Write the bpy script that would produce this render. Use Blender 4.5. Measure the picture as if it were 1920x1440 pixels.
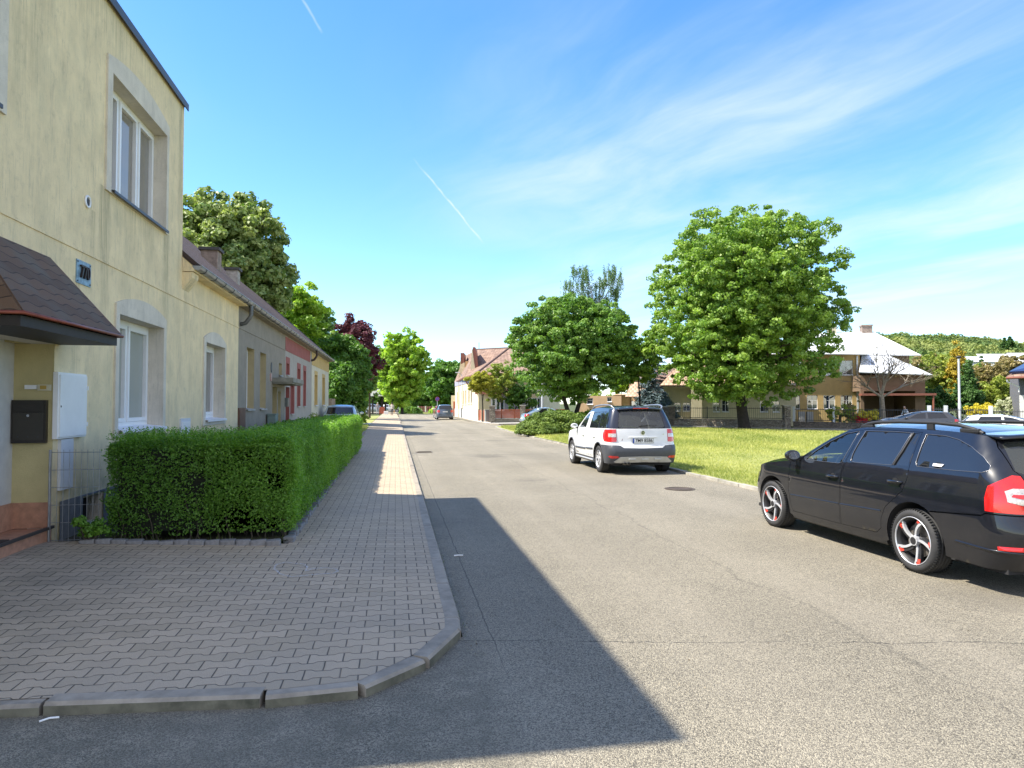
import bpy, bmesh, math, random
import numpy as np
from mathutils import Vector, Matrix
from mathutils.geometry import delaunay_2d_cdt
R=math.radians
for o in list(bpy.data.objects): bpy.data.objects.remove(o)
S=bpy.context.scene; COL=S.collection
# ---------------------------------------------------------------- camera
YAW=math.atan(218/1275.); PITCH=math.atan(37/1275.)
cd=bpy.data.cameras.new('camera'); cam=bpy.data.objects.new('camera',cd); COL.objects.link(cam)
cam.location=(0,0,1.7); cam.rotation_euler=(math.pi/2+PITCH,0,-YAW)
cd.sensor_width=36; cd.lens=36*1275/1920.; cd.clip_start=.05; cd.clip_end=6000
S.camera=cam
S.render.resolution_x=1024; S.render.resolution_y=768
S.render.engine='CYCLES'
# ---------------------------------------------------------------- sun and sky
SUN=Vector((-.729,.065,1.0)).normalized()
sl=bpy.data.lights.new('sun','SUN'); sl.energy=4.7; sl.angle=R(.53); sl.color=(1,.93,.80)
so=bpy.data.objects.new('sun',sl); COL.objects.link(so); so.rotation_euler=SUN.to_track_quat('Z','Y').to_euler(); so.location=(-20,0,40)
W=bpy.data.worlds.new('World'); S.world=W; W.use_nodes=True
class NT:
    def __init__(s,nt): s.nt=nt; nt.nodes.clear()
    def n(s,t,**k):
        nd=s.nt.nodes.new(t)
        for a,b in k.items():
            if a.startswith('i_'): s.set(nd,a[2:],b)
            else: setattr(nd,a,b)
        return nd
    def set(s,nd,key,v):
        key=int(key) if key.isdigit() else key.replace('_',' ')
        if isinstance(v,bpy.types.NodeSocket): s.nt.links.new(v,nd.inputs[key])
        else: nd.inputs[key].default_value=v
    def m(s,op,a,b=None,c=None,clamp=False):
        nd=s.nt.nodes.new('ShaderNodeMath'); nd.operation=op; nd.use_clamp=clamp
        for i,v in enumerate((a,b,c)):
            if v is None: continue
            if isinstance(v,bpy.types.NodeSocket): s.nt.links.new(v,nd.inputs[i])
            else: nd.inputs[i].default_value=v
        return nd.outputs[0]
    def vm(s,op,a,b=None):
        nd=s.nt.nodes.new('ShaderNodeVectorMath'); nd.operation=op
        for i,v in enumerate((a,b)):
            if v is None: continue
            if isinstance(v,bpy.types.NodeSocket): s.nt.links.new(v,nd.inputs[i])
            else: nd.inputs[i].default_value=v
        return nd
    def mr(s,v,a,b,c=0,d=1,smooth=False):
        nd=s.nt.nodes.new('ShaderNodeMapRange'); nd.clamp=True
        if smooth: nd.interpolation_type='SMOOTHSTEP'
        for i,x in enumerate((v,a,b,c,d)):
            if isinstance(x,bpy.types.NodeSocket): s.nt.links.new(x,nd.inputs[i])
            else: nd.inputs[i].default_value=x
        return nd.outputs[0]
    def mix(s,f,a,b,mode='MIX'):
        nd=s.nt.nodes.new('ShaderNodeMix'); nd.data_type='RGBA'; nd.blend_type=mode
        for i,v in ((0,f),(6,a),(7,b)):
            if isinstance(v,bpy.types.NodeSocket): s.nt.links.new(v,nd.inputs[i])
            elif i==0: nd.inputs[0].default_value=v
            else: nd.inputs[i].default_value=tuple(v)+((1,) if len(v)==3 else ())
        return nd.outputs[2]
    def noise(s,co,scale,detail=3,rough=.55,out='Fac'):
        nd=s.nt.nodes.new('ShaderNodeTexNoise'); nd.inputs['Scale'].default_value=scale; nd.inputs['Detail'].default_value=detail; nd.inputs['Roughness'].default_value=rough
        s.nt.links.new(co,nd.inputs['Vector']); return nd.outputs[out]
    def scale(s,co,v,rot=(0,0,0)):
        nd=s.nt.nodes.new('ShaderNodeMapping'); nd.inputs['Scale'].default_value=v; nd.inputs['Rotation'].default_value=rot
        s.nt.links.new(co,nd.inputs['Vector']); return nd.outputs[0]
def cdir(u,v):
    d=Vector(((u-960)/1275.,(720-v)/1275.,-1)); d.rotate(cam.rotation_euler); return d.normalized()
def build_world():
    t=NT(W.node_tree)
    sky=t.n('ShaderNodeTexSky'); sky.sky_type='NISHITA'; sky.sun_disc=False
    sky.sun_elevation=math.asin(SUN.z); sky.sun_rotation=math.atan2(SUN.x,SUN.y); sky.altitude=300; sky.air_density=1.0; sky.dust_density=.15; sky.ozone_density=2.6
    g=t.n('ShaderNodeTexCoord').outputs['Generated']
    sep=t.n('ShaderNodeSeparateXYZ',i_0=g); x,y,z=sep.outputs
    zz=t.m('ADD',t.m('MAXIMUM',z,0),.06)
    px=t.m('DIVIDE',x,zz); py=t.m('DIVIDE',y,zz)
    cmb=t.n('ShaderNodeCombineXYZ',i_0=px,i_1=py).outputs[0]
    warp=t.noise(cmb,.5,3,.5,'Color')
    w2=t.vm('ADD',cmb,t.vm('MULTIPLY',warp,(1.3,1.3,0)).outputs[0]).outputs[0]
    st=t.scale(t.scale(w2,(1,1,1),(0,0,R(68))),(.42,1.05,1))
    c1=t.noise(st,1.0,7,.58); c2=t.noise(t.scale(w2,(.2,.26,1),(0,0,R(20))),1.0,3,.5)
    cl=t.m('MULTIPLY',t.mr(c1,.36,.80,0,1,True),t.mr(c2,.34,.58,0,1,True))
    a=t.vm('DOT_PRODUCT',g,tuple(cdir(1780,60))).outputs[1]
    side=t.mr(a,.72,.96,.25,1.5,True)
    cl=t.m('MULTIPLY',cl,side,clamp=True)
    back=t.m('MULTIPLY',t.mr(y,.35,-.6,0,.62,True),t.mr(c1,.3,.6,.5,1)); cl=t.m('MAXIMUM',cl,back)   # unseen bright cloud, added behind the camera to lift the shade
    low=t.mr(z,0,.2,.0,0)                                   # whitening towards the horizon
    cl=t.m('ADD',t.m('MULTIPLY',cl,.74),low,clamp=True)
    for (p,q,wd,k) in (((778,300),(905,455),.0022,.5),((560,-12),(604,62),.0026,.3)):
        A,B=cdir(*p),cdir(*q); n=A.cross(B).normalized(); mid=(A+B).normalized()
        d=t.m('ABSOLUTE',t.m('ADD',t.vm('DOT_PRODUCT',g,tuple(n)).outputs[1],t.m('MULTIPLY',t.m('SUBTRACT',t.noise(g,30,2),.5),.006)))
        ln=t.mr(t.vm('DOT_PRODUCT',g,tuple(mid)).outputs[1],math.cos(A.angle(B)/2*1.05),math.cos(A.angle(B)/2*.7))
        f=t.m('MULTIPLY',t.m('MULTIPLY',t.mr(d,0,wd,1,0,True),ln),t.m('MULTIPLY',t.mr(t.noise(g,60,2),.3,.6,.3,1),k))
        cl=t.m('ADD',cl,f,clamp=True)
    hs=t.n('ShaderNodeHueSaturation',i_Saturation=1.12,i_Value=1.0,i_Color=sky.outputs[0])
    skc=t.mix(1.0,hs.outputs[0],t.n('ShaderNodeCombineColor',i_0=t.mr(z,.12,.50,.80,.62),i_1=t.mr(z,.12,.50,.90,.84),i_2=1.0).outputs[0],'MULTIPLY')
    col=t.mix(cl,skc,t.mix(t.mr(y,.2,-.4),(2.9,3.25,3.5),(6.2,5.3,4.2)))  # the added cloud behind the camera is warmer and brighter, to warm the shade
    bg=t.n('ShaderNodeBackground',i_Color=col,i_Strength=.15)
    t.n('ShaderNodeOutputWorld',i_Surface=bg.outputs[0])
build_world()
vs=S.view_settings; S.display_settings.display_device='sRGB'
vs.view_transform='Standard'; vs.look='None'; vs.gamma=1; vs.use_curve_mapping=False; vs.exposure=1.2
S.cycles.max_bounces=8; S.cycles.transparent_max_bounces=12; S.cycles.caustics_reflective=False; S.cycles.caustics_refractive=False
# ---------------------------------------------------------------- helpers
rng=np.random.default_rng(7)
def tag(o,label=None,cat=None,group=None,kind=None):
    if label: o['label']=label
    if cat: o['category']=cat
    if group: o['group']=group
    if kind: o['kind']=kind
    return o
def thing(name,label,cat,loc=(0,0,0),rz=0,group=None):
    o=bpy.data.objects.new(name,None); COL.objects.link(o); o.location=loc; o.rotation_euler=(0,0,rz); o.empty_display_size=.2
    return tag(o,label,cat,group)
def mk(name,me,mats,parent=None,smooth=False,loc=None,rz=0):
    if not isinstance(mats,(list,tuple)): mats=[mats]
    for m_ in mats: me.materials.append(m_)
    o=bpy.data.objects.new(name,me); COL.objects.link(o)
    if parent: o.parent=parent
    if loc is not None: o.location=loc
    if rz: o.rotation_euler=(0,0,rz)
    if smooth: me.polygons.foreach_set('use_smooth',[True]*len(me.polygons))
    return o
def copy_tree(o,parent=None):
    c=o.copy(); COL.objects.link(c); c.parent=parent
    for ch in list(o.children): copy_tree(ch,c)
    return c
class MB:
    def __init__(s): s.v=[]; s.f=[]; s.mi=[]; s.sm=[]; s.M=None
    def add(s,vs,fs,mi=0,sm=False):
        b=len(s.v)
        for p in vs: s.v.append(tuple(s.M@Vector(p)) if s.M else tuple(p))
        for f in fs: s.f.append([b+i for i in f]); s.mi.append(mi); s.sm.append(sm)
        return s
    def box(s,x0,x1,y0,y1,z0,z1,mi=0,rot=None,c=None):
        vs=[(x,y,z) for x in (x0,x1) for y in (y0,y1) for z in (z0,z1)]
        if rot is not None: vs=[Vector(c)+rot@(Vector(v)-Vector(c)) for v in vs]
        return s.add(vs,[(0,1,3,2),(4,6,7,5),(0,4,5,1),(2,3,7,6),(0,2,6,4),(1,5,7,3)],mi)
    def bevbox(s,x0,x1,y0,y1,z0,z1,b,mi=0):
        bm=bmesh.new(); bmesh.ops.create_cube(bm,size=1)
        for v in bm.verts: v.co=Vector(((x0+x1)/2+v.co.x*(x1-x0),(y0+y1)/2+v.co.y*(y1-y0),(z0+z1)/2+v.co.z*(z1-z0)))
        bmesh.ops.bevel(bm,geom=bm.edges[:],offset=b,segments=2,affect='EDGES',profile=.5); s.bm(bm,mi); return s
    def bm(s,bm,mi=0,sm=False):
        bm.verts.index_update(); s.add([v.co[:] for v in bm.verts],[[v.index for v in f.verts] for f in bm.faces],mi,sm); bm.free(); return s
    def tube(s,pts,rads,n=8,mi=0,cap=True,sm=True):
        pts=[Vector(p) for p in pts]
        if not hasattr(rads,'__len__'): rads=[rads]*len(pts)
        vs=[];fs=[]; prev=None
        for i,p in enumerate(pts):
            d=(pts[min(i+1,len(pts)-1)]-pts[max(i-1,0)]).normalized()
            if prev is None: a=d.orthogonal().normalized()
            else: a=(prev-d*prev.dot(d)); a=a.normalized() if a.length>1e-6 else d.orthogonal().normalized()
            prev=a; b=d.cross(a)
            for k in range(n):
                an=2*math.pi*k/n; vs.append(p+(a*math.cos(an)+b*math.sin(an))*rads[i])
        for i in range(len(pts)-1):
            for k in range(n):
                k2=(k+1)%n; fs.append((i*n+k,i*n+k2,(i+1)*n+k2,(i+1)*n+k))
        s.add(vs,fs,mi,sm)
        if cap:
            s.add(vs[:n],[tuple(range(n))[::-1]],mi); s.add(vs[-n:],[tuple(range(n))],mi)
        return s
    def cyl(s,x,y,z0,z1,r,n=16,mi=0,r2=None): return s.tube([(x,y,z0),(x,y,z1)],[r,r if r2 is None else r2],n,mi)
    def lathe(s,prof,n=32,axis='y',c=(0,0,0),mi=0,close=False,sm=True):
        vs=[];fs=[];m=len(prof)
        for k in range(n):
            a=2*math.pi*k/n
            for (r,h) in prof:
                if axis=='y': vs.append((c[0]+r*math.cos(a),c[1]+h,c[2]+r*math.sin(a)))
                elif axis=='z': vs.append((c[0]+r*math.cos(a),c[1]+r*math.sin(a),c[2]+h))
                else: vs.append((c[0]+h,c[1]+r*math.cos(a),c[2]+r*math.sin(a)))
        for k in range(n):
            k2=(k+1)%n
            for i in range(m-1 if not close else m):
                j=(i+1)%m; fs.append((k*m+i,k*m+j,k2*m+j,k2*m+i))
        return s.add(vs,fs,mi,sm)
    def prism(s,poly,h0,h1,axis='z',mi=0):
        n=len(poly)
        def P(a,b,h): return (a,b,h) if axis=='z' else ((a,h,b) if axis=='y' else (h,a,b))
        vs=[P(a,b,h0) for a,b in poly]+[P(a,b,h1) for a,b in poly]
        fs=[tuple(range(n))[::-1],tuple(range(n,2*n))]+[(i,(i+1)%n,n+(i+1)%n,n+i) for i in range(n)]
        return s.add(vs,fs,mi)
    def ribbon(s,pts,off,mi=0,sm=True):
        """strip between pts and pts+off"""
        n=len(pts); off=Vector(off); vs=[Vector(p) for p in pts]+[Vector(p)+off for p in pts]
        return s.add(vs,[(i,i+1,n+i+1,n+i) for i in range(n-1)],mi,sm)
    def build(s,name,mats,parent=None,loc=None,rz=0,fix=True):
        me=bpy.data.meshes.new(name); me.from_pydata(s.v,[],s.f)
        me.polygons.foreach_set('material_index',s.mi); me.polygons.foreach_set('use_smooth',s.sm); me.update()
        if fix:
            bm=bmesh.new(); bm.from_mesh(me); bmesh.ops.recalc_face_normals(bm,faces=bm.faces[:]); bm.to_mesh(me); bm.free()
        return mk(name,me,mats,parent,loc=loc,rz=rz)
def pip(p,poly):
    x,y=p; c=False; n=len(poly); j=n-1
    for i in range(n):
        xi,yi=poly[i]; xj,yj=poly[j]
        if (yi>y)!=(yj>y) and x<(xj-xi)*(y-yi)/(yj-yi)+xi: c=not c
        j=i
    return c
def subdiv(poly,step,closed=True):
    out=[]; n=len(poly)
    for i in range(n if closed else n-1):
        a=poly[i]; b=poly[(i+1)%n]; d=math.hypot(b[0]-a[0],b[1]-a[1]); k=max(1,int(math.ceil(d/step)))
        out+=[(a[0]+(b[0]-a[0])*j/k,a[1]+(b[1]-a[1])*j/k) for j in range(k)]
    if not closed: out.append(poly[-1])
    return out
def cdt(outer,holes=(),grid=None):
    vs=[];es=[]
    for poly in [outer]+list(holes):
        b=len(vs); n=len(poly); vs+=[Vector(p) for p in poly]; es+=[(b+i,b+(i+1)%n) for i in range(n)]
    if grid:
        xs=[p[0] for p in outer]; ys=[p[1] for p in outer]
        nx=int((max(xs)-min(xs))/grid); ny=int((max(ys)-min(ys))/grid)
        bp=np.array([tuple(v) for v in vs])
        for i in range(1,nx+1):
            for j in range(1,ny+1):
                p=(min(xs)+i*grid+(.5*grid if j%2 else 0),min(ys)+j*grid)
                if not pip(p,outer) or any(pip(p,h) for h in holes): continue
                if ((bp-np.array(p))**2).sum(1).min()<(grid*.45)**2: continue
                vs.append(Vector(p))
    r=delaunay_2d_cdt(vs,es,[],0,1e-5)
    V=[tuple(v) for v in r[0]]; F=[]
    for f in r[2]:
        c=(sum(V[i][0] for i in f)/3,sum(V[i][1] for i in f)/3)
        if pip(c,outer) and not any(pip(c,h) for h in holes): F.append(tuple(f))
    return V,F
def text_mesh(txt,size,depth=.002,bold=False):
    cu=bpy.data.curves.new('t','FONT'); cu.body=txt; cu.size=size; cu.extrude=depth; cu.align_x='CENTER'; cu.align_y='CENTER'
    if bold: cu.offset=size*.018
    o=bpy.data.objects.new('t',cu); COL.objects.link(o); dg=bpy.context.evaluated_depsgraph_get()
    me=bpy.data.meshes.new_from_object(o.evaluated_get(dg)); bpy.data.objects.remove(o); return me
CW,SW=math.cos(YAW),math.sin(YAW)
def at(u,v,Z):
    """world point seen in direction (u,v) at camera depth Z"""
    d=Vector(((u-960)/1275.,(720-v)/1275.,-1)); d.rotate(cam.rotation_euler)
    f=d.x*SW+d.y*CW
    return Vector((0,0,1.7))+d*(Z/f)
def gp(u,Z,z=0):
    p=at(u,757,Z); return Vector((p.x,p.y,z))
def hz(v,Z): return 1.7+(757-v)/1275.*Z
# ---------------------------------------------------------------- materials
MATS={}
def newmat(name):
    m=bpy.data.materials.new(name); m.use_nodes=True; return m,NT(m.node_tree)
def out(t,bsdf,disp=None):
    o=t.n('ShaderNodeOutputMaterial',i_Surface=bsdf)
def pm(name,col,rough=.6,var=.0,vscale=4,bump=0,bscale=40,metal=0,spec=.5,coat=0,stretch=None,dirt=0,dcol=(.05,.05,.04)):
    if name in MATS: return MATS[name]
    m,t=newmat(name); co=t.n('ShaderNodeTexCoord').outputs['Object']
    c=tuple(col)+(1,)
    if stretch: cs=t.scale(co,stretch)
    else: cs=co
    if var:
        n=t.noise(cs,vscale,4,.6); k=t.mr(n,.3,.7,1-var,1+var)
        mul=t.n('ShaderNodeCombineColor',i_0=k,i_1=k,i_2=k).outputs[0]
        c=t.mix(1.0,c,mul,'MULTIPLY')
    if dirt:
        n=t.noise(cs,vscale*.6,5,.65); c=t.mix(t.mr(n,.5,.75,0,dirt),c,dcol)
    b=t.n('ShaderNodeBsdfPrincipled',i_Base_Color=c,i_Roughness=rough,i_Metallic=metal)
    b.inputs['Specular IOR Level'].default_value=spec; b.inputs['Coat Weight'].default_value=coat; b.inputs['Coat Roughness'].default_value=.03
    if bump:
        bp=t.n('ShaderNodeBump',i_Strength=.6,i_Distance=bump,i_Height=t.noise(co,bscale,3,.6)); t.set(b,'Normal',bp.outputs[0])
    out(t,b.outputs[0]); MATS[name]=m; return m
def leafmat(name,c1,c2,trans=.35,rough=.5):
    if name in MATS: return MATS[name]
    m,t=newmat(name); a=t.n('ShaderNodeAttribute',attribute_name='rnd').outputs['Fac']
    c=t.mix(a,c1,c2)
    b=t.n('ShaderNodeBsdfPrincipled',i_Base_Color=c,i_Roughness=rough); b.inputs['Specular IOR Level'].default_value=.35
    tr=t.n('ShaderNodeBsdfTranslucent',i_Color=t.mix(1.0,c,(1.5,1.7,.8),'MULTIPLY'))
    mx=t.n('ShaderNodeMixShader',i_0=trans,i_1=b.outputs[0],i_2=tr.outputs[0]); out(t,mx.outputs[0]); MATS[name]=m; return m
def glassmat(name,tint=(.02,.025,.03),alpha=1.0,rough=.02,ior=1.7):
    """reflective pane; alpha<1 lets the view through"""
    if name in MATS: return MATS[name]
    m,t=newmat(name)
    g=t.n('ShaderNodeBsdfGlossy',i_Color=(1,1,1,1),i_Roughness=rough)
    d=t.n('ShaderNodeBsdfDiffuse',i_Color=tuple(tint)+(1,)); tr=t.n('ShaderNodeBsdfTransparent',i_Color=(.75,.8,.78,1))
    base=t.n('ShaderNodeMixShader',i_0=alpha,i_1=tr.outputs[0],i_2=d.outputs[0])
    fr=t.n('ShaderNodeFresnel',i_IOR=ior)
    mx=t.n('ShaderNodeMixShader',i_0=fr.outputs[0],i_1=base.outputs[0],i_2=g.outputs[0]); out(t,mx.outputs[0]); MATS[name]=m; return m
KX=.49      # kerb line
def pz(x,y=9):
    f=min(1,max(0,(y-4.2)/3.3)); f=f*f*(3-2*f)
    return .069+.038*min(4.29,max(0,KX-.1-x))*f
def pave_mat():
    m,t=newmat('concrete_pavers'); co=t.n('ShaderNodeTexCoord').outputs['Object']
    sep=t.n('ShaderNodeSeparateXYZ',i_0=co); x,y=sep.outputs[0],sep.outputs[1]
    wx=t.m('MULTIPLY',t.m('SUBTRACT',t.noise(co,9,2),.5),.008)
    x=t.m('ADD',x,wx); y=t.m('ADD',y,t.m('MULTIPLY',t.m('SUBTRACT',t.noise(co,7,2),.5),.010))
    PX,PY=.215,.128
    s=t.m('DIVIDE',y,PY); k=t.m('ROUND',s); par=t.m('PINGPONG',k,1)         # parity 0/1
    sg=t.m('SUBTRACT',1,t.m('MULTIPLY',par,2))
    ph=t.m('FRACT',t.m('DIVIDE',x,PX)); tri=t.m('ABSOLUTE',t.m('SUBTRACT',t.m('MULTIPLY',ph,2),1))  # 0 centre..1
    tz=t.m('SUBTRACT',t.m('MULTIPLY',t.mr(tri,.32,.55),2),1)
    off=t.m('MULTIPLY',t.m('MULTIPLY',sg,tz),-.095)
    db=t.m('SUBTRACT',t.m('SUBTRACT',s,k),off)
    row=t.m('SUBTRACT',k,t.m('LESS_THAN',db,0)); rp=t.m('PINGPONG',row,1)
    d1=t.m('MULTIPLY',t.m('ABSOLUTE',db),PY)
    xs=t.m('ADD',t.m('DIVIDE',x,PX),t.m('MULTIPLY',rp,.5)); jx=t.m('ABSOLUTE',t.m('SUBTRACT',t.m('FRACT',xs),.5))
    d2=t.m('MULTIPLY',t.m('SUBTRACT',.5,jx),PX)
    d=t.m('MINIMUM',d1,d2)
    cell=t.n('ShaderNodeCombineXYZ',i_0=t.m('FLOOR',xs),i_1=row).outputs[0]
    wn=t.n('ShaderNodeTexWhiteNoise',noise_dimensions='2D',i_0=cell); rnd=wn.outputs['Value']
    joint=t.mr(d,.0022,.0052,1,0)
    fine=t.noise(co,260,2,.7)
    base=t.mix(rnd,(.40,.32,.222),(.485,.385,.272))
    base=t.mix(t.mr(t.noise(co,.9,4),.42,.62,0,.35),base,(.33,.28,.22))
    spk=t.mr(fine,.3,.7,.78,1.2); base=t.mix(1.0,base,t.n('ShaderNodeCombineColor',i_0=spk,i_1=spk,i_2=spk).outputs[0],'MULTIPLY')
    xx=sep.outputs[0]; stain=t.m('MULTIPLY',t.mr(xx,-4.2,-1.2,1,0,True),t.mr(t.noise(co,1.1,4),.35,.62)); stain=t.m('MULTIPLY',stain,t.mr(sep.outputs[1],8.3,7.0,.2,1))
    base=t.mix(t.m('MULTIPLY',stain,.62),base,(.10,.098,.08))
    moss=t.mr(xx,-3.5,.2,.9,.15); jc=t.mix(moss,(.10,.09,.08),(.045,.05,.03))
    jw=t.m('MULTIPLY',joint,t.mr(t.noise(co,3,3),.3,.6,.65,1))
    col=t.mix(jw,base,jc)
    h=t.m('ADD',t.m('MULTIPLY',t.mr(d,.0,.008,0,1,True),1.0),t.m('MULTIPLY',fine,.12)); h=t.m('ADD',h,t.m('MULTIPLY',rnd,.25))
    bp=t.n('ShaderNodeBump',i_Strength=.9,i_Distance=.006,i_Height=h)
    b=t.n('ShaderNodeBsdfPrincipled',i_Base_Color=col,i_Roughness=.85,i_Normal=bp.outputs[0]); b.inputs['Specular IOR Level'].default_value=.3
    out(t,b.outputs[0]); return m
def asphalt_mat():
    m,t=newmat('asphalt'); co=t.n('ShaderNodeTexCoord').outputs['Object']
    v=t.n('ShaderNodeTexVoronoi',i_Vector=co,i_Scale=165.); v.feature='F1'
    cc=t.n('ShaderNodeSeparateColor',i_0=v.outputs['Color']).outputs[0]
    v2=t.n('ShaderNodeTexVoronoi',i_Vector=co,i_Scale=70.); c2=t.n('ShaderNodeSeparateColor',i_0=v2.outputs['Color']).outputs[1]
    k=t.m('ADD',t.m('MULTIPLY',cc,.86),t.m('MULTIPLY',c2,.14))
    col=t.mix(t.mr(k,.15,.85),(.105,.094,.074),(.375,.335,.252))
    big=t.noise(co,.35,5,.6); kk=t.mr(big,.3,.7,.86,1.12)
    col=t.mix(1.0,col,t.n('ShaderNodeCombineColor',i_0=kk,i_1=kk,i_2=kk).outputs[0],'MULTIPLY')
    mid=t.noise(co,3.2,4,.65); kk=t.mr(mid,.3,.7,.95,1.05); col=t.mix(1.0,col,t.n('ShaderNodeCombineColor',i_0=kk,i_1=kk,i_2=kk).outputs[0],'MULTIPLY')
    oil=t.n('ShaderNodeTexVoronoi',i_Vector=t.vm('ADD',co,t.vm('MULTIPLY',t.noise(co,2.2,4,.6,'Color'),(.5,.5,0)).outputs[0]).outputs[0],i_Scale=.42); od=t.mr(oil.outputs['Distance'],.10,.34,.45,0,True)
    pick=t.m('GREATER_THAN',t.n('ShaderNodeSeparateColor',i_0=oil.outputs['Color']).outputs[2],.55); col=t.mix(t.m('MULTIPLY',od,pick),col,(.10,.09,.075))
    sep=t.n('ShaderNodeSeparateXYZ',i_0=co); x,y=sep.outputs[0],sep.outputs[1]
    lane=t.m('MULTIPLY',t.mr(t.m('ABSOLUTE',t.m('SUBTRACT',t.m('PINGPONG',t.m('ADD',x,.1),1.55),.75)),.15,.6,1,0,True),t.mr(t.noise(t.scale(co,(1.5,.12,1)),1.2,4),.35,.65)); col=t.mix(t.m('MULTIPLY',lane,.16),col,(.44,.39,.31))
    wob=t.m('MULTIPLY',t.m('SUBTRACT',t.noise(co,1.6,6,.7),.5),.22); wobf=t.m('MULTIPLY',t.m('SUBTRACT',t.noise(co,.5,7,.7),.5),.9)
    def line(coord,c0,w,wb): return t.mr(t.m('ABSOLUTE',t.m('SUBTRACT',t.m('ADD',coord,wb),c0)),w*.35,w,1,0)
    cr=t.m('MULTIPLY',line(t.m('ADD',y,t.m('MULTIPLY',x,.18)),5.0,.008,wob),t.mr(t.noise(co,2.3,2),.42,.5,0,1))
    seam=t.m('MULTIPLY',line(x,.70,.007,t.m('MULTIPLY',wob,.35)),t.mr(y,3.9,5,0,1))
    f1=line(y,22.6,.05,wobf); f2=t.m('MULTIPLY',line(y,31.0,.08,wobf),.8); f3=line(y,44.2,.22,wobf); f4=line(x,3.4,.02,wobf)
    w=cr
    for q,a in ((seam,.8),(f1,.6),(f2,.6),(f3,.7),(f4,.3)): w=t.m('MAXIMUM',w,t.m('MULTIPLY',q,a))
    col=t.mix(t.m('MULTIPLY',w,.85),col,(.035,.034,.033))
    gut=t.m('MULTIPLY',t.mr(x,.49,.75,1,0,True),t.mr(t.noise(co,5,4),.3,.6)); col=t.mix(t.m('MULTIPLY',gut,.5),col,(.13,.12,.09))
    h=t.m('ADD',t.m('MULTIPLY',v.outputs['Distance'],-1.0),t.m('MULTIPLY',cc,.6))
    bp=t.n('ShaderNodeBump',i_Strength=.8,i_Distance=.008,i_Height=h)
    b=t.n('ShaderNodeBsdfPrincipled',i_Base_Color=col,i_Roughness=.8,i_Normal=bp.outputs[0]); b.inputs['Specular IOR Level'].default_value=.35
    out(t,b.outputs[0]); return m
def ground_mat(name,a,b_,c,sc=1.2):
    m,t=newmat(name); co=t.n('ShaderNodeTexCoord').outputs['Object']
    col=t.mix(t.mr(t.noise(co,sc,5,.65),.38,.62),a,b_); col=t.mix(t.mr(t.noise(co,sc*14,3,.7),.4,.68,0,.7),col,c)
    bp=t.n('ShaderNodeBump',i_Strength=.7,i_Distance=.03,i_Height=t.noise(co,45,3,.7))
    b=t.n('ShaderNodeBsdfPrincipled',i_Base_Color=col,i_Roughness=.9,i_Normal=bp.outputs[0]); b.inputs['Specular IOR Level'].default_value=.15
    out(t,b.outputs[0]); return m
M_PAVE=pave_mat(); M_ASPH=asphalt_mat()
M_LAWN=ground_mat('lawn_turf',(.20,.24,.06),(.31,.33,.10),(.36,.34,.16))
M_SOIL=ground_mat('soil',(.06,.05,.035),(.09,.07,.05),(.03,.05,.015),3)
M_EARTH=ground_mat('far_ground',(.06,.09,.03),(.09,.11,.04),(.10,.09,.06),.2)
M_KERB=pm('kerb_concrete',(.30,.26,.205),.85,.25,6,.004,120,dirt=.5)
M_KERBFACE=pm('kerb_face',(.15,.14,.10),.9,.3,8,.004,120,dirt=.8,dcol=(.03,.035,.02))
M_STONEK=pm('granite_sett',(.20,.195,.195),.8,.35,9,.01,60)
def st(o): o['kind']='structure'; return o
def sheet(name,poly,z,mat,step=None):
    b=MB(); 
    V,F=cdt(poly,(),step); b.add([(x,y,z(x,y) if callable(z) else z) for x,y in V],F)
    o=b.build(name,mat,fix=False)
    if o.data.polygons[0].normal.z<0: o.data.flip_normals()
    return st(o)
sheet('ground',[(-2500,-1500),(2500,-1500),(2500,3500),(-2500,3500)],-.16,M_EARTH)
# road: the street, plus the cross street behind the lawn
LAWNFAR=[(7.35,49.6),(14,48.0),(18.2,44.2),(24.6,36.4),(33,27),(45,12),(55,0)]
ROADFAR=[(61,0),(47.3,13),(35.3,29.4),(27.3,38.7),(25.8,40.7),(19.0,46.9),(12.8,52.9),(10.6,54.9),(8.2,54.4)]
sheet('road',[(-12,-20),(62,-20)]+ROADFAR+[(7.2,58),(6.9,66),(7.2,100),(8,150),(-14,150),(-14,126),(.3,126),(KX,80),(KX,5),(-12,5)],0,M_ASPH)
sheet('cross_street',[(60,-22),(80,-22),(72,-4),(61,0)],-.004,M_ASPH)
# pavement on the left with a slight cross fall
def corner_in():
    return [(-12,4.40),(-3.1,4.27),(-1.84,4.20),(-.72,4.10),(-.2,4.16),(.11,4.50),(.39,5.01),(.39,5.3)]
edge=[(.39,y) for y in (6,8,10,14,20,30,40,50,60,70,80)]
pv=corner_in()+edge+[(.1,126),(-2.0,126),(-1.95,80),(-1.9,55),(-1.78,46),(-1.5,27.2),(-1.33,23.5),(-1.2,16),(-1.18,8.0),(-3.3,8.12),(-12,8.2)]
sheet('pavement',pv,lambda x,y:pz(x,y) ,M_PAVE,.6)
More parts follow.
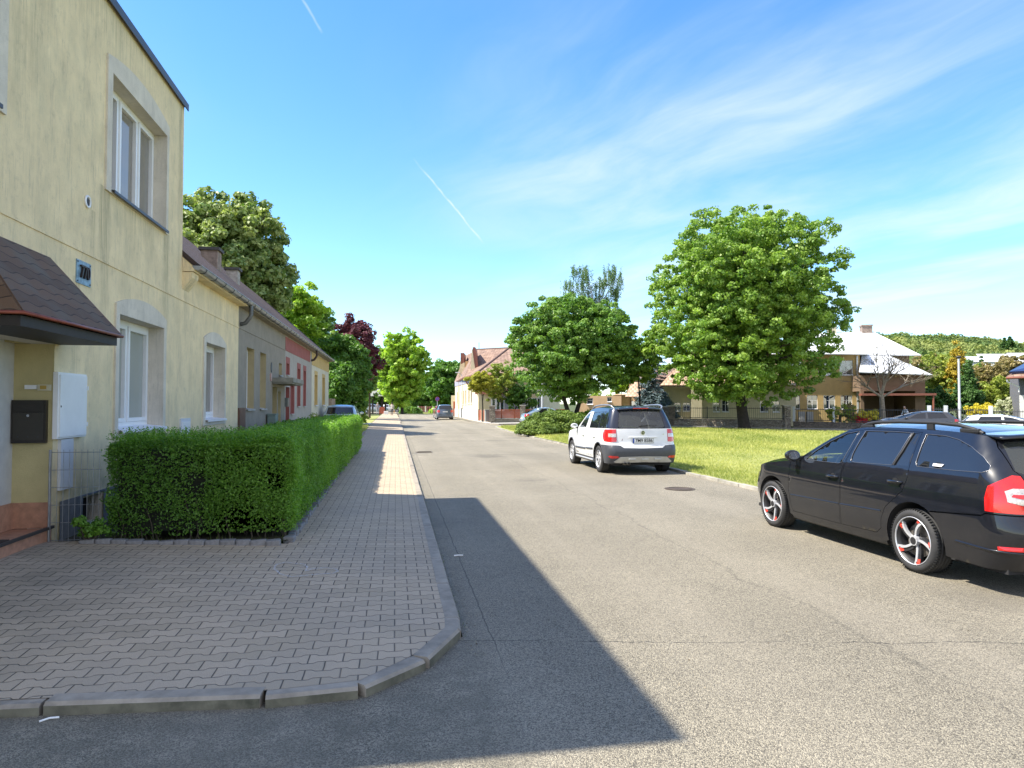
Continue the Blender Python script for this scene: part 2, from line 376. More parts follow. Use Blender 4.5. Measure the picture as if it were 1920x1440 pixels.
# kerb stones (butted one metre stones, the corner ones slightly apart)
def kerbstones():
    b=MB(); r=random.Random(3)
    def stone(p,q,w=.115,h=.068,tilt=0):
        p=Vector((p[0],p[1],0)); q=Vector((q[0],q[1],0)); d=(q-p).normalized(); n=Vector((-d.y,d.x,0))
        g=.006; p=p+d*g; q=q-d*g
        prof=[(0,-.1),(0,h-.018+tilt),(.018,h+tilt),(w,h+.002+tilt),(w,-.1)]
        vs=[];fs=[]
        for s_ in (p,q):
            for a,z in prof: vs.append(s_+n*a+Vector((0,0,z)))
        m=len(prof)
        for i in range(m-1): fs.append((i,i+1,m+i+1,m+i))
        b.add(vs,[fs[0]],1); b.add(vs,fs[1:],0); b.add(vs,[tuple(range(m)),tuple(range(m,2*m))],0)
    for a,c in (((-9,4.3),(-8,4.29)),((-8,4.29),(-7,4.28)),((-7,4.28),(-6,4.26)),((-6,4.26),(-5,4.24)),((-5,4.24),(-4,4.22)),((-4,4.22),(-2.98,4.19)),((-2.97,4.19),(-1.90,4.13)),((-1.89,4.13),(-.735,4.03)),((-.715,4.02),(-.20,4.06)),((-.165,4.07),(.20,4.42)),((.22,4.44),(.47,4.97)),((.475,4.98),(KX,5.25))): stone(a,c,tilt=r.uniform(-.004,.004))
    y=5.25
    while y<80:
        L=1.0 if y<45 else 4.0
        stone((KX+r.uniform(-.003,.003),y),(KX+r.uniform(-.003,.003),y+L),h=.068 if not (52<y<58) else .03,tilt=r.uniform(-.003,.003)); y+=L
    st(b.build('kerb',[M_KERB,M_KERBFACE]))
kerbstones()
# beds and turf between pavement and houses
sheet('soil_bed',[(-3.72,8.13),(-1.19,8.02),(-1.2,16),(-1.33,23.5),(-3.72,23.5)],.16,M_SOIL)
sheet('front_garden_soil',[(-3.72,23.5),(-1.33,23.5),(-1.37,25.2),(-3.72,25.2)],.17,M_PAVE)
sheet('verge_grass',[(-3.72,25.2),(-1.42,25.2),(-1.78,46),(-1.85,51),(-3.9,51),(-9,51),(-9,41.5),(-3.9,41.5)],.16,M_LAWN)
sheet('verge_grass_far',[(-9,56.5),(-1.95,56.5),(-2.0,90),(-9,80)],.15,M_LAWN)
sheet('side_path',[(-12,51.2),(-1.9,51.2),(-1.9,56.3),(-12,56.3)],.155,pm('pale_path',(.42,.40,.36),.9,.1,2))
# lawn on the right
lawn=[(7.07,-15),(6.98,13),(6.9,20),(6.88,28),(6.75,36),(6.95,46),(7.35,49.6)]+LAWNFAR[1:]+[(60,-15)]
sheet('lawn',lawn,lambda x,y:.06+.03*math.sin(x*.35)*math.cos(y*.22)+(.0 if x<8 else .04),M_LAWN,1.6)
def lawn_kerb():
    b=MB(); r=random.Random(5)
    pts=[(7.0,-15),(7.0,0),(6.93,13),(6.84,20),(6.82,28),(6.69,36),(6.88,46),(7.25,49.75),(8.6,50.0),(14,48.5)]
    for a,c in zip(pts,pts[1:]):
        d=Vector((c[0]-a[0],c[1]-a[1],0)); n=max(1,int(d.length/.8)); nn=Vector((d.y,-d.x,0)).normalized()*.11
        for i in range(n):
            p=Vector((a[0],a[1],0))+d*((i+.01)/n); q=Vector((a[0],a[1],0))+d*((i+.985)/n); h=.055+r.uniform(-.012,.012)
            vs=[p,q,q+nn,p+nn]; b.add([v+Vector((0,0,-.1)) for v in vs]+[v+Vector((0,0,h)) for v in vs],[(4,5,6,7),(0,1,5,4),(1,2,6,5),(2,3,7,6),(3,0,4,7)])
    st(b.build('lawn_kerb',pm('lawn_kerb_concrete',(.33,.31,.27),.9,.3,3,.006,50,dirt=.6,dcol=(.09,.10,.04))))
lawn_kerb()
# pavement beyond the cross street (pale), in front of the stone wall and the red fence
off=[(8.2,54.4),(10.6,54.9),(12.8,52.9),(19.0,46.9),(25.8,40.7),(27.3,38.7),(35.3,29.4),(47.3,13)]
inn=[(48.4,13.6),(36.3,30.2),(28.3,39.6),(26.7,41.6),(19.9,47.8),(13.7,54.8),(11.4,58.1),(7.9,56.7),(8.3,60),(9.0,74)]
sheet('far_pavement',off+inn+[(7.35,74),(7.35,60),(7.5,56)],.09,pm('pale_far_paving',(.45,.43,.39),.9,.12,1.2))
fk=MB(); pts=[(7.3,110),(7.3,76),(7.25,60),(7.4,56),(8.2,54.35)]+off[1:]
for a,c in zip(pts,pts[1:]):
    p=Vector((a[0],a[1],0)); q=Vector((c[0],c[1],0)); d=(q-p).normalized(); n=Vector((-d.y,d.x,0))*.12
    fk.add([p+Vector((0,0,-.05)),q+Vector((0,0,-.05)),q+Vector((0,0,.098)),p+Vector((0,0,.098)),p+n+Vector((0,0,.098)),q+n+Vector((0,0,.098))],[(0,1,2,3),(3,2,5,4)])
st(fk.build('far_kerb',M_KERB))
# covers and litter on the road
def disc(name,x,y,z,r,mat,label,cat,sq=False):
    b=MB(); 
    if sq: b.box(-r,r,-r*.8,r*.8,0,.008); [b.box(-r*.85,r*.85,-r*.7+i*r*.24,-r*.7+i*r*.24+r*.09,.008,.016) for i in range(6)]
    else: b.cyl(0,0,0,.008,r,28); b.lathe([(r*.8,.008),(r*.8,.014),(r*.7,.014),(r*.7,.008)],28,'z')
    o=b.build(name,mat,loc=(x,y,z)); tag(o,label,cat); return o
M_IRON=pm('rusty_iron',(.09,.07,.055),.7,.4,12,.004,60,metal=.4)
disc('drain_grate',1.0,24.1,.002,.28,M_IRON,'rusty drain grate in the asphalt near the left kerb','drain grate',True)
disc('manhole_cover',5.59,12.85,.002,.3,M_IRON,'small round iron cover in the road between the two parked cars','manhole cover')
b=MB(); b.tube([(-.05,0,.008),(.0,.006,.01),(.05,.002,.008)],.008,6); tag(b.build('cigarette_butt',pm('white_litter',(.8,.8,.78),.8),loc=(.70,7.63,0)),'small white scrap of litter on the shaded road beside the kerb','litter')
b=MB(); b.tube([(-.035,-.02,.006),(.0,.012,.007),(.045,.016,.006)],.006,6); tag(b.build('litter_stick',MATS['white_litter'],loc=(-1.83,4.07,0)),'tiny white stick of litter on the asphalt below the bottom left kerb','litter')
# chalk outline on the pavers
def chalk():
    m,t=newmat('chalk'); co=t.n('ShaderNodeTexCoord').outputs['Object']
    d=t.n('ShaderNodeBsdfDiffuse',i_Color=(.75,.76,.78,1)); tr=t.n('ShaderNodeBsdfTransparent')
    mx=t.n('ShaderNodeMixShader',i_0=t.mr(t.noise(co,90,3,.7),.42,.58,.0,.6),i_1=tr.outputs[0],i_2=d.outputs[0]); out(t,mx.outputs[0])
    px=[(560,1052),(535,1050),(518,1055),(514,1062),(525,1070),(545,1074),(560,1073),(575,1071),(600,1068),(625,1066),(634,1062),(628,1058),(610,1057),(585,1060),(574,1064),(576,1056),(570,1052),(560,1052)]
    P=[]
    for u,v in px:
        d=cdir(u,v); tt=(.155-1.7)/d.z; P.append(Vector((d.x*tt,d.y*tt,0)))
    Q=[]
    for i in range(len(P)-1):
        for k in range(5): Q.append(P[i].lerp(P[i+1],k/5)+Vector((random.uniform(-.004,.004),random.uniform(-.004,.004),0)))
    b=MB(); L=[];Rr=[]
    for i,p in enumerate(Q):
        d=(Q[min(i+1,len(Q)-1)]-Q[max(0,i-1)]); n=Vector((-d.y,d.x,0)); n=n.normalized()*.009 if n.length>1e-6 else Vector((.007,0,0))
        z=Vector((0,0,pz(p.x,p.y)+.014)); L.append(p+n+z); Rr.append(p-n+z)
    k=len(L); b.add(L+Rr,[(i,i+1,k+i+1,k+i) for i in range(k-1)])
    tag(b.build('chalk_drawing',m),'faint white chalk outline drawn on the shaded pavers','chalk drawing')
chalk()
# granite setts edging the hedge bed
def setts():
    r=random.Random(9); src=None; P=[]
    x=-3.25
    while x<-1.25: P.append((x,8.03-.04*(x+3.3)-.02,0)); x+=.16
    y=8.05
    while y<23: P.append((-1.19-.008*(y-8),y+.1,1)); y+=.19
    b=MB(); b.bevbox(-.082,.082,-.05,.05,-.05,.05,.014); src=b.build('edging_stone',M_STONEK)
    for i,(x,y,k) in enumerate(P):
        o=src if i==0 else src.copy()
        if i: COL.objects.link(o)
        hi=.02 if (k==0 and x<-2.1) else .035
        o.location=(x,y,pz(x)+r.uniform(hi-.02,hi)-.02); o.rotation_euler=(r.uniform(-.08,.08),r.uniform(-.08,.08),(math.pi/2 if k else 0)+r.uniform(-.12,.12)); o.scale=(r.uniform(.93,1.05),r.uniform(.85,1.2),1)
        tag(o,'grey granite sett in the row along the foot of the near end of the hedge' if k==0 else 'grey granite sett in the row along the pavement side of the hedge','edging stone','granite setts edging the hedge bed')
setts()
# pale edging stones by the verge further on
b=MB()
for i in range(12): b.box(-.05,.05,i*.95,i*.95+.9,-.05,.08)
tag(b.build('stone_edging',M_KERB,loc=(-1.47,26.6,.14),rz=.017),'pale concrete edging strip beside the far verge grass','edging')
# hills with forest
def hills():
    me=bpy.data.meshes.new('hill'); nx,ny=220,60; V=[]
    from mathutils import noise as nz
    for j in range(ny):
        Z=330+j*22
        for i in range(nx):
            u=1180+ (2300-1180)*i/(nx-1); p=gp(u,Z)
            ridge=620 + (u-1640)*.0 
            # silhouette height wanted at the ridge distance
            sil={1180:690,1500:655,1640:628,1700:629,1800:631,1850:634,1880:640,1920:643,2000:646,2300:660}
            ks=sorted(sil); vv=np.interp(u,ks,[sil[k] for k in ks]); top=(757-vv)/1275*1250-17
            f=min(1,max(0,(Z-330)/(1250-330))); f=f*f*(3-2*f)
            z=top*f*(1+.10*nz.noise(Vector((p.x*.004,p.y*.004,3))))*(1 if Z<1250 else max(.2,1-(Z-1250)/500))
            z+=5.5*(nz.noise(Vector((p.x*.03,p.y*.03,0)))+.4)*f if Z<1250 else 0
            V.append((p.x,p.y,max(-1,z)))
    F=[(j*nx+i,j*nx+i+1,(j+1)*nx+i+1,(j+1)*nx+i) for j in range(ny-1) for i in range(nx-1)]
    me.from_pydata(V,[],F); me.update()
    m,t=newmat('forest_floor'); co=t.n('ShaderNodeTexCoord').outputs['Object']
    c=t.mix(t.mr(t.noise(co,.012,4),.4,.6),(.035,.085,.02),(.09,.125,.03)); out(t,t.n('ShaderNodeBsdfPrincipled',i_Base_Color=c,i_Roughness=1.).outputs[0])
    o=mk('hill',me,m,smooth=True); st(o); V=np.array(V).reshape(ny,nx,3)
    # forest crowns: many small faces over the slope
    g=np.random.default_rng(4); N=7000; jj=18+g.random(N)**.8*24; ii=g.random(N)*(nx-2)
    C=V[jj.astype(int),ii.astype(int)]+np.c_[g.normal(0,6,N),g.normal(0,6,N),np.zeros(N)]
    rad=g.uniform(4,8,N)*(1+.5*(g.random(N)<.1)); per=60
    tone=np.clip(.5+.5*np.sin(C[:,0]*.017+C[:,1]*.011)+g.normal(0,.28,N),0,1)
    th=g.random((N,per))*2*np.pi; ph=np.arccos(g.random((N,per))*1.1-.1)
    nrm=np.stack([np.sin(ph)*np.cos(th),np.sin(ph)*np.sin(th),np.cos(ph)],-1)
    P=C[:,None]+nrm*rad[:,None,None]*g.uniform(.8,1.08,(N,per,1))
    leaves('forest_on_the_hill',P.reshape(-1,3),nrm.reshape(-1,3),np.repeat(rad*.22,per),leafmat('forest_leaf',(.07,.135,.04),(.25,.28,.08),.15,.9),np.repeat(tone,per)*.8+g.random(N*per)*.2,seed=2,kind='stuff')  # leaf tones lightened: distance haze put into the colour
def leaves(name,P,Nn,size,mat,rnd=None,parent=None,seed=0,kind=None,aspect=.62,jit=.55,fold=False):
    g=np.random.default_rng(seed); n=len(P)
    Nn=Nn+g.normal(0,jit,(n,3)); Nn/=np.linalg.norm(Nn,axis=1)[:,None]+1e-9
    a=np.cross(Nn,g.normal(0,1,(n,3))); a/=np.linalg.norm(a,axis=1)[:,None]+1e-9; b=np.cross(Nn,a)
    s=(np.asarray(size)*g.uniform(.7,1.3,n))[:,None]
    if fold: V=np.stack([P-a*s, P-b*s*aspect+Nn*s*.25, P+a*s, P+b*s*aspect+Nn*s*.25],1)
    else: V=np.stack([P-a*s,P-b*s*aspect,P+a*s,P+b*s*aspect],1)
    V=V.reshape(-1,3).astype(np.float32)
    me=bpy.data.meshes.new(name); me.vertices.add(n*4); me.vertices.foreach_set('co',V.ravel())
    me.loops.add(n*4); me.loops.foreach_set('vertex_index',np.arange(n*4,dtype=np.int32)); me.polygons.add(n)
    me.polygons.foreach_set('loop_start',np.arange(0,n*4,4,dtype=np.int32))
    if rnd is None: rnd=g.random(n)
    at_=me.attributes.new('rnd','FLOAT','FACE'); at_.data.foreach_set('value',np.asarray(rnd,dtype=np.float32)); me.update(calc_edges=True)
    o=mk(name,me,mat,parent)
    if kind: o['kind']=kind
    return o
hills()
# grass blades on the lawn
def grass(name,poly,n,mat,zf,dens_near,h=(.03,.08),seed=1,w=.006):
    g=np.random.default_rng(seed); P=[]
    xs=[p[0] for p in poly]; ys=[p[1] for p in poly]
    pts=np.c_[g.uniform(min(xs),max(xs),n*8),g.uniform(min(ys),max(ys),n*8)]
    d=np.hypot(pts[:,0],pts[:,1]); keep=g.random(len(pts))<np.clip((dens_near/d)**1.6,0,1); pts=pts[keep]
    mask=np.array([pip(p,poly) for p in pts]); pts=pts[mask][:n]; d=np.hypot(pts[:,0],pts[:,1]); k=len(pts)
    H=g.uniform(h[0],h[1],k)*np.clip(d/20,1,1.6); Wd=w*np.clip(d/14,1,5); an=g.random(k)*np.pi*2; ln=g.normal(0,.5,(k,2))*H[:,None]
    z=np.array([zf(x,y) for x,y in pts]); A=np.c_[pts,z-.01]
    dx=np.c_[np.cos(an),np.sin(an),np.zeros(k)]*Wd[:,None]
    T=A+np.c_[ln,H]; V=np.stack([A-dx,A+dx,T],1).reshape(-1,3).astype(np.float32)
    me=bpy.data.meshes.new(name); me.vertices.add(k*3); me.vertices.foreach_set('co',V.ravel()); me.loops.add(k*3); me.loops.foreach_set('vertex_index',np.arange(k*3,dtype=np.int32)); me.polygons.add(k)
    me.polygons.foreach_set('loop_start',np.arange(0,k*3,3,dtype=np.int32)); a=me.attributes.new('rnd','FLOAT','FACE'); pat=np.sin(pts[:,0]*.9+1.3*np.sin(pts[:,1]*.35))*np.sin(pts[:,1]*.55+np.sin(pts[:,0]*.5)*1.5)+.6*np.sin(pts[:,0]*2.7+pts[:,1]*1.9)*np.sin(pts[:,1]*3.1-pts[:,0]); a.data.foreach_set('value',np.clip(.5+.28*pat+g.normal(0,.25,k),0,1.2).astype(np.float32)); me.update(calc_edges=True)
    o=mk(name,me,mat); o['kind']='stuff'; return o
M_GRASS=leafmat('grass_blade',(.19,.24,.05),(.50,.48,.16),.3,.6)
vis=[(7.0,9.5),(6.95,20),(6.95,36),(7.1,46),(7.6,49.2),(14,47.8),(18.4,44.2),(25,36.2),(30,29),(17,13),(12,7.5),(8.5,7.5)]
grass('grass',vis,230000,M_GRASS,lambda x,y:.09,16)
grass('verge_blades',[(-3.6,25.4),(-1.5,25.4),(-1.85,46),(-1.9,50.8),(-5,50.8),(-3.8,41.5)],16000,M_GRASS,lambda x,y:.16,30)

def debris():
    g=np.random.default_rng(12); n=1500; P=[]
    a=np.c_[g.normal(.56,.05,700).clip(.5,.9),4.6+30*g.random(700)**1.6,np.full(700,.004)]
    b_=np.c_[-1.12+g.normal(0,.05,500),8+14*g.random(500)**1.3,np.full(500,.157)]
    c=np.c_[g.uniform(-2.5,7,500),g.uniform(3,14,500),np.full(500,.003)]; c=c[(c[:,0]>.7)]
    P=np.vstack([a,b_,c]); leaves('fallen_leaf_litter',P,np.tile((0,0,1.),(len(P),1)),.007,leafmat('litter_bits',(.10,.07,.035),(.42,.37,.28),.05,.9),None,None,3,'stuff',aspect=.7,jit=.25)
debris()

grass('edge_weeds',[(-3.35,8.06),(-1.25,7.99),(-1.22,8.1),(-1.2,16),(-1.33,23),(-1.42,23),(-1.3,16),(-1.32,8.2),(-3.35,8.2)],2600,leafmat('weed_blade',(.06,.12,.02),(.22,.24,.07),.3,.6),lambda x,y:pz(x,y)-.005,12,h=(.02,.10),seed=5,w=.004)
grass('kerb_weeds',[(.50,4.9),(.53,4.9),(.53,30),(.50,30)],260,MATS['weed_blade'],lambda x,y:0,9,h=(.01,.035),seed=6,w=.004)
XW=-3.72
def stucco(name,col,dirt=.35,dcol=(.22,.20,.12),green=None,rough=.92,runs=()):
    m,t=newmat(name); co=t.n('ShaderNodeTexCoord').outputs['Object']
    k=t.mr(t.noise(co,2.2,5,.65),.3,.7,.88,1.1)
    c=t.mix(1.0,tuple(col)+(1,),t.n('ShaderNodeCombineColor',i_0=k,i_1=k,i_2=k).outputs[0],'MULTIPLY')
    st_=t.noise(t.scale(co,(2.6,2.6,.55)),1.9,8,.75)                                    # runs down the wall
    st2=t.noise(t.scale(co,(16,16,1.6)),1.5,6,.75)
    f=t.m('MULTIPLY',t.mr(st_,.50,.78),t.mr(st2,.42,.66)); c=t.mix(t.m('MULTIPLY',f,dirt,clamp=True),c,dcol)
    thin=t.m('MULTIPLY',t.mr(t.noise(t.scale(co,(30,30,1.1)),1.3,5,.8),.56,.70),t.mr(t.noise(co,.9,3,.6),.40,.62)); c=t.mix(t.m('MULTIPLY',thin,dirt*.8,clamp=True),c,dcol)
    blot=t.mr(t.noise(co,6,6,.8),.54,.74); c=t.mix(t.m('MULTIPLY',blot,dirt*.35),c,dcol)
    if green: c=t.mix(t.m('MULTIPLY',t.mr(t.noise(t.scale(co,(1.,1.,.6)),1.1,6,.7),.48,.74),green[1]),c,green[0])
    if runs:
        sx=t.n('ShaderNodeSeparateXYZ',i_0=co); Y_,Z_=sx.outputs[1],sx.outputs[2]; wn_=t.m('MULTIPLY',t.m('SUBTRACT',t.noise(t.scale(co,(1,1,.5)),3,4,.7),.5),.16); cut=t.mr(t.noise(t.scale(co,(34,34,.7)),1.2,5,.8),.40,.64); acc=None
        for (y_,w_,z0_,z1_,a_) in runs:                     # (along, half width, top, bottom, strength): dirt washed down from sills and edges
            m_=t.m('MULTIPLY',t.mr(t.m('ABSOLUTE',t.m('SUBTRACT',t.m('ADD',Y_,wn_),y_)),w_*.3,w_,1,0,True),t.m('MULTIPLY',t.mr(Z_,z1_,z0_,0,a_),t.m('LESS_THAN',Z_,z0_))); acc=m_ if acc is None else t.m('MAXIMUM',acc,m_)
        c=t.mix(t.m('MULTIPLY',acc,cut),c,(.22,.21,.13))
        base=t.m('MULTIPLY',t.mr(Z_,.55,1.15,.75,0,True),t.mr(t.noise(co,3,5,.7),.35,.65)); c=t.mix(base,c,(.30,.31,.20))
    sp=t.mr(t.noise(co,170,2,.7),.3,.7,.9,1.08); c=t.mix(1.0,c,t.n('ShaderNodeCombineColor',i_0=sp,i_1=sp,i_2=sp).outputs[0],'MULTIPLY')
    bp=t.n('ShaderNodeBump',i_Strength=.7,i_Distance=.006,i_Height=t.m('ADD',t.noise(co,120,3,.7),t.m('MULTIPLY',t.noise(co,22,3),.6)))
    b=t.n('ShaderNodeBsdfPrincipled',i_Base_Color=c,i_Roughness=rough,i_Normal=bp.outputs[0]); b.inputs['Specular IOR Level'].default_value=.2
    out(t,b.outputs[0]); MATS[name]=m; return m
M_YEL=stucco('yellow_render',(.82,.67,.415),1.25,(.34,.30,.22),((.55,.50,.33),.5),runs=((1.3,.22,4.5,2.6,1.),(3.68,.2,4.5,2.2,1.),(2.5,1.0,4.5,3.6,.6),(4.35,.16,6.9,2.2,.9),(0,4.6,6.98,6.0,.55),(.95,.12,4.1,3.2,.6),(.55,.12,3.2,1.2,.7),(1.75,.16,1.3,.55,.9),(3.6,.2,1.3,.5,.9),(5.95,.15,1.3,.5,.8),(7.6,.14,1.3,.5,.8),(-.6,.5,6.9,4.2,.6),(4.75,.12,4.0,2.6,.6)))
M_YEL2=stucco('entrance_render',(.56,.48,.25),.3)
M_WHITE=stucco('pale_surround_render',(.66,.60,.50),.8,(.26,.24,.21))
M_GREYR=stucco('grey_brown_render',(.30,.265,.215),.5,(.14,.12,.10))
M_GREYL=stucco('light_grey_render',(.40,.37,.33),.3,(.2,.18,.16))
M_REDR=stucco('red_render',(.34,.125,.11),.5,(.2,.09,.08))
M_CREAM=stucco('cream_render',(.66,.61,.47),.2)
M_OCHRE=stucco('ochre_render',(.60,.43,.18),.2)
M_TANR=stucco('tan_reveal_render',(.43,.35,.20),.3)
M_PVC=pm('white_window_frame',(.80,.80,.80),.35,.03,3)
M_SILLG=pm('grey_sill',(.35,.35,.34),.5,.1,4)
M_SILL=pm('white_metal_sill',(.74,.76,.80),.4,.05,4)
M_DARKM=pm('dark_metal_flashing',(.045,.05,.06),.45,.1,5)
M_ZINC=pm('zinc_gutter',(.30,.31,.33),.42,.25,5,metal=.6,dirt=.4,dcol=(.12,.10,.08))
M_GLASS=glassmat('window_glass',(.02,.03,.05),ior=2.6); M_GLASSL=glassmat('glass_with_blind',(.33,.35,.31)); M_GLASSC=glassmat('glass_with_curtain',(.22,.20,.17))
M_TILE=None
def tile_mat(name,c1,c2,pu=.3,pv=.36,dark=(.05,.03,.025),axis='xy',depth=.05):
    """roof tiles: object x runs along the eave, y (or z) up the slope"""
    m,t=newmat(name); co=t.n('ShaderNodeTexCoord').outputs['UV']
    sep=t.n('ShaderNodeSeparateXYZ',i_0=co); u=t.m('DIVIDE',sep.outputs[0],pu); v=t.m('DIVIDE',sep.outputs[1],pv)
    row=t.m('FLOOR',v); uu=t.m('ADD',u,t.m('MULTIPLY',t.m('PINGPONG',row,1),.5)); cell=t.n('ShaderNodeCombineXYZ',i_0=t.m('FLOOR',uu),i_1=row).outputs[0]
    r=t.n('ShaderNodeTexWhiteNoise',noise_dimensions='2D',i_0=cell).outputs['Value']
    fv=t.m('FRACT',v); fu=t.m('FRACT',uu); ed=t.m('MINIMUM',fu,t.m('SUBTRACT',1,fu))
    gap=t.m('MAXIMUM',t.mr(fv,0,.12,1,0),t.mr(ed,0,.09,.8,0))
    c=t.mix(r,c1,c2); c=t.mix(t.mr(t.noise(co,1.2,4),.45,.7,0,.5),c,dark); c=t.mix(t.m('MULTIPLY',gap,.8),c,dark)
    h=t.m('ADD',t.m('MULTIPLY',t.m('SUBTRACT',1,fv),1.0),t.m('SINE',t.m('MULTIPLY',fu,math.pi)))
    bp=t.n('ShaderNodeBump',i_Strength=1.,i_Distance=depth,i_Height=h)
    out(t,t.n('ShaderNodeBsdfPrincipled',i_Base_Color=c,i_Roughness=.85,i_Normal=bp.outputs[0]).outputs[0]); MATS[name]=m; return m
def roofplane(name,quads,mat,parent=None,thick=.06,edgemat=None):
    """quads: polygons (eave left, eave right, top...) in metres; UV u along the first edge, v up the slope"""
    me=bpy.data.meshes.new(name); V=[];F=[];UV=[]
    qq=[]
    for q in quads:
        q=[Vector(p) for p in q]
        if len(q)==4:
            n_=(q[1]-q[0]).cross(q[2]-q[0]).normalized()
            if abs((q[3]-q[0]).dot(n_))>.04: qq+=[[q[0],q[1],q[2]],[q[0],q[2],q[3]]]; continue
        qq.append(q)
    for q in qq:
        n=(q[1]-q[0]).cross(q[2]-q[1]).normalized()
        if n.z<0: n=-n
        ud=Vector((0,0,1)).cross(n); ud=ud.normalized() if ud.length>1e-4 else (q[1]-q[0]).normalized(); vd=n.cross(ud)
        if vd.z<0: vd=-vd
        b=len(V); V+=[p+n*thick for p in q]; V+=list(q); k=len(q); F.append([b+i for i in range(k)]); UV+=[((p-q[0]).dot(ud),(p-q[0]).dot(vd)) for p in q]
        F.append([b+k+i for i in range(k)][::-1]); UV+=[(0,0)]*k
        for i in range(k): j=(i+1)%k; F.append([b+i,b+k+i,b+k+j,b+j]); UV+=[(0,.02)]*4
    me.from_pydata([tuple(v) for v in V],[],F); uv=me.uv_layers.new(name='uv'); uv.data.foreach_set('uv',[c for p in UV for c in p]); me.update()
    bm=bmesh.new(); bm.from_mesh(me); bmesh.ops.recalc_face_normals(bm,faces=bm.faces[:]); bm.to_mesh(me); bm.free()
    return mk(name,me,mat,parent)
class Plane:
    """wall plane: origin P0, horizontal direction d, outward normal n; a = along, z = up"""
    def __init__(s,P0,d,n): s.P=Vector(P0); s.d=Vector(d).normalized(); s.n=Vector(n).normalized()
    def p(s,a,z,o=0): v=s.P+s.d*a+s.n*o; return (v.x,v.y,v.z+z)
def wallpanel(pl,name,outline,holes,mat,parent,depth=.25,revmat=None,mb=None,back=.3):
    b=mb or MB(); V,F=cdt(outline,holes); b.add([pl.p(a,z) for a,z in V],F,0)
    for h in holes:
        k=len(h); b.add([pl.p(a,z) for a,z in h]+[pl.p(a,z,-depth) for a,z in h],[(i,(i+1)%k,k+(i+1)%k,k+i) for i in range(k)],1 if revmat else 0)
    if mb: return b
    o=b.build(name,[mat]+([revmat] if revmat else []),parent,fix=False); return o
def rect(a0,a1,z0,z1): return [(a0,z0),(a1,z0),(a1,z1),(a0,z1)]
def arch(a0,a1,z0,z1,rise,n=10): return [(a0,z0),(a1,z0)]+[(a1+(a0-a1)*i/n,z1+rise*(1-(2*i/n-1)**2)) for i in range(n+1)]
def obox(pl,b,a0,a1,z0,z1,o0,o1,mi=0):
    vs=[pl.p(a,z,o) for a in (a0,a1) for z in (z0,z1) for o in (o0,o1)]
    b.add(vs,[(0,1,3,2),(4,6,7,5),(0,4,5,1),(2,3,7,6),(0,2,6,4),(1,5,7,3)],mi)
def window(pl,parent,a0,a1,z0,z1,depth,divs=(.5,),glass=None,frame=None,sill=None,fw=.06,rails=(),label=None,sillmat=None):
    """frame with sashes; children: pane(s), sill"""
    frame=frame or M_PVC; b=MB(); g=.003
    obox(pl,b,a0+g,a1-g,z0,z0+fw,-depth-.04,-depth+.03); obox(pl,b,a0+g,a1-g,z1-fw,z1-g,-depth-.04,-depth+.03)
    obox(pl,b,a0+g,a0+fw,z0+fw,z1-fw,-depth-.04,-depth+.03); obox(pl,b,a1-fw,a1-g,z0+fw,z1-fw,-depth-.04,-depth+.03)
    cuts=[a0+fw]+[a0+(a1-a0)*k for k in divs]+[a1-fw]
    for c in cuts[1:-1]: obox(pl,b,c-fw*.45,c+fw*.45,z0+fw,z1-fw,-depth-.045,-depth+.022)
    for r in rails: zz=z0+(z1-z0)*r; obox(pl,b,a0+fw,a1-fw,zz-.012,zz+.012,-depth-.03,-depth+.018)
    s=fw*.8
    if fw>.045:
        for i in range(len(cuts)-1):
            x0=cuts[i]+(.0 if i==0 else fw*.45); x1=cuts[i+1]-(.0 if i==len(cuts)-2 else fw*.45); x0+=.004;x1-=.004; y0=z0+fw+.004;y1=z1-fw-.004
            for q in ((x0,x1,y0,y0+s),(x0,x1,y1-s,y1),(x0,x0+s,y0+s,y1-s),(x1-s,x1,y0+s,y1-s)): obox(pl,b,*q,-depth-.03,-depth+.045)
    w=b.build('window',frame,parent)
    if label: w['label']=label
    gls=glass if isinstance(glass,(list,tuple)) else [glass or M_GLASS]*(len(cuts)-1)
    for i in range(len(cuts)-1):
        p=MB(); obox(pl,p,cuts[i]+.002,cuts[i+1]-.002,z0+fw*.7,z1-fw*.7,-depth-.012,-depth-.006); p.build('pane',gls[i],w)
    if sill is not None:
        p=MB(); o0=-depth+.03; o1=.05 if sill is True else sill
        vs=[pl.p(a,z,o) for a in (a0-.0,a1+.0) for z,o in ((z0+.012,o0),(z0-.02,o1),(z0-.06,o1),(z0-.06,o1-.015),(z0-.03,o1-.015),(z0-.012,o0))]
        p.add(vs,[(i,(i+1)%6,6+(i+1)%6,6+i) for i in range(6)]+[(0,1,2,3,4,5),(6,7,8,9,10,11)]); p.build('sill',sillmat or M_SILL,w)
    return w
PL=Plane((XW,0,0),(0,1,0),(1,0,0))
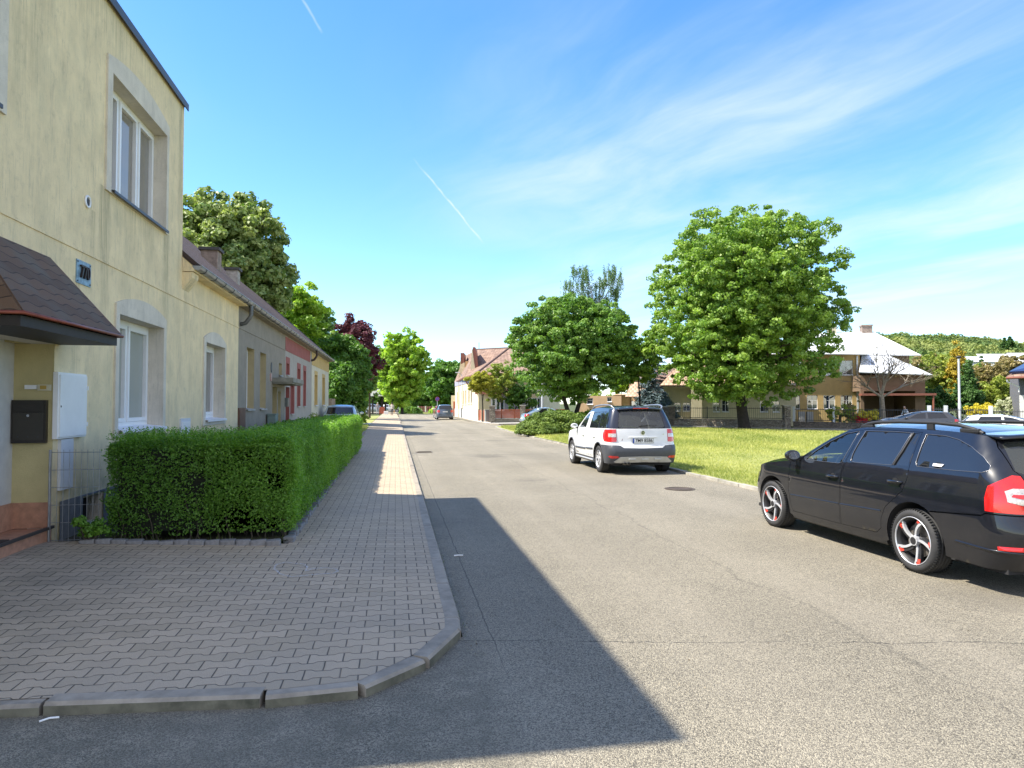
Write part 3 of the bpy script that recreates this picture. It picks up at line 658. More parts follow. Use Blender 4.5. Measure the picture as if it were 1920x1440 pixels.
# ======================= tall yellow house with its low wing
yh=thing('yellow_house','tall flat-topped yellow rendered house with stained walls, on the left beside the pavement','house',(XW,8.2,0))
yh_inv=Matrix.Translation((-XW,-8.2,0))
class Loc(Plane):
    def __init__(s,root): s.P=Vector((XW,0,0))-root.location; s.d=Vector((0,1,0)); s.n=Vector((1,0,0))
py=Loc(yh); DXY=-yh.location
H1=6.98; Y0,Y1,Y2=3.8,12.72,17.12
door=[(5.5,.3),(8.25,.3),(8.25,2.36),(5.5,2.36)]
ups=arch(9.46,11.88,4.5,6.25,.16); upo=rect(9.62,11.78,4.53,6.07)
grs=arch(9.85,11.88,1.27,3.06,.16); gro=rect(9.97,11.76,1.33,2.92)
w2s=arch(14.1,15.87,1.3,3.0,.18); w2o=rect(14.26,15.76,1.37,2.92)
lfs=arch(4.6,7.18,4.5,6.25,.16); lfo=rect(4.76,7.03,4.53,6.07)
cel=[rect(9.0,9.55,.22,.56)]
outline=[(Y0,.05),(Y2,.05),(Y2,4.1),(Y1,4.1),(Y1,H1),(Y0,H1)]
def sh(poly,k=.0): return poly
wallpanel(py,'wall',outline,[door,upo,gro,w2o,lfo]+cel,M_YEL,yh,.24,M_WHITE)
b=MB(); D=DXY
b.box(XW-8+D.x,XW-.3+D.x,Y0+D.y,Y0+.02+D.y,0,H1); b.box(XW-8+D.x,XW-.002+D.x,Y1-.3+D.y,Y1-.002+D.y,3.9,H1); b.box(XW-8+D.x,XW-.0025+D.x,Y0+.021+D.y,Y0+.3+D.y,0,H1)
b.box(XW-8+D.x,XW-7.8+D.x,Y0+.3+D.y,Y2+D.y,0,4.2)
b.build('end_wall',M_YEL,yh)
# surrounds (render bands 2.5 cm proud, with an opening)
def surround(pl,outer,inner,parent,mat,o=.025):
    b=MB(); V,F=cdt(outer,[inner]); b.add([pl.p(a,z,o) for a,z in V],F)
    for h in (outer,inner): k=len(h); b.add([pl.p(a,z,o) for a,z in h]+[pl.p(a,z,-.002) for a,z in h],[(i,(i+1)%k,k+(i+1)%k,k+i) for i in range(k)])
    return b.build('window_surround',mat,parent,fix=False)
for s_,i_ in ((ups,upo),(grs,gro),(w2s,w2o),(lfs,lfo)):
    ii=[(a,z) for a,z in i_]; ss=[(a,z-(.03 if z<i_[0][1] else 0)) for a,z in s_]
    surround(py,ss,ii,yh,M_WHITE)
window(py,yh,9.62,11.78,4.53,6.07,.21,(.333,.667),[M_GLASS,M_GLASSC,M_GLASSC],sill=.07,sillmat=M_DARKM,fw=.065)
window(py,yh,9.97,11.76,1.36,2.92,.24,(.5,),M_GLASSL,sill=.09,fw=.07)
window(py,yh,14.26,15.76,1.4,2.92,.24,(.5,),[M_GLASSL,M_GLASSC],sill=.08,fw=.07)
window(py,yh,4.76,7.03,4.53,6.07,.21,(.333,.667),M_GLASSC,sill=.07,sillmat=M_DARKM,fw=.065)
window(py,yh,9.0,9.55,.22,.56,.2,(),M_GLASS,M_DARKM,fw=.03)
# string course, roof edge
b=MB(); obox(py,b,Y0,Y2-.002,3.515,3.545,-.001,.012); b.build('string_course',M_YEL,yh)
b=MB(); b.box(XW-8+D.x,XW+.06+D.x,Y0-.06+D.y,Y1+.06+D.y,H1,H1+.05); b.box(XW+.045+D.x,XW+.06+D.x,Y0-.06+D.y,Y1+.06+D.y,H1-.07,H1); b.build('roof_edge',M_DARKM,yh)
# entrance recess
b=MB(); X0=D.x+XW
b.box(X0-.55,X0-.40,5.5+D.y,8.25+D.y,.3,2.4); o=b.build('recess_back_wall',pm('pale_grey_paint',(.52,.51,.49),.8,.1,6,.003,90),yh)
b=MB(); b.box(X0-.40,X0-.001,8.247+D.y,8.40+D.y,.62,2.357); b.box(X0-.40,X0-.0015,8.05+D.y,8.2505+D.y,2.361,2.40) ; b.build('recess_side_wall',M_YEL2,yh)
b=MB(); b.box(X0-.402,X0-.004,8.235+D.y,8.40+D.y,.34,.62); b.box(X0-.40,X0-.37,7.0+D.y,8.235+D.y,.34,.62); M_TERRA=pm('terracotta_plinth_tile',(.42,.22,.14),.7,.2,14,.003,60); b.build('plinth_tiles',M_TERRA,yh)
b=MB(); b.box(X0-.40,X0+.01,5.5+D.y,8.235+D.y,.12,.335); b.build('landing',M_TERRA,yh)
b=MB(); b.box(X0+.0,X0+.03,5.5+D.y,8.26+D.y,.335,.365); b.build('landing_edge',pm('dark_step_edge',(.05,.04,.035),.7),yh)
b=MB(); b.box(X0-.36,X0-.06,6.2+D.y,7.55+D.y,.336,.352); mat_o=b.build('door_mat',pm('brown_mat',(.05,.035,.025),.95,.3,60),None); mat_o.location=yh.location; tag(mat_o,'dark brown mat on the terracotta landing at the left frame edge','door mat')
b=MB(); b.box(X0-.395,X0-.37,5.7+D.y,6.7+D.y,.34,2.3); b.build('front_door',pm('brown_door',(.10,.05,.03),.5),yh)
# dark stone base course
b=MB(); obox(py,b,8.41,Y1,.04,.60,.0015,.02); 
vs,fs=None,None
bb=MB(); pan,F=cdt(rect(8.41,Y2-.003,.03,.60),[rect(8.98,9.57,.2,.58)]); bb.add([py.p(a,z,.014) for a,z in pan],F); bb.add([py.p(8.41,.6,.014),py.p(Y2-.003,.6,.014),py.p(Y2-.003,.6,0),py.p(8.41,.6,0)],[(0,1,2,3)])
bb.build('base_course',pm('grey_base_render',(.17,.175,.185),.9,.25,3,.004,70,dirt=.5),yh)
# canopy over the door
def canopy():
    m,t=newmat('bitumen_shingle'); co=t.n('ShaderNodeTexCoord').outputs['UV']; sep=t.n('ShaderNodeSeparateXYZ',i_0=co)
    v=t.m('DIVIDE',t.m('ADD',sep.outputs[1],t.m('MULTIPLY',t.m('SINE',t.m('MULTIPLY',sep.outputs[0],2*math.pi/.30)),.016)),.125)
    ln=t.mr(t.m('FRACT',v),.02,.12,1,0); n=t.mr(t.noise(co,260,2,.8),.3,.7,.7,1.3); row=t.n('ShaderNodeTexWhiteNoise',noise_dimensions='1D'); t.set(row,'W',t.m('FLOOR',v))
    c=t.mix(row.outputs['Value'],(.095,.058,.038),(.135,.082,.052)); c=t.mix(t.mr(t.noise(co,2,3),.45,.7,0,.7),c,(.11,.105,.09)); c=t.mix(1.,c,t.n('ShaderNodeCombineColor',i_0=n,i_1=n,i_2=n).outputs[0],'MULTIPLY'); c=t.mix(ln,c,(.008,.006,.006))
    out(t,t.n('ShaderNodeBsdfPrincipled',i_Base_Color=c,i_Roughness=.85).outputs[0])
    xo=X0+.62; yn,yf=6.32+D.y,8.40+D.y; tn,tf=6.62+D.y,8.08+D.y; zb,zt=2.47,3.28
    roofplane('canopy_roof',[[(xo,yn,zb),(xo,yf,zb),(X0,tf,zt),(X0,tn,zt)],[(X0,yn,zb),(xo,yn,zb),(X0,tn,zt)],[(xo,yf,zb),(X0,yf,zb),(X0,tf,zt)]],m,yh,.015)
    b=MB(); b.box(X0,xo-.03,yn+.03,yf-.03,2.36,2.45); b.build('canopy_frame',pm('dark_brown_timber',(.018,.014,.013),.6,.2,10),yh)
    b=MB(); b.tube([(X0,yn-.01,zb),(xo+.01,yn-.01,zb),(xo+.01,yf+.01,zb),(X0,yf+.01,zb)],.018,8); b.tube([(X0+.005,tn,zt),(X0+.005,tf,zt),(xo,yf,zb+.01)],.012,6); b.build('canopy_trim',pm('copper_trim',(.22,.055,.03),.45,.3,8,metal=.3),yh)
canopy()
# things fixed to the yellow house
def fixed(name,label,cat,a,z): return thing(name,label,cat,(XW,a,z))
t_=fixed('meter_cabinet','large white metal meter cabinet on the yellow wall right of the entrance','cabinet',8.58,1.31); pl=Plane((0,0,0),(0,1,0),(1,0,0))
b=MB(); obox(pl,b,-.35,.35,0,.74,0,.05); b.build('case',M_PVC,t_); b=MB(); obox(pl,b,-.325,.335,.02,.715,.05,.064); d_=b.build('door',pm('white_cabinet_paint',(.76,.76,.75),.5,.04,5),t_); 
for q_,nm_ in (((.336,.35,.55,.6,.02,.075),'hinge'),((.336,.35,.12,.17,.02,.075),'hinge'),((-.31,-.30,.35,.37,.064,.07),'lock')): b=MB(); obox(pl,b,*q_); b.build(nm_,M_PVC if nm_=='hinge' else M_DARKM,d_)
b=MB(); obox(pl,b,-.15,.15,0,.57,0,.035); tag(b.build('cable_duct',pm('grey_white_duct',(.60,.62,.66),.5,.06,5),loc=(XW,8.51,.73)),'narrow pale grey duct cover below the large white meter cabinet','duct cover')
t_=fixed('small_service_box','small grey white service box low on the yellow wall between the two ground floor windows','service box',12.96,1.02); b=MB(); obox(pl,b,-.28,.28,0,.42,0,.03); b.build('case',MATS['grey_white_duct'],t_); b=MB(); obox(pl,b,-.23,.23,.03,.36,.03,.042); b.build('door',MATS['white_cabinet_paint'],t_)
t_=fixed('house_number_sign','weathered blue metal number plate reading 770 above the canopy','house number sign',8.9,3.27)
b=MB(); obox(pl,b,-.19,.19,-.14,.14,0,.012); b.build('plate',pm('bluish_metal',(.22,.33,.42),.4,.4,20,metal=.3),t_)
me=text_mesh('770',.21,.012); o=mk('digits',me,pm('dark_brown_digit',(.035,.022,.018),.5),t_,loc=(.026,0,0)); o.rotation_euler=(R(90),0,R(90)); o.scale=(.80,1.05,1)
b=MB(); [b.tube([(.01,a,z),(.018,a,z)],.01,8) for a in (-.165,.165) for z in (-.115,.115)]; b.build('screws',M_DARKM,t_)
t_=fixed('wall_vent','small round white vent with dark grille on the upper yellow wall','vent',8.97,4.16); b=MB(); b.lathe([(.055,0),(.075,.0),(.078,.02),(.055,.022),(.055,0)],24,'x'); b.build('ring',M_PVC,t_); b=MB(); b.tube([(.0,0,0),(.008,0,0)],.055,20); [b.box(.008,.014,-.05,.05,z-.004,z+.004) for z in (-.03,-.015,0,.015,.03)]; b.build('grille',pm('vent_grille',(.08,.08,.09),.6),t_)
# mailbox and bell buttons on the recess side wall (faces the camera)
pm_=Plane((0,0,0),(1,0,0),(0,-1,0))
t_=thing('mailbox','dark brown metal letterbox with a round lock beside the entrance','mailbox',(-3.94,8.246,1.27))
b=MB(); obox(pm_,b,-.17,.17,0,.47,0,.05); b.build('case',pm('dark_brown_metal',(.030,.024,.018),.35,.15,12),t_)
b=MB(); obox(pm_,b,-.15,.15,.035,.33,.05,.06); b.build('door',pm('mailbox_door',(.045,.038,.028),.3,.1,9),t_); b=MB(); obox(pm_,b,-.15,.15,.345,.43,.05,.066); b.build('flap',MATS['dark_brown_metal'],t_)
b=MB(); b.tube([(0,-.06,.30),(0,-.07,.30)],.014,14); b.build('lock',pm('chrome_lock',(.6,.6,.6),.25,metal=1),t_)
b=MB(); [b.tube([(x,-.06,.07),(x,-.064,.07)],.006,8) for x in (-.1,0,.1)]; b.build('vent_holes',M_DARKM,t_)
t_=thing('door_bell','white and cream bell button panel above the dark letterbox','door bell',(-3.87,8.246,1.86))
b=MB(); obox(pm_,b,-.13,-.01,0,.045,0,.025); b.build('name_plate',M_PVC,t_); b=MB(); obox(pm_,b,.0,.13,-.015,.05,0,.03); b.build('panel',pm('cream_plastic',(.6,.56,.42),.5),t_); b=MB(); obox(pm_,b,.03,.09,.0,.04,.03,.04); b.build('button',pm('amber_button',(.45,.3,.06),.4),t_)
# ======================= low row: roof, gutter, chimneys per house
M_TILE=tile_mat('red_brown_tile',(.06,.03,.022),(.035,.023,.02))
def lowroof(root,y0,y1,z=4.14,ridge=(-6.95,7.15),mat=None):
    o=root.location; xe=-3.52
    roofplane('roof',[[(xe-o.x,y0-o.y,z-o.z),(xe-o.x,y1-o.y,z-o.z),(ridge[0]-o.x,y1-o.y,ridge[1]),(ridge[0]-o.x,y0-o.y,ridge[1])],[(ridge[0]*2-xe-o.x,y1-o.y,z),(ridge[0]*2-xe-o.x,y0-o.y,z),(ridge[0]-o.x,y0-o.y,ridge[1]),(ridge[0]-o.x,y1-o.y,ridge[1])]],mat or M_TILE,root,.07)
    b=MB(); n=12; yy=[y0-o.y,y1-o.y]
    arc=[( .0+.075*math.cos(a),.075*math.sin(a)) for a in [math.pi+math.pi*i/n for i in range(n+1)]]
    vs=[(xe+.045-o.x+a,y,z-.0+c) for y in yy for a,c in arc]+[(xe+.045-o.x+a*.93,y,z-.0+c*.93) for y in yy for a,c in arc]; k=n+1
    b.add(vs,[(i,i+1,k+i+1,k+i) for i in range(n)]+[(2*k+i,2*k+i+1,3*k+i+1,3*k+i) for i in range(n)],0,True)
    b.tube([(xe+.12-o.x,yy[0],z+.002),(xe+.12-o.x,yy[1],z+.002)],.011,6); b.add([(xe+.045-o.x+a,yy[0],z+c) for a,c in arc],[tuple(range(k))])
    g=b.build('gutter',M_ZINC,root,fix=False); y=y0+.35; br=None
    while y<y1:
        if br is None: b=MB(); b.tube([(xe+.045-o.x+.079*math.cos(a),0,z+.079*math.sin(a)) for a in [math.pi+math.pi*i/8 for i in range(9)]],.008,5); br=b.build('gutter_bracket',M_DARKM,g,loc=(0,y-o.y,0))
        else: c_=br.copy(); COL.objects.link(c_); c_.parent=g; c_.location=(0,y-o.y,0)
        y+=.72
    b=MB(); b.box(XW-o.x-.001,xe-o.x,y0-o.y+.002,y1-o.y-.002,z-.10,z-.02); b.build('soffit',M_YEL if root is yh else M_GREYR,root)
    b2_=MB(); [b2_.add([(XW-.01-o.x,yy_-o.y,z-.12),(xe-o.x,yy_-o.y,z-.02),(ridge[0]-o.x,yy_-o.y,ridge[1]-.03),(XW-3-o.x,yy_-o.y,z-.12)],[(0,1,2,3)]) for yy_ in (y0+.012,)]; b2_.build('eave_end',M_YEL if root is yh else M_GREYR,root)
    b=MB()
    b.add([(XW-.01-o.x,y1-.01-o.y,z-.3),(ridge[0]*2-XW-o.x,y1-.01-o.y,z-.3),(ridge[0]*2-XW-o.x,y1-.01-o.y,0),(XW-.01-o.x,y1-.01-o.y,0)],[(0,1,2,3)]); 
    b.add([(XW-.01-o.x,y1-.01-o.y,z-.3),(ridge[0]*2-XW-o.x,y1-.01-o.y,z-.3),(ridge[0]-o.x,y1-.01-o.y,ridge[1]-.05)],[(0,1,2)]); b.build('gable_wall',M_CREAM if y1>30 else M_GREYR,root)
lowroof(yh,Y1+.002,Y2,4.14)
# corbel under the eave next to the tall block
b=MB(); b.prism([(XW+D.x,3.72),(XW+D.x+.16,3.93),(XW+D.x+.17,4.03),(XW+D.x,4.03)],Y1+.02+D.y,Y1+.4+D.y,'y'); b.build('eave_corbel',M_YEL,yh)
M_CHIM=pm('chimney_brick',(.30,.23,.19),.9,.3,8,.01,30,dirt=.5)
def chimney(root,x,y,z0,z1,w,d,mat=None,cap=True):
    o=root.location; b=MB(); b.box(x-w/2-o.x,x+w/2-o.x,y-d/2-o.y,y+d/2-o.y,z0,z1)
    i=0; zz=z0+.1
    while zz<z1-.1: b.box(x-w/2-.004-o.x,x+w/2+.004-o.x,y-d/2-.004-o.y,y+d/2+.004-o.y,zz,zz+.055); zz+=.07
    c_=b.build('chimney',mat or M_CHIM,root)
    if cap: b=MB(); b.box(x-w/2-.06-o.x,x+w/2+.06-o.x,y-d/2-.06-o.y,y+d/2+.06-o.y,z1,z1+.08); b.build('cap',pm('dark_cap',(.07,.065,.06),.8,.2,8),c_)
c0=at(396,500,18.5); chimney(yh,c0.x,c0.y,c0.z-1.2,at(396,472,18.5).z,.42,.42)
# ======================= grey-brown house
gb=thing('grey_brown_house','low grey brown rendered terraced house with narrow deep window openings and a flat concrete canopy','house',(XW,17.12,0)); pg=Loc(gb)
gy0,gy1=17.122,24.12; gh=[rect(18.07,18.98,1.56,3.14),rect(19.8,20.66,1.56,3.14),rect(21.85,22.6,.2,2.22),rect(22.88,23.45,2.63,3.02),rect(22.75,23.3,1.0,2.1)]
gh[2]=rect(21.75,22.55,.2,2.22)
wallpanel(pg,'wall',rect(gy0,gy1,.05,4.1),gh,M_GREYR,gb,.22,M_TANR)
for a0,a1,z0,z1 in ((18.07,18.98,1.56,3.14),(19.8,20.66,1.56,3.14),(22.88,23.45,2.63,3.02),(22.75,23.3,1.0,2.1)): window(pg,gb,a0,a1,z0+.02,z1,.2,() if a1-a0<.7 else (.5,),M_GLASSC,sill=.05,fw=.05,sillmat=M_SILLG)
def doorleaf(pl,parent,a0,a1,z0,z1,depth,mat):
    b=MB(); obox(pl,b,a0+.01,a1-.01,z0,z1-.01,-depth-.05,-depth)
    obox(pl,b,a0+.1,a1-.1,z0+.15,z0+.9,-depth,-depth+.015); obox(pl,b,a0+.1,a1-.1,z0+1.05,z1-.2,-depth,-depth+.015); dd=b.build('door',mat,parent); b=MB(); obox(pl,b,a1-.1,a1-.07,z0+.98,z0+1.02,-depth+.0,-depth+.06); b.build('handle',M_ZINC,dd)
doorleaf(pg,gb,21.75,22.55,.2,2.2,.2,pm('ochre_door',(.30,.24,.12),.6,.15,6))
b=MB(); obox(pg,b,gy0,gy1,3.515,3.545,-.001,.014); b.build('string_course',M_GREYR,gb)
b=MB(); obox(pg,b,21.65,24.1,2.36,2.50,.002,.62); obox(pg,b,21.68,24.1,2.31,2.36,.002,.58); b.build('door_canopy',pm('weathered_concrete',(.24,.23,.19),.9,.3,4,.006,50,dirt=.6),gb)
lowroof(gb,gy0,gy1)
c0=at(437,520,21.5); chimney(gb,c0.x,c0.y,c0.z-.6,at(437,508,21.5).z,.34,.34,pm('pale_chimney',(.42,.38,.34),.9,.3,9,.01,30,dirt=.5))
def downpipe(root,y,mat,z=4.12,xt=-3.47,ybend=.0):
    o=root.location; b=MB(); b.tube([(xt-o.x,y-o.y,z-.05),(xt-o.x,y-o.y,z-.30),(xt-.06-o.x,y-o.y-.02,z-.38),(XW+.10-o.x,y-.25-o.y,z-.55),(XW+.06-o.x,y-.3-o.y,z-.66),(XW+.06-o.x,y-.3-o.y,.2)],.045,10); b.build('downpipe',mat,root)
def elbow(root,y,mat,z=4.12,xt=-3.47):
    o=root.location; b=MB(); b.tube([(xt-o.x,y-o.y,z-.04),(xt-o.x,y-o.y,z-.27),(xt-.03-o.x,y-o.y,z-.34),(XW+.12-o.x,y-.0-o.y,z-.47),(XW+.0-o.x,y-.0-o.y,z-.50)],.05,10); b.build('downpipe',mat,root)
elbow(gb,17.28,pm('dark_zinc',(.13,.135,.14),.5,.2,5,metal=.5))
t_=thing('brown_meter_cabinet','tall rusty brown metal cabinet door on the grey brown wall next to the yellow house','cabinet',(XW,17.5,.55)); b=MB(); obox(pl,b,-.36,.36,0,1.05,0,.03); b.build('frame',pm('brown_paint',(.13,.065,.04),.6,.2,5),t_); b=MB(); obox(pl,b,-.31,.31,.05,1.0,.03,.04); b.build('door',MATS['brown_paint'],t_)
t_=thing('green_post','grey green service post against the grey brown wall','service post',(XW+.16,20.9,.17)); b=MB(); b.bevbox(-.12,.12,-.2,.2,0,1.2,.02); b.build('case',pm('grey_green_plastic',(.16,.22,.20),.6,.1,5),t_); b=MB(); b.box(-.13,.13,-.21,.21,1.2,1.24); b.build('lid',MATS['grey_green_plastic'],t_)
t_=thing('door_number','small black oval house number plate on the grey brown wall','house number sign',(XW,21.5,2.8)); b=MB(); b.M=Matrix.Diagonal((1,1,1.7,1)); b.tube([(0,0,0),(.02,0,0)],.09,18); b.build('plate',M_DARKM,t_)
b=MB(); obox(pl,b,-.09,.09,-.11,.11,0,.03); tag(b.build('wall_lamp',pm('red_white_box',(.45,.28,.24),.5,.2,30),loc=(XW,21.4,2.5)),'small pinkish box on the wall above the concrete canopy left end','wall box')
# ======================= red and grey house
rh=thing('red_grey_house','low grey terraced house with dull red frieze and red framed narrow windows','house',(XW,24.12,0)); pr=Loc(rh)
ry0,ry1=24.122,31.55; rw=[rect(24.4,24.95,2.72,3.12),rect(24.5,25.25,1.02,2.2),rect(27.0,27.8,1.62,3.05),rect(28.75,29.5,1.62,3.05),rect(25.55,26.25,.2,2.3)]
rw=[rect(24.4,24.95,2.72,3.1),rect(25.45,26.15,1.35,2.35),rect(27.1,27.75,1.62,3.05),rect(28.85,29.45,1.62,3.05),rect(24.3,25.15,.2,2.28)]
wallpanel(pr,'wall',rect(ry0,ry1,.05,4.1),rw,M_GREYL,rh,.2,M_REDR)
for i,h in enumerate(rw):
    a0,a1,z0,z1=h[0][0],h[1][0],h[0][1],h[2][1]
    if i==4: doorleaf(pr,rh,a0,a1,z0,z1,.18,pm('red_brown_door',(.20,.05,.04),.5,.15,6)); continue
    surround(pr,rect(a0-.14,a1+.14,z0-.02,z1+.22),rect(a0,a1,z0,z1),rh,M_REDR,.012)
    window(pr,rh,a0,a1,z0,z1,.18,(),M_GLASSC,pm('dark_red_frame',(.16,.04,.035),.5),sill=.05,fw=.05,sillmat=M_SILLG)
b=MB(); obox(pr,b,ry0,30.9,3.52,4.0,.001,.012); b.build('frieze',M_REDR,rh)
lowroof(rh,ry0,ry1); elbow(rh,31.3,pm('dark_brown_pipe',(.05,.03,.025),.5))
b=MB(); obox(pl,b,-.12,.12,-.15,.15,0,.1); tag(b.build('letter_box',pm('grey_tin',(.18,.19,.18),.5,.2,9,metal=.4),loc=(XW,24.2+.02,1.75)),'grey tin letterbox beside the red brown door','mailbox')
# ======================= cream house
ch=thing('cream_house','low cream terraced house with an ochre frieze at the far end of the row','house',(XW,31.55,0)); pc=Loc(ch)
cy0,cy1=31.552,39.4; cw_=[rect(32.75,33.7,1.65,3.05),rect(36.1,37.2,1.65,3.05)]
wallpanel(pc,'wall',rect(cy0,cy1,.05,4.1),cw_,M_CREAM,ch,.2,M_OCHRE)
for h in cw_:
    a0,a1=h[0][0],h[1][0]; surround(pc,rect(a0-.14,a1+.14,1.63,3.24),rect(a0,a1,1.65,3.05),ch,M_OCHRE,.012); window(pc,ch,a0,a1,1.65,3.05,.18,(.5,),M_GLASSC,pm('brown_frame',(.22,.12,.05),.5),sill=.07,fw=.05)
b=MB(); obox(pc,b,cy0,cy1,3.45,4.0,.001,.014); b.build('frieze',M_OCHRE,ch)
lowroof(ch,cy0,cy1)
b=MB(); b.box(-.15,.15,-1.2,1.2,0,1.9); tag(b.build('brick_gate_pillar',pm('brick_tan',(.33,.24,.17),.9,.3,10,.01,20),loc=(XW-.1,42.0,.1)),'tan masonry pillar beyond the corner of the cream house','pillar')
# ======================= welded mesh fence panel by the entrance
def meshfence():
    t_=thing('mesh_fence','galvanised welded wire fence panel between the entrance and the hedge','fence',(-3.70,8.14,.2)); b=MB(); w=.52
    for i in range(6):
        z=.02+i*.19; b.tube([(0,0,z),(w,0.0,z)],.0035,5)
    for i in range(9): b.tube([(.02+i*.06,0,-.02),(.02+i*.06,0,1.0)],.0026,5)
    b.build('mesh_panel',M_ZINC,t_); b=MB(); b.tube([(0,.01,-.05),(0,.01,1.0)],.012,8); b.build('post',M_ZINC,t_)
meshfence()
M_BARK=pm('bark',(.075,.06,.045),.95,.35,6,.02,25); M_BARKD=pm('dark_bark',(.035,.028,.022),.95,.3,6,.02,25)
from mathutils import noise as mnz
def boxscatter(x0,x1,y0,y1,z0,z1,dens,g,top=True,round_=.10):
    """points + normals on the visible faces of a hedge block, density falls with distance"""
    P=[];N=[]
    faces=[('y',-1,y0,(x0,x1),(z0,z1)),('y',1,y1,(x0,x1),(z0,z1)),('x',1,x1,(y0,y1),(z0,z1)),('x',-1,x0,(y0,y1),(z0,z1)),('z',1,z1,(x0,x1),(y0,y1))]
    for ax,s,c,A,B in faces:
        n=int((A[1]-A[0])*(B[1]-B[0])*dens); a=g.uniform(A[0],A[1],n); b=g.uniform(B[0],B[1],n)
        if ax=='y': p=np.c_[a,np.full(n,c),b]; nn=(0,s,0)
        elif ax=='x': p=np.c_[np.full(n,c),a,b]; nn=(s,0,0)
        else: p=np.c_[a,b,np.full(n,c)]; nn=(0,0,1)
        P.append(p); N.append(np.tile(nn,(n,1)).astype(float))
    return np.vstack(P),np.vstack(N)
def hedge(name,label,blocks,mat,dens,leaf,seed=1,core=None,rough=.07,group=None,loc=(0,0,0),side=0):
    root=thing(name,label,'hedge',loc,0,group); g=np.random.default_rng(seed); PP=[];NN=[]; L=np.array(loc)
    cb=MB()
    for (x0,x1,y0,y1,z0,z1) in blocks:
        P,N=boxscatter(x0,x1,y0,y1,z0,z1,dens,g)
        inside=np.zeros(len(P),bool)
        for (a0,a1,b0,b1,c0,c1) in blocks:
            if (a0,b0)==(x0,y0) and (a1,b1)==(x1,y1): continue
            inside|=(P[:,0]>a0+.05)&(P[:,0]<a1-.05)&(P[:,1]>b0+.05)&(P[:,1]<b1-.05)&(P[:,2]<c1-.01)
        P,N=P[~inside],N[~inside]
        d=np.hypot(P[:,0]+L[0],P[:,1]+L[1]); keep=g.random(len(P))<np.clip((10/d)**1.35,0,1); P,N,d=P[keep],N[keep],d[keep]
        # rounded edges and lumpy clipping
        cx,cy=(x0+x1)/2,(y0+y1)/2; k=.10
        ex=np.clip(np.abs(P[:,0]-cx)-((x1-x0)/2-k),0,None); ey=np.clip(np.abs(P[:,1]-cy)-((y1-y0)/2-k),0,None); ez=np.clip(P[:,2]-(z1-k),0,None)
        r=np.sqrt(ex**2+ey**2+ez**2); f=np.where(r>k,(k-r),0)[:,None]
        dirv=np.c_[np.sign(P[:,0]-cx)*ex,np.sign(P[:,1]-cy)*ey,ez]; dirv/=np.linalg.norm(dirv,axis=1)[:,None]+1e-9; P=P+dirv*f
        q=(P+L)[:,:3]; lump=np.sin(q[:,0]*5.1+q[:,2]*4.3)*np.sin(q[:,1]*4.7+q[:,2]*3.1)+.7*np.sin(q[:,0]*11.3+q[:,1]*9.1)*np.sin(q[:,2]*12.7+q[:,1]*3.)
        P=P+N*(lump*.034+g.normal(0,1,len(P))*rough*.45-rough*.5)[:,None]
        top=(N[:,2]>.5); P[top,2]+=np.abs(g.normal(0,.018,top.sum()))
        hole=np.sin(q[:,0]*7.+q[:,1]*6.2+1.)*np.sin(q[:,2]*8.+q[:,1]*2.1)+g.normal(0,.35,len(P)); low=(P[:,2]<z0+.16)
        ok=~((~top)&((hole>.6)|(low&(g.random(len(P))<.62)))); P,N=P[ok],N[ok]
        PP.append(P);NN.append(N)
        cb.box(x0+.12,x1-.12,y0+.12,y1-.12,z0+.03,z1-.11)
    P=np.vstack(PP);N=np.vstack(NN); d=np.hypot(P[:,0]+L[0],P[:,1]+L[1])
    rnd=np.clip(.32+.2*np.sin(P[:,1]*1.3+P[:,0]*2.)+g.normal(0,.22,len(P))+side*((N[:,0]>.5)*.45+(N[:,2]>.5)*.25),0,1.3)  # side and top leaves lighter: new growth, plus skylight put into the tone
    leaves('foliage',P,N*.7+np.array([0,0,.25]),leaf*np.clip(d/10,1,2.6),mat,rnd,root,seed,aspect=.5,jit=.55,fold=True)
    gi=g.random(len(P))<.5; leaves('inner_foliage',P[gi]-N[gi]*g.uniform(.05,.11,(gi.sum(),1)),N[gi]*.6+np.array([0,0,.2]),leaf*1.15*np.clip(d[gi]/10,1,2.6),mat,rnd[gi]*.5,root,seed+1,aspect=.5,jit=.7,fold=True)  # inner leaves toned darker: shade inside the hedge put into their colour
    cb.build('dark_core',core or pm('hedge_core',(.012,.016,.008),1.,.4,14),root)  # near-black box stands in for the shaded hollow inside the hedge
    return root
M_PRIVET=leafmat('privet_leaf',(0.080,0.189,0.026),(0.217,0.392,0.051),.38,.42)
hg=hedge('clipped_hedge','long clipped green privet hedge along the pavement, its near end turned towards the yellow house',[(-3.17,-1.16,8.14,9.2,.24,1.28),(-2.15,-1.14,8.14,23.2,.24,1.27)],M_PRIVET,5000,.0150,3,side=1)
b=MB(); r=random.Random(4)
for i in range(70):
    if i<30: x,y=r.uniform(-3.1,-1.25),r.uniform(8.2,8.5)
    else: x,y=r.uniform(-1.5,-1.2),8.2+(i-30)*.34
    b.tube([(x,y,.15),(x+r.uniform(-.06,.06),y+r.uniform(-.05,.05),.35),(x+r.uniform(-.12,.12),y+r.uniform(-.08,.08),.62)],[.009,.007,.004],5)
b.build('stems',M_BARK,hg)
g=np.random.default_rng(8); N_=800; P=np.c_[g.uniform(-3.15,-1.2,N_),g.uniform(8.15,9.1,N_),np.full(N_,1.30)]; P2=np.c_[g.uniform(-2.1,-1.15,700),8.15+15*g.random(700)**1.4,np.full(700,1.29)]; P=np.vstack([P,P2])
sp=np.repeat(P,6,0)+np.c_[g.normal(0,.012,(len(P)*6,2)),np.tile(np.arange(6)*.017,len(P))*np.repeat(g.uniform(.3,1.5,len(P)),6)]
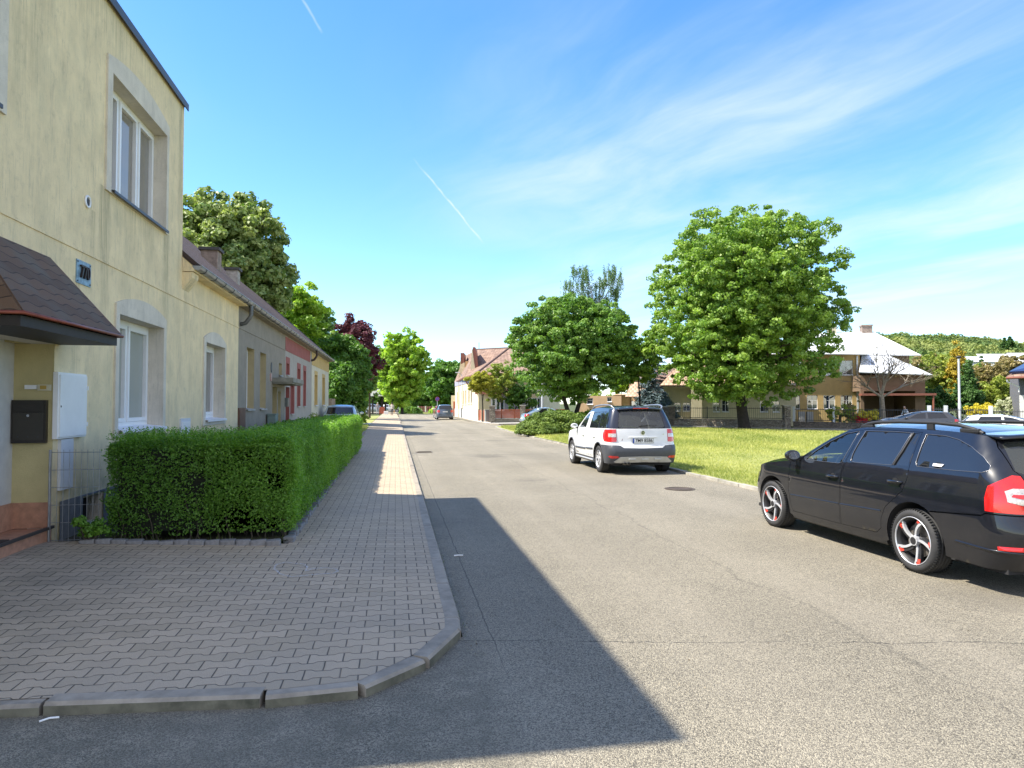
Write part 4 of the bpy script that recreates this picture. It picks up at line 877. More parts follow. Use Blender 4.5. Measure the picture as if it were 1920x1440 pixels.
leaves('top_shoots',sp,np.tile((0,0,1.),(len(sp),1)),.015,M_PRIVET,None,hg,5,aspect=.45,jit=.9,fold=True)
def ell_leaves(name,parent,C,Rr,n,leaf,mat,seed,tone=None,up=.4,jit=.6,rough=.12,aspect=.62):
    """leaves over ellipsoidal clumps: C (k,3) centres, Rr (k,3) radii, n per clump"""
    g=np.random.default_rng(seed); k=len(C); th=g.random((k,n))*2*np.pi; cz=g.uniform(-.75,1,(k,n)); sz=np.sqrt(1-cz**2)
    d=np.stack([sz*np.cos(th),sz*np.sin(th),cz],-1); rr=g.uniform(.55,1.0+rough,(k,n,1))
    P=C[:,None]+d*Rr[:,None]*rr; N=d+np.array([0,0,up])
    t=(np.repeat(tone if tone is not None else g.random(k),n)*.5+g.random(k*n)*.5)
    return leaves(name,P.reshape(-1,3),N.reshape(-1,3),leaf,mat,t,parent,seed,aspect=aspect,jit=jit,fold=True)
def tree(name,label,base,trunk_h,crown_c,crown_r,nclump,nleaf,leaf,mat,seed,tr=.2,group=None,cat='tree',bark=None,clump=(.5,.9),flat=.75,lean=(0,0),surf=.45,rag=.16,multi=1,limbs=9,low=-.95,shape=None,up=.4,fine=5.0,gap=-.75):
    root=thing(name,label,cat,tuple(base),0,group); g=np.random.default_rng(seed); r=random.Random(seed)
    if fine>1: nclump=int(nclump*fine); nleaf=int(nleaf/fine**.92); q_=fine**-.38; clump=(clump[0]*q_*.8,clump[1]*q_)
    cc=np.array(crown_c,float); cr=np.array(crown_r,float)   # relative to the base
    d=g.normal(0,1,(nclump,3)); d/=np.linalg.norm(d,axis=1)[:,None]; d[:,2]=np.clip(d[:,2],low,1)
    rad=g.random(nclump)**surf
    ang=np.arctan2(d[:,1],d[:,0]); s=seed*1.7
    wob=1+rag*(np.sin(3*ang+s)*np.cos(2.3*d[:,2]*2+s)+.8*np.sin(7*ang+2*s+4*d[:,2]))
    C=cc+d*cr*(rad*wob)[:,None]*1.0+g.normal(0,.12,(nclump,3))
    if shape: C=shape(C,cc,cr,g)
    hol=np.sin(C[:,0]*1.7+s)*np.sin(C[:,2]*1.9+s*2)+np.sin(C[:,1]*2.1+C[:,2]*1.3+s)*.8+.5*np.sin(C[:,0]*3.9-C[:,2]*3.3)+g.normal(0,.35,nclump)
    keep_=hol>gap; C=C[keep_]; nclump=len(C)
    cs=g.uniform(clump[0],clump[1],nclump); Rr=np.c_[cs,cs,cs*flat]
    tone=np.clip(.5+g.normal(0,.3,nclump),0,1)
    crown=ell_leaves('crown',root,C,Rr,nleaf,leaf,mat,seed,tone,up)
    b=MB(); top=Vector(cc)+Vector((0,0,cr[2]*.35)); T=[]
    for m_ in range(multi):
        ox=(m_-(multi-1)/2)*tr*2.2; p0=Vector((ox,0,-.1)); p1=Vector((ox*1.6+lean[0]*.5,lean[1]*.5,trunk_h*.55)); p2=Vector((ox*3+lean[0],lean[1],trunk_h)); p3=Vector((cc[0]*.6+ox*4,cc[1]*.6,(trunk_h+cc[2]*1.1)/2)); p4=top+Vector((ox*5,0,0))
        b.tube([p0,p0+Vector((0,0,.25)),p1,p2,p3,p4],[tr*1.55,tr*1.1,tr*.95,tr*.8,tr*.5,tr*.12],12); T.append((p2,p3,p4))
    idx=g.choice(nclump,min(limbs,nclump),replace=False)
    for i in idx:
        p2,p3,p4=T[r.randrange(len(T))]; e=Vector(C[i]); k=r.random(); a=p2.lerp(p3,k) if r.random()<.6 else p3.lerp(p4,k*.5); m1=a.lerp(e,.35)+Vector((0,0,.10*(e-a).length)); m2=a.lerp(e,.7)+Vector((0,0,.08*(e-a).length))
        rr=tr*.42*(1-.3*k); b.tube([a,m1,m2,e],[rr,rr*.7,rr*.42,rr*.12],7)
        for q in range(3):
            e2=e+Vector((r.uniform(-1,1),r.uniform(-1,1),r.uniform(-.3,.9)))*cs[i]*.9; b.tube([m2,m2.lerp(e2,.5)+Vector((0,0,.1)),e2],[rr*.3,rr*.18,.008],5)
    b.build('trunk',bark or M_BARK,root)
    return root
M_MAPLE=leafmat('maple_leaf',(0.094,0.208,0.034),(0.336,0.449,0.091),.32,.45)
M_MAPLE2=leafmat('maple_leaf_deep',(0.077,0.191,0.039),(0.252,0.375,0.081),.30,.45)
M_CHEST=leafmat('chestnut_leaf',(0.075,0.16,0.03),(0.46,0.50,0.20),.25,.5)
M_LIME=leafmat('young_lime_leaf',(0.171,0.319,0.032),(0.429,0.554,0.077),.38,.5)
M_DENSE=leafmat('hornbeam_leaf',(0.049,0.133,0.025),(0.163,0.300,0.045),.3,.5)
M_BEECH=leafmat('copper_beech_leaf',(0.065,0.020,0.032),(0.189,0.051,0.072),.25,.5)
M_BIRCH=leafmat('birch_leaf',(0.087,0.160,0.058),(0.189,0.275,0.116),.3,.55)
M_SPRUCE=leafmat('blue_spruce_needle',(.05,.085,.09),(.16,.22,.24),.05,.7)
M_YEW=leafmat('juniper_needle',(0.065,0.123,0.022),(0.203,0.275,0.043),.15,.6)
M_BOXL=leafmat('box_leaf',(0.119,0.231,0.021),(0.386,0.495,0.053),.25,.5)
M_GOLD=leafmat('golden_thuja',(.30,.24,.02),(.50,.36,.04),.2,.6)
M_THUJA=leafmat('dark_thuja',(0.029,0.087,0.022),(0.102,0.203,0.043),.15,.6)
M_BUSH=leafmat('garden_bush_leaf',(0.119,0.195,0.028),(0.386,0.407,0.075),.3,.55)
M_BRONZE=leafmat('bronze_leaf',(0.145,0.131,0.043),(0.319,0.246,0.102),.25,.6)
M_YELLOW=leafmat('forsythia_bloom',(.50,.42,.03),(.65,.55,.06),.25,.6)
M_WHITEF=leafmat('white_blossom',(.30,.34,.16),(.62,.62,.50),.2,.7)
# ---- the two maples on the lawn
def big_shape(C,cc,cr,g):
    # broad dome, fuller low on the left, flat ragged top on the right
    q=(C-cc)/cr; r=np.linalg.norm(q,axis=1); u=q/(r[:,None]+1e-9); C=cc+(C-cc)*((np.abs(u)**3.2).sum(1)**(-1/3.2))[:,None]*.97
    z=(C[:,2]-cc[2])/cr[2]; x=(C[:,0]-cc[0])
    k=np.where(z>0,1-.20*z**2,1-.10*z**2); C=C.copy(); C[:,0]=cc[0]+x*k+np.where(z<-.2,-.35,0)*1.; return C
big_base=gp(1395,45.0,.05)
def along(u0,u1,Z): return (gp(u1,Z)-gp(u0,Z)).length
XR=Vector((CW,-SW,0))
def crown_off(base,u,Z,v): # crown centre relative to base
    p=at(u,v,Z); return (p.x-base.x,p.y-base.y,p.z-base.z)
tree('big_maple','largest maple tree in full green leaf with a single dark trunk standing on the lawn',big_base,2.6,crown_off(big_base,1400,45,577),(5.85,5.6,6.35),430,560,.098,M_MAPLE,11,tr=.36,clump=(.62,1.15),flat=.62,surf=.5,rag=.07,fine=10,gap=-.85,limbs=30,shape=big_shape,bark=M_BARKD,lean=(-.35,0))
b2=gp(1073,47.5,.05)
tree('twin_trunk_maple','medium round maple with forked trunks behind the juniper on the lawn',b2,1.9,crown_off(b2,1071,47.5,652),(4.55,4.4,3.75),230,540,.098,M_MAPLE2,23,tr=.17,clump=(.6,1.05),flat=.6,surf=.5,rag=.09,fine=9,gap=-.8,limbs=22,multi=2,bark=M_BARKD)
b3=gp(1200,50,.05)
tree('small_maple','small maple between the two bigger maples, partly hidden',b3,1.6,crown_off(b3,1195,50,672),(1.6,1.5,2.0),26,300,.125,M_MAPLE,29,tr=.09,clump=(.5,.8),flat=.6,limbs=5,bark=M_BARKD)
# ---- left side behind the houses
cb_=gp(425,38,0)
tree('chestnut_tree','huge chestnut tree towering behind the yellow house roof',cb_,4,crown_off(cb_,425,38,512),(3.4,3.6,4.5),230,420,.13,M_CHEST,5,tr=.4,clump=(.6,1.1),flat=.7,surf=.42,rag=.05,limbs=16)
q=gp(556,48,0); tree('yellow_green_tree','light yellow green tree rising behind the low houses roofs',q,3,crown_off(q,556,48,608),(1.9,1.9,2.9),70,330,.12,M_LIME,6,tr=.16,clump=(.45,.8),limbs=8)
q=gp(603,52,0); tree('mid_green_tree','mid green tree between the yellow green tree and the copper beech',q,2.5,crown_off(q,600,52,640),(1.7,1.7,2.6),60,330,.12,M_MAPLE2,61,tr=.16,clump=(.45,.8),limbs=6)
q=gp(648,50,.1); tree('dense_green_tree','dense dark green tree with drooping boughs beside the cream house end',q,1.2,crown_off(q,642,50,706),(1.9,2.0,2.8),200,330,.105,M_DENSE,7,tr=.16,clump=(.4,.85),flat=.7,limbs=6,low=-.9,rag=.10)
q=gp(636,44,.1); tree('dense_green_shrub','low dense green shrub in front of the dark tree by the cream house',q,.6,crown_off(q,636,44,722),(.95,1.0,1.65),60,300,.10,M_DENSE,71,tr=.08,clump=(.35,.6),flat=.7,limbs=4,low=-.95)
q=gp(672,68,.1); tree('copper_beech','dark purple red copper beech rising behind the dense green tree',q,3,crown_off(q,664,68,664),(2.2,2.3,3.5),150,330,.14,M_BEECH,8,tr=.2,clump=(.5,.9),limbs=8,rag=.14)
q=gp(693,74,.1); tree('beech_neighbour','small green tree top showing right of the copper beech',q,3,crown_off(q,690,74,690),(1.2,1.2,3.2),40,260,.14,M_MAPLE2,81,tr=.12,clump=(.45,.8),limbs=5)
q=gp(680,54,.1); tree('columnar_bush','narrow upright bright green shrub on the verge near the silver car',q,.2,crown_off(q,680,54,771),(.32,.32,.95),16,330,.07,M_BOXL,9,tr=.04,clump=(.2,.3),limbs=2,cat='shrub')
lb=gp(754,112,0)
tree('young_lime_tree','tall light green lime tree in the middle distance beyond the end of the pavement',lb,2.2,crown_off(lb,754,112,692),(4.3,4.3,6.3),150,230,.27,M_LIME,10,tr=.25,clump=(.7,1.4),surf=.5,rag=.08,limbs=14,low=-.95,bark=M_BARKD)
q=gp(832,128,0); tree('dark_street_tree','dark shaded tree between the light green lime tree and the stepped gable house',q,3,crown_off(q,832,128,722),(3.6,3.6,4.1),110,230,.28,M_DENSE,12,tr=.3,clump=(.9,1.5),limbs=12,bark=M_BARKD)
q=gp(797,140,0); tree('dark_back_tree','lower dark tree behind and right of the light green lime tree',q,3,crown_off(q,797,140,738),(4.0,3.6,3.4),60,220,.3,M_DENSE,13,tr=.3,clump=(1,1.6),limbs=6,bark=M_BARKD)
# distant backdrop of trees on the left street end
for i,(u,Z,v,rx,rz_,mt,lab) in enumerate([(715,150,738,6,4,M_DENSE,'far dark tree left of the lime tree behind the wooden shelter'),(860,170,722,5,6,M_MAPLE2,'far green tree just behind the stepped gable house'),(780,165,752,7,2.6,M_MAPLE2,'far low green tree mass seen under the lime tree')]):
    q=gp(u,Z,0); tree('far_tree',lab,q,2,crown_off(q,u,Z,v),(rx,rx,rz_),60,200,.34,mt,90+i,tr=.3,clump=(1,1.8),limbs=4)
# ---- birch: hanging twigs
def birch():
    base=gp(1108,76,0); root=thing('weeping_birch','tall weeping birch with hanging twigs above the twin trunk maple','tree',tuple(base)); g=np.random.default_rng(3); b=MB(); r=random.Random(5); P=[]
    top=hz(497,76)
    def L(u,v): p=at(u,v,76); return Vector((p.x-base.x,p.y-base.y,p.z-base.z))
    b.tube([(0,0,-.1),(0,0,4),L(1112,650),L(1118,590)],[.3,.25,.16,.1],8)
    heads=[(1078,506),(1064,528),(1092,500),(1100,512),(1130,522),(1140,506),(1152,505),(1160,520),(1086,530),(1118,535),(1148,540),(1125,552),(1100,545),(1139,560),(1108,563),(1072,548),(1156,545),(1132,575),(1094,580),(1150,580)]
    for u,v in heads:
        e=L(u,v); b.tube([L(1118,592),L((1118+u)/2,(592+v)/2-8),e],[.07,.04,.015],6)
        for k in range(17):
            s=e+Vector((r.gauss(0,.36),r.gauss(0,.5),r.gauss(0,.25))); n=r.randint(10,26); ln=r.uniform(.5,2.3)
            for j in range(n): P.append((s.x+r.gauss(0,.05),s.y+r.gauss(0,.05),s.z-ln*j/n))
    b.build('trunk',pm('birch_bark',(.45,.43,.40),.8,.3,4),root); P=np.array(P); P=np.repeat(P,3,0)+g.normal(0,.06,(len(P)*3,3)); leaves('crown',P,g.normal(0,1,P.shape),.07,M_BIRCH,None,root,4,aspect=.6)
birch()
def conifer(name,label,u,Z,vtop,w,mat,seed,vbase=None,leaf=.09,n=26,base_z=0,loose=.25):
    base=gp(u,Z,base_z); h=hz(vtop,Z)-base_z; root=thing(name,label,'tree',tuple(base)); g=np.random.default_rng(seed); b=MB(); b.tube([(0,0,-.1),(0,0,h*.6),(0,0,h)],[.11,.06,.01],8); P=[];N=[]
    for i in range(n):
        t=(i+.5)/n; z=h*(.06+.92*t); rr=w*(1-t)**.85+.05
        for k in range(9):
            a=g.random()*6.28; L_=rr*g.uniform(.75,1.1); m=int(18+L_*46); s=g.random(m)**.6; px=np.cos(a)*L_*s; py_=np.sin(a)*L_*s; pz_=z-.22*L_*s+g.normal(0,.05,m)
            P.append(np.c_[px+g.normal(0,.07+loose*.2*s,m),py_+g.normal(0,.07+loose*.2*s,m),pz_]); N.append(np.tile((np.cos(a)*.5,np.sin(a)*.5,.8),(m,1)))
            if k%3==0: b.tube([(0,0,z),(np.cos(a)*L_,np.sin(a)*L_,z-.2*L_)],[.02,.005],4)
    b.build('trunk',M_BARKD,root); leaves('crown',np.vstack(P),np.vstack(N),leaf,mat,None,root,seed,aspect=.35); return root
conifer('dark_spruce','dark spruce top showing between the two maples','',0,0,0,M_SPRUCE,1) if False else None
conifer('tall_blue_spruce','tall blue grey spruce peeping out left of the biggest maple',1228,60,588,2.0,M_SPRUCE,2)
conifer('blue_spruce','smaller blue spruce in front of the peach house',1216,54,668,1.5,M_SPRUCE,3)
conifer('low_blue_spruce','low blue spruce just behind the stone wall near the biggest maple',1245,52,735,1.6,M_SPRUCE,4)
# ---- shrubs around the lawn
def shrub(name,label,base,cr,n,per,leaf,mat,seed,clump=(.25,.45),cz=None,group=None,cat='shrub',up=.5,flat=.8):
    root=thing(name,label,cat,tuple(base),0,group); g=np.random.default_rng(seed); d=g.normal(0,1,(n,3)); d/=np.linalg.norm(d,axis=1)[:,None]; d[:,2]=np.abs(d[:,2])*1.0
    C=d*np.array(cr)*(g.random(n)**.35)[:,None]; C[:,2]+=.1; cs=g.uniform(*clump,n); ell_leaves('foliage',root,C,np.c_[cs,cs,cs*flat],per,leaf,mat,seed,None,up)
    b=MB(); [b.tube([(0,0,-.05),tuple(C[i]*.5),tuple(C[i])],[.03,.02,.006],5) for i in range(min(n,10))]; b.build('stems',M_BARK,root); return root
shrub('juniper_bush','wide spreading juniper bush at the lawn edge in front of the twin trunk maple',gp(1043,37.5,.05),(2.15,1.9,1.12),420,150,.05,M_YEW,31,clump=(.12,.32),flat=.6)
shrub('juniper_bush','left lower part juniper bush reaching the kerb with bronze tips',gp(1007,35.6,.05),(1.05,1.1,.55),170,130,.045,M_YEW,32,clump=(.1,.26),flat=.6)
shrub('round_box_bush','neatly rounded bright green box bush behind the juniper',gp(1050,46.5,.05),(1.2,1.1,1.0),60,330,.06,M_BOXL,33,clump=(.25,.4))
shrub('round_box_bush','bright green bush right of the maple trunks behind the white car',gp(1110,46.5,.05),(1.7,1.2,.95),60,330,.06,M_BOXL,34,clump=(.25,.4))
shrub('climbing_shrub','loose bush with yellow green tips at the near corner of the stepped gable house',gp(898,62,.1),(.9,.8,1.1),30,200,.09,M_LIME,35,clump=(.3,.5)) if False else None
q=gp(905,61,.1); tree('yellow_leaf_bush','yellow leaved small tree beside the corner house garage',q,1.6,crown_off(q,902,61,717),(1.25,1.1,.9),30,200,.10,M_YELLOW if False else leafmat('yellow_green_leaf',(.24,.26,.03),(.46,.42,.06),.3,.5),36,tr=.07,clump=(.3,.5),limbs=6)
q=gp(940,62.5,.1); tree('bronze_bush','bronze green bushy small tree in the red fence garden',q,.8,crown_off(q,938,62.5,715),(1.5,1.4,1.75),50,220,.085,M_BUSH,37,tr=.07,clump=(.35,.6),limbs=10,low=-1)
q=gp(965,63,.1); tree('garden_tree','dark bushy garden tree behind the red fence',q,1.0,crown_off(q,978,63,738),(1.8,1.4,1.5),50,220,.09,M_DENSE,38,tr=.07,clump=(.35,.6),limbs=6,low=-1)
q=gp(1130,62,.1); shrub('garden_bush','light green bush in front of the peach house',q,(1.4,1.2,2.9),30,240,.09,M_BOXL,39,clump=(.35,.6))
q=gp(1165,64,.1); tree('pale_garden_tree','pale yellow green small tree left of the tiled roof of the peach house',q,1.6,crown_off(q,1165,64,722),(1.2,1.1,1.2),26,200,.09,M_LIME,391,tr=.07,clump=(.35,.6),limbs=5)
# second dark hedge and shrubs in the front gardens of the row
hedge('dark_low_hedge','low dark green hedge in front of the grey brown house',[(-3.35,-2.35,18.2,25.0,.2,1.12)],M_DENSE,1500,.022,14)
shrub('rose_shrub','loose tall shrub with pale leaves in front of the red and grey house',(-2.75,25.9,.16),(.35,.35,1.3),14,90,.035,M_BUSH,41,clump=(.12,.25))
shrub('weed_tuft','tuft of weeds at the foot of the mesh fence beside the hedge',(-3.25,8.02,.2),(.16,.09,.2),12,110,.018,M_PRIVET,42,clump=(.04,.09),cat='weeds')
b=MB(); 
def bare_tree():
    base=gp(1655,46,.1); root=thing('bare_tree','small leafless tree with fine twigs in front of the ochre house','tree',tuple(base)); b=MB(); r=random.Random(21); P=[]
    def L(u,v): p=at(u,v,46); return Vector((p.x-base.x,p.y-base.y,p.z-base.z))
    def grow(p,d,L_,rad,dep):
        q=p+d*L_; mid=p.lerp(q,.5)+Vector((r.uniform(-1,1),r.uniform(-1,1),r.uniform(-.3,.5)))*L_*.07
        b.tube([p,mid,q],[rad,rad*.82,rad*.66],7 if dep<2 else 4,cap=False)
        if dep>=5:
            P.append(tuple(q)); return
        for k in range(3 if dep else 4):
            nd=(d+Vector((r.gauss(0,.55),r.gauss(0,.45),r.gauss(.05,.28)))).normalized(); grow(q if k else mid.lerp(q,.6),nd,L_*r.uniform(.62,.86),rad*.55,dep+1)
    b.tube([(0,0,-.1),(.0,0,.9),L(1653,745),],[.21,.17,.15],10); j=L(1653,745)
    for (u,v,k) in ((1610,712,.08),(1640,690,.08),(1668,690,.09),(1705,718,.08),(1660,700,.06),(1625,728,.05)):
        e=L(u,v)-j; grow(j,e.normalized(),e.length*.62,k,1)
    b.build('trunk',pm('grey_bark',(.24,.20,.15),.95,.3,9),root); g=np.random.default_rng(2); P=np.array(P); P=P[g.random(len(P))<.5]; P=np.repeat(P,2,0)+g.normal(0,.05,(len(P)*2,3)); leaves('buds',P,g.normal(0,1,P.shape),.035,M_BRONZE,None,root,3)
bare_tree()
# ---- gardens on the far right
def cone_shape(C,cc,cr,g):
    z=np.clip((C[:,2]-(cc[2]-cr[2]))/(2*cr[2]),0,1); k=(1.12-z)**.7; C=C.copy(); C[:,0]=cc[0]+(C[:,0]-cc[0])*k; C[:,1]=cc[1]+(C[:,1]-cc[1])*k; return C
def gtree(name,label,u,Z,v,cr,n,mat,seed,leaf=.1,per=220,shape=None,clump=(.35,.65)):
    q=gp(u,Z,.1); tree(name,label,q,.8,crown_off(q,u,Z,v),cr,n,per,leaf,mat,seed,tr=.08,clump=clump,limbs=6,low=-1,shape=shape)
gtree('broad_garden_tree','broad mid green garden tree right of the ochre house',1765,62,710,(1.9,1.8,2.6),60,M_BUSH,51)
gtree('golden_conifer','golden yellow conifer behind the grey lamp post',1795,60,710,(1.3,1.3,3.1),60,M_GOLD,52,shape=cone_shape,leaf=.08)
gtree('ivy_conifer','dark green pyramid shaped conifer right of the lamp post',1815,57,738,(1.45,1.4,2.5),80,M_THUJA,53,shape=cone_shape,leaf=.08)
gtree('bronze_tree','bronze green bushy tree right of the dark conifer',1850,62,725,(1.9,1.7,2.3),60,M_BRONZE,54)
gtree('green_bush','mid green rounded bush in front of the bronze tree',1880,58,745,(1.9,1.6,1.6),60,M_BUSH,55)
gtree('green_bush','dark green bush between the ochre house and the golden conifer',1752,58,757,(1.3,1.2,1.5),40,M_THUJA,56)
gtree('yellow_bush','bright yellow flowering bush behind the black garden fence',1850,52,773,(1.75,.8,.62),40,M_YELLOW,57,leaf=.06,clump=(.25,.4))
gtree('white_bush','pale blossoming bush behind the fence at the right edge',1893,50,770,(1.3,.8,.75),40,M_WHITEF,58,leaf=.06,clump=(.25,.4))
gtree('thuja','narrow bright green thuja beside the ochre house carport',1725,53,770,(.45,.45,1.25),20,M_BOXL,59,leaf=.06,clump=(.2,.3))
for i,(u,v,rx,rz_,mt,lab) in enumerate([(1575,778,1.2,.55,M_BUSH,'low green shrub in the ochre house garden'),(1600,772,1.0,.8,M_BRONZE,'reddish shrub left of the bare tree trunk'),(1628,782,.75,.35,M_YELLOW,'low yellow shrub in front of the bare tree trunk'),(1615,790,.3,.15,leafmat('red_flower',(.6,.02,.02),(.8,.05,.04),.1),'small clump of red flowers by the stone wall')]):
    gtree('garden_shrub',lab,u,44.5 if i!=1 else 46,v,(rx,.6,rz_),16,mt,60+i,leaf=.05,clump=(.18,.32),per=200)
def mid(): 
    for i,(u,v,Z,rx,rz_,mt,lab,n) in enumerate([(1742,702,190,8,4.5,M_BRONZE,'far bronze trees below the wooded hill behind the ochre house','far_bronze_tree'),(1835,712,170,5,3.5,M_BUSH,'far green tree in front of the white sheds','far_green_tree'),(1893,700,150,2.6,3.8,M_BRONZE,'far brown budding tree before the white sheds','far_brown_tree'),(1940,700,160,4,5,M_BRONZE,'far tree at the right frame edge','far_brown_tree'),(1768,690,220,7,5,M_BUSH,'far green trees behind the broad garden tree','far_green_tree')]):
        q=gp(u,Z,0); tree(n,lab,q,3,crown_off(q,u,Z,v),(rx,rx,rz_),40,200,.42,mt,70+i,tr=.3,clump=(1.,2.),limbs=10)
mid()
conifer('far_dark_spruce','far dark spruce in front of the white shed roof',1842,150,664,1.7,M_THUJA,75,leaf=.3,n=16)
conifer('hill_pine','dark pine on the skyline of the hill at right',1896,900,630,13,M_THUJA,76,leaf=1.8,n=12,base_z=60)
conifer('hill_pine','dark pine on the hill skyline left of the others',1886,905,632,10,M_THUJA,77,leaf=1.6,n=12,base_z=60)
def lerpt(T,z):
    if z<=T[0][0]: return T[0][1]
    for (a,b_),(c_,d_) in zip(T,T[1:]):
        if z<=c_: return b_+(d_-b_)*(z-a)/(c_-a)
    return T[-1][1]
def smt(T):
    """smooth a table by resampling (keeps body sides free of facets)"""
    zs=np.linspace(T[0][0],T[-1][0],80); v=np.array([lerpt(T,z) for z in zs]); k=np.ones(7)/7
    vp=np.concatenate([2*v[0]-v[3:0:-1],v,2*v[-1]-v[-2:-5:-1]]); v=np.convolve(vp,k,'valid'); return list(zip(zs.tolist(),v.tolist()))
class Shell:
    def __init__(s,hw,xr,xf,rc=.28,rf=.5,bow_r=.05,bow_f=.10,taper=.05,x0=-1.1,x1=3.5):
        s.hw=smt(hw); s.xr=smt(xr); s.xf=smt(xf); s.rc=rc; s.rf=rf; s.br=bow_r; s.bf=bow_f; s.tp=taper; s.xm=(x0+x1)/2; s.L=(x1-x0)/2
    def pos(s,S_,z):
        h=lerpt(s.hw,z); a=lerpt(s.xr,z)+s.rc; b_=lerpt(s.xf,z)-s.rf
        if S_<a:
            d=a-S_; r=s.rc
            if d<r*math.pi/2: an=d/r; x=a-r*math.sin(an); y=h-r+r*math.cos(an)
            else: y=(h-r)-(d-r*math.pi/2); x=a-r-s.br*(1-(y/(h-r))**2)
        elif S_>b_:
            d=S_-b_; r=s.rf
            if d<r*math.pi/2: an=d/r; x=b_+r*math.sin(an); y=h-r+r*math.cos(an)
            else: y=(h-r)-(d-r*math.pi/2); x=b_+r+s.bf*(1-(y/(h-r))**2)
        else: x=S_; y=h
        y*=1-s.tp*abs((x-s.xm)/s.L)**3.
        return Vector((x,y,z))
    def nrm(s,S_,z):
        e=.01; du=s.pos(S_+e,z)-s.pos(S_-e,z); dv=s.pos(S_,z+e)-s.pos(S_,z-e); n=dv.cross(du); return n.normalized()
    def sc(s,p):
        k,u,z=p; h=lerpt(s.hw,z); a=lerpt(s.xr,z)+s.rc; b_=lerpt(s.xf,z)-s.rf
        if k=='s':
            if u<a: return (a-s.rc*math.asin(min(1,(a-u)/s.rc)),z)
            if u>b_: return (b_+s.rf*math.asin(min(1,(u-b_)/s.rf)),z)
            return (u,z)
        if k=='r':
            if u<=h-s.rc: return (a-s.rc*math.pi/2-((h-s.rc)-u),z)
            return (a-s.rc*math.acos(max(-1,min(1,(u-h+s.rc)/s.rc))),z)
        if u<=h-s.rf: return (b_+s.rf*math.pi/2+((h-s.rf)-u),z)
        return (b_+s.rf*math.acos(max(-1,min(1,(u-h+s.rf)/s.rf))),z)
    def poly(s,pts,step=.05):
        P=[]
        n=len(pts)
        for i in range(n):                      # subdivide first where both ends are of the same kind
            a,b_=pts[i],pts[(i+1)%n]
            if a[0]==b_[0]:
                d=math.hypot(b_[1]-a[1],b_[2]-a[2]); k=max(1,int(d/step+.999))
                P+=[s.sc((a[0],a[1]+(b_[1]-a[1])*j/k,a[2]+(b_[2]-a[2])*j/k)) for j in range(k)]
            else:
                A,B=s.sc(a),s.sc(b_); d=math.hypot(B[0]-A[0],B[1]-A[1]); k=max(1,int(d/step+.999)); P+=[(A[0]+(B[0]-A[0])*j/k,A[1]+(B[1]-A[1])*j/k) for j in range(k)]
        return P
    def panel(s,pts,holes=(),off=0,grid=.06,sides='both',edge=.0):
        """returns list of MB (one, or left and right)"""
        o=s.poly(pts); H=[s.poly(h) for h in holes]; V,F=cdt(o,H,grid)
        res=[]; out_=MB()
        for sg in (1,-1):
            b=out_ if sides=='both' else MB()
            vs=[]
            for (a,z) in V:
                p=s.pos(a,z)+s.nrm(a,z)*off; vs.append((p.x,p.y*sg,p.z))
            fs=[f if sg<0 else f[::-1] for f in F]
            b.add(vs,fs,0,True)
            if edge:
                for loop in [o]+H:
                    A=[];B=[]
                    for (a,z) in loop:
                        n=s.nrm(a,z); p=s.pos(a,z)+n*off; q=p-n*edge; A.append((p.x,p.y*sg,p.z)); B.append((q.x,q.y*sg,q.z))
                    k=len(A); b.add(A+B,[(i,(i+1)%k,k+(i+1)%k,k+i) for i in range(k)],0,False)
            if sides!='both': res.append(b)
        return [out_] if sides=='both' else res
    def line(s,pts,r,off=.004,closed=False,step=.05):
        L=[]; n=len(pts)
        for i in range(n if closed else n-1):
            A,B=s.sc(pts[i]),s.sc(pts[(i+1)%n]); d=math.hypot(B[0]-A[0],B[1]-A[1]); k=max(1,int(d/step+.99)); L+=[(A[0]+(B[0]-A[0])*j/k,A[1]+(B[1]-A[1])*j/k) for j in range(k)]
        if not closed: L.append(s.sc(pts[-1]))
        P=[s.pos(a,z)+s.nrm(a,z)*off for a,z in L]
        if closed: P.append(P[0])
        return P
def arcpts(xc,zc,r,z0,n=18,rev=False):
    a0=math.asin((z0-zc)/r); L=[('s',xc+r*math.cos(a),zc+r*math.sin(a)) for a in [a0+(math.pi-2*a0)*i/n for i in range(n+1)]]
    return L     # from front (+x) over the top to the rear
def paint(name,col,metal=0.,rough=.25,dust=.10):
    if name in MATS: return MATS[name]
    m,t=newmat(name); co=t.n('ShaderNodeTexCoord').outputs['Object']; d=t.mr(t.noise(co,6,5,.7),.4,.75,0,dust)
    c=t.mix(d,tuple(col)+(1,),(.20,.18,.15)); b=t.n('ShaderNodeBsdfPrincipled',i_Base_Color=c,i_Roughness=rough,i_Metallic=metal)
    b.inputs['Specular IOR Level'].default_value=.12 if max(col)<.05 else .4; b.inputs['Coat Weight'].default_value=1.; b.inputs['Coat Roughness'].default_value=.025; b.inputs['Coat IOR'].default_value=1.55
    bp=t.n('ShaderNodeBump',i_Strength=.06,i_Distance=.002,i_Height=t.noise(co,3.5,2)); t.set(b,'Coat Normal',bp.outputs[0]); out(t,b.outputs[0]); MATS[name]=m; return m
M_RUB=pm('tyre_rubber',(.028,.028,.030),.8,.2,12,.002,80,dirt=.4,dcol=(.07,.065,.055)); M_BLKP=pm('black_plastic',(.018,.018,.019),.55); M_INT=pm('car_interior',(.02,.02,.022),.9)
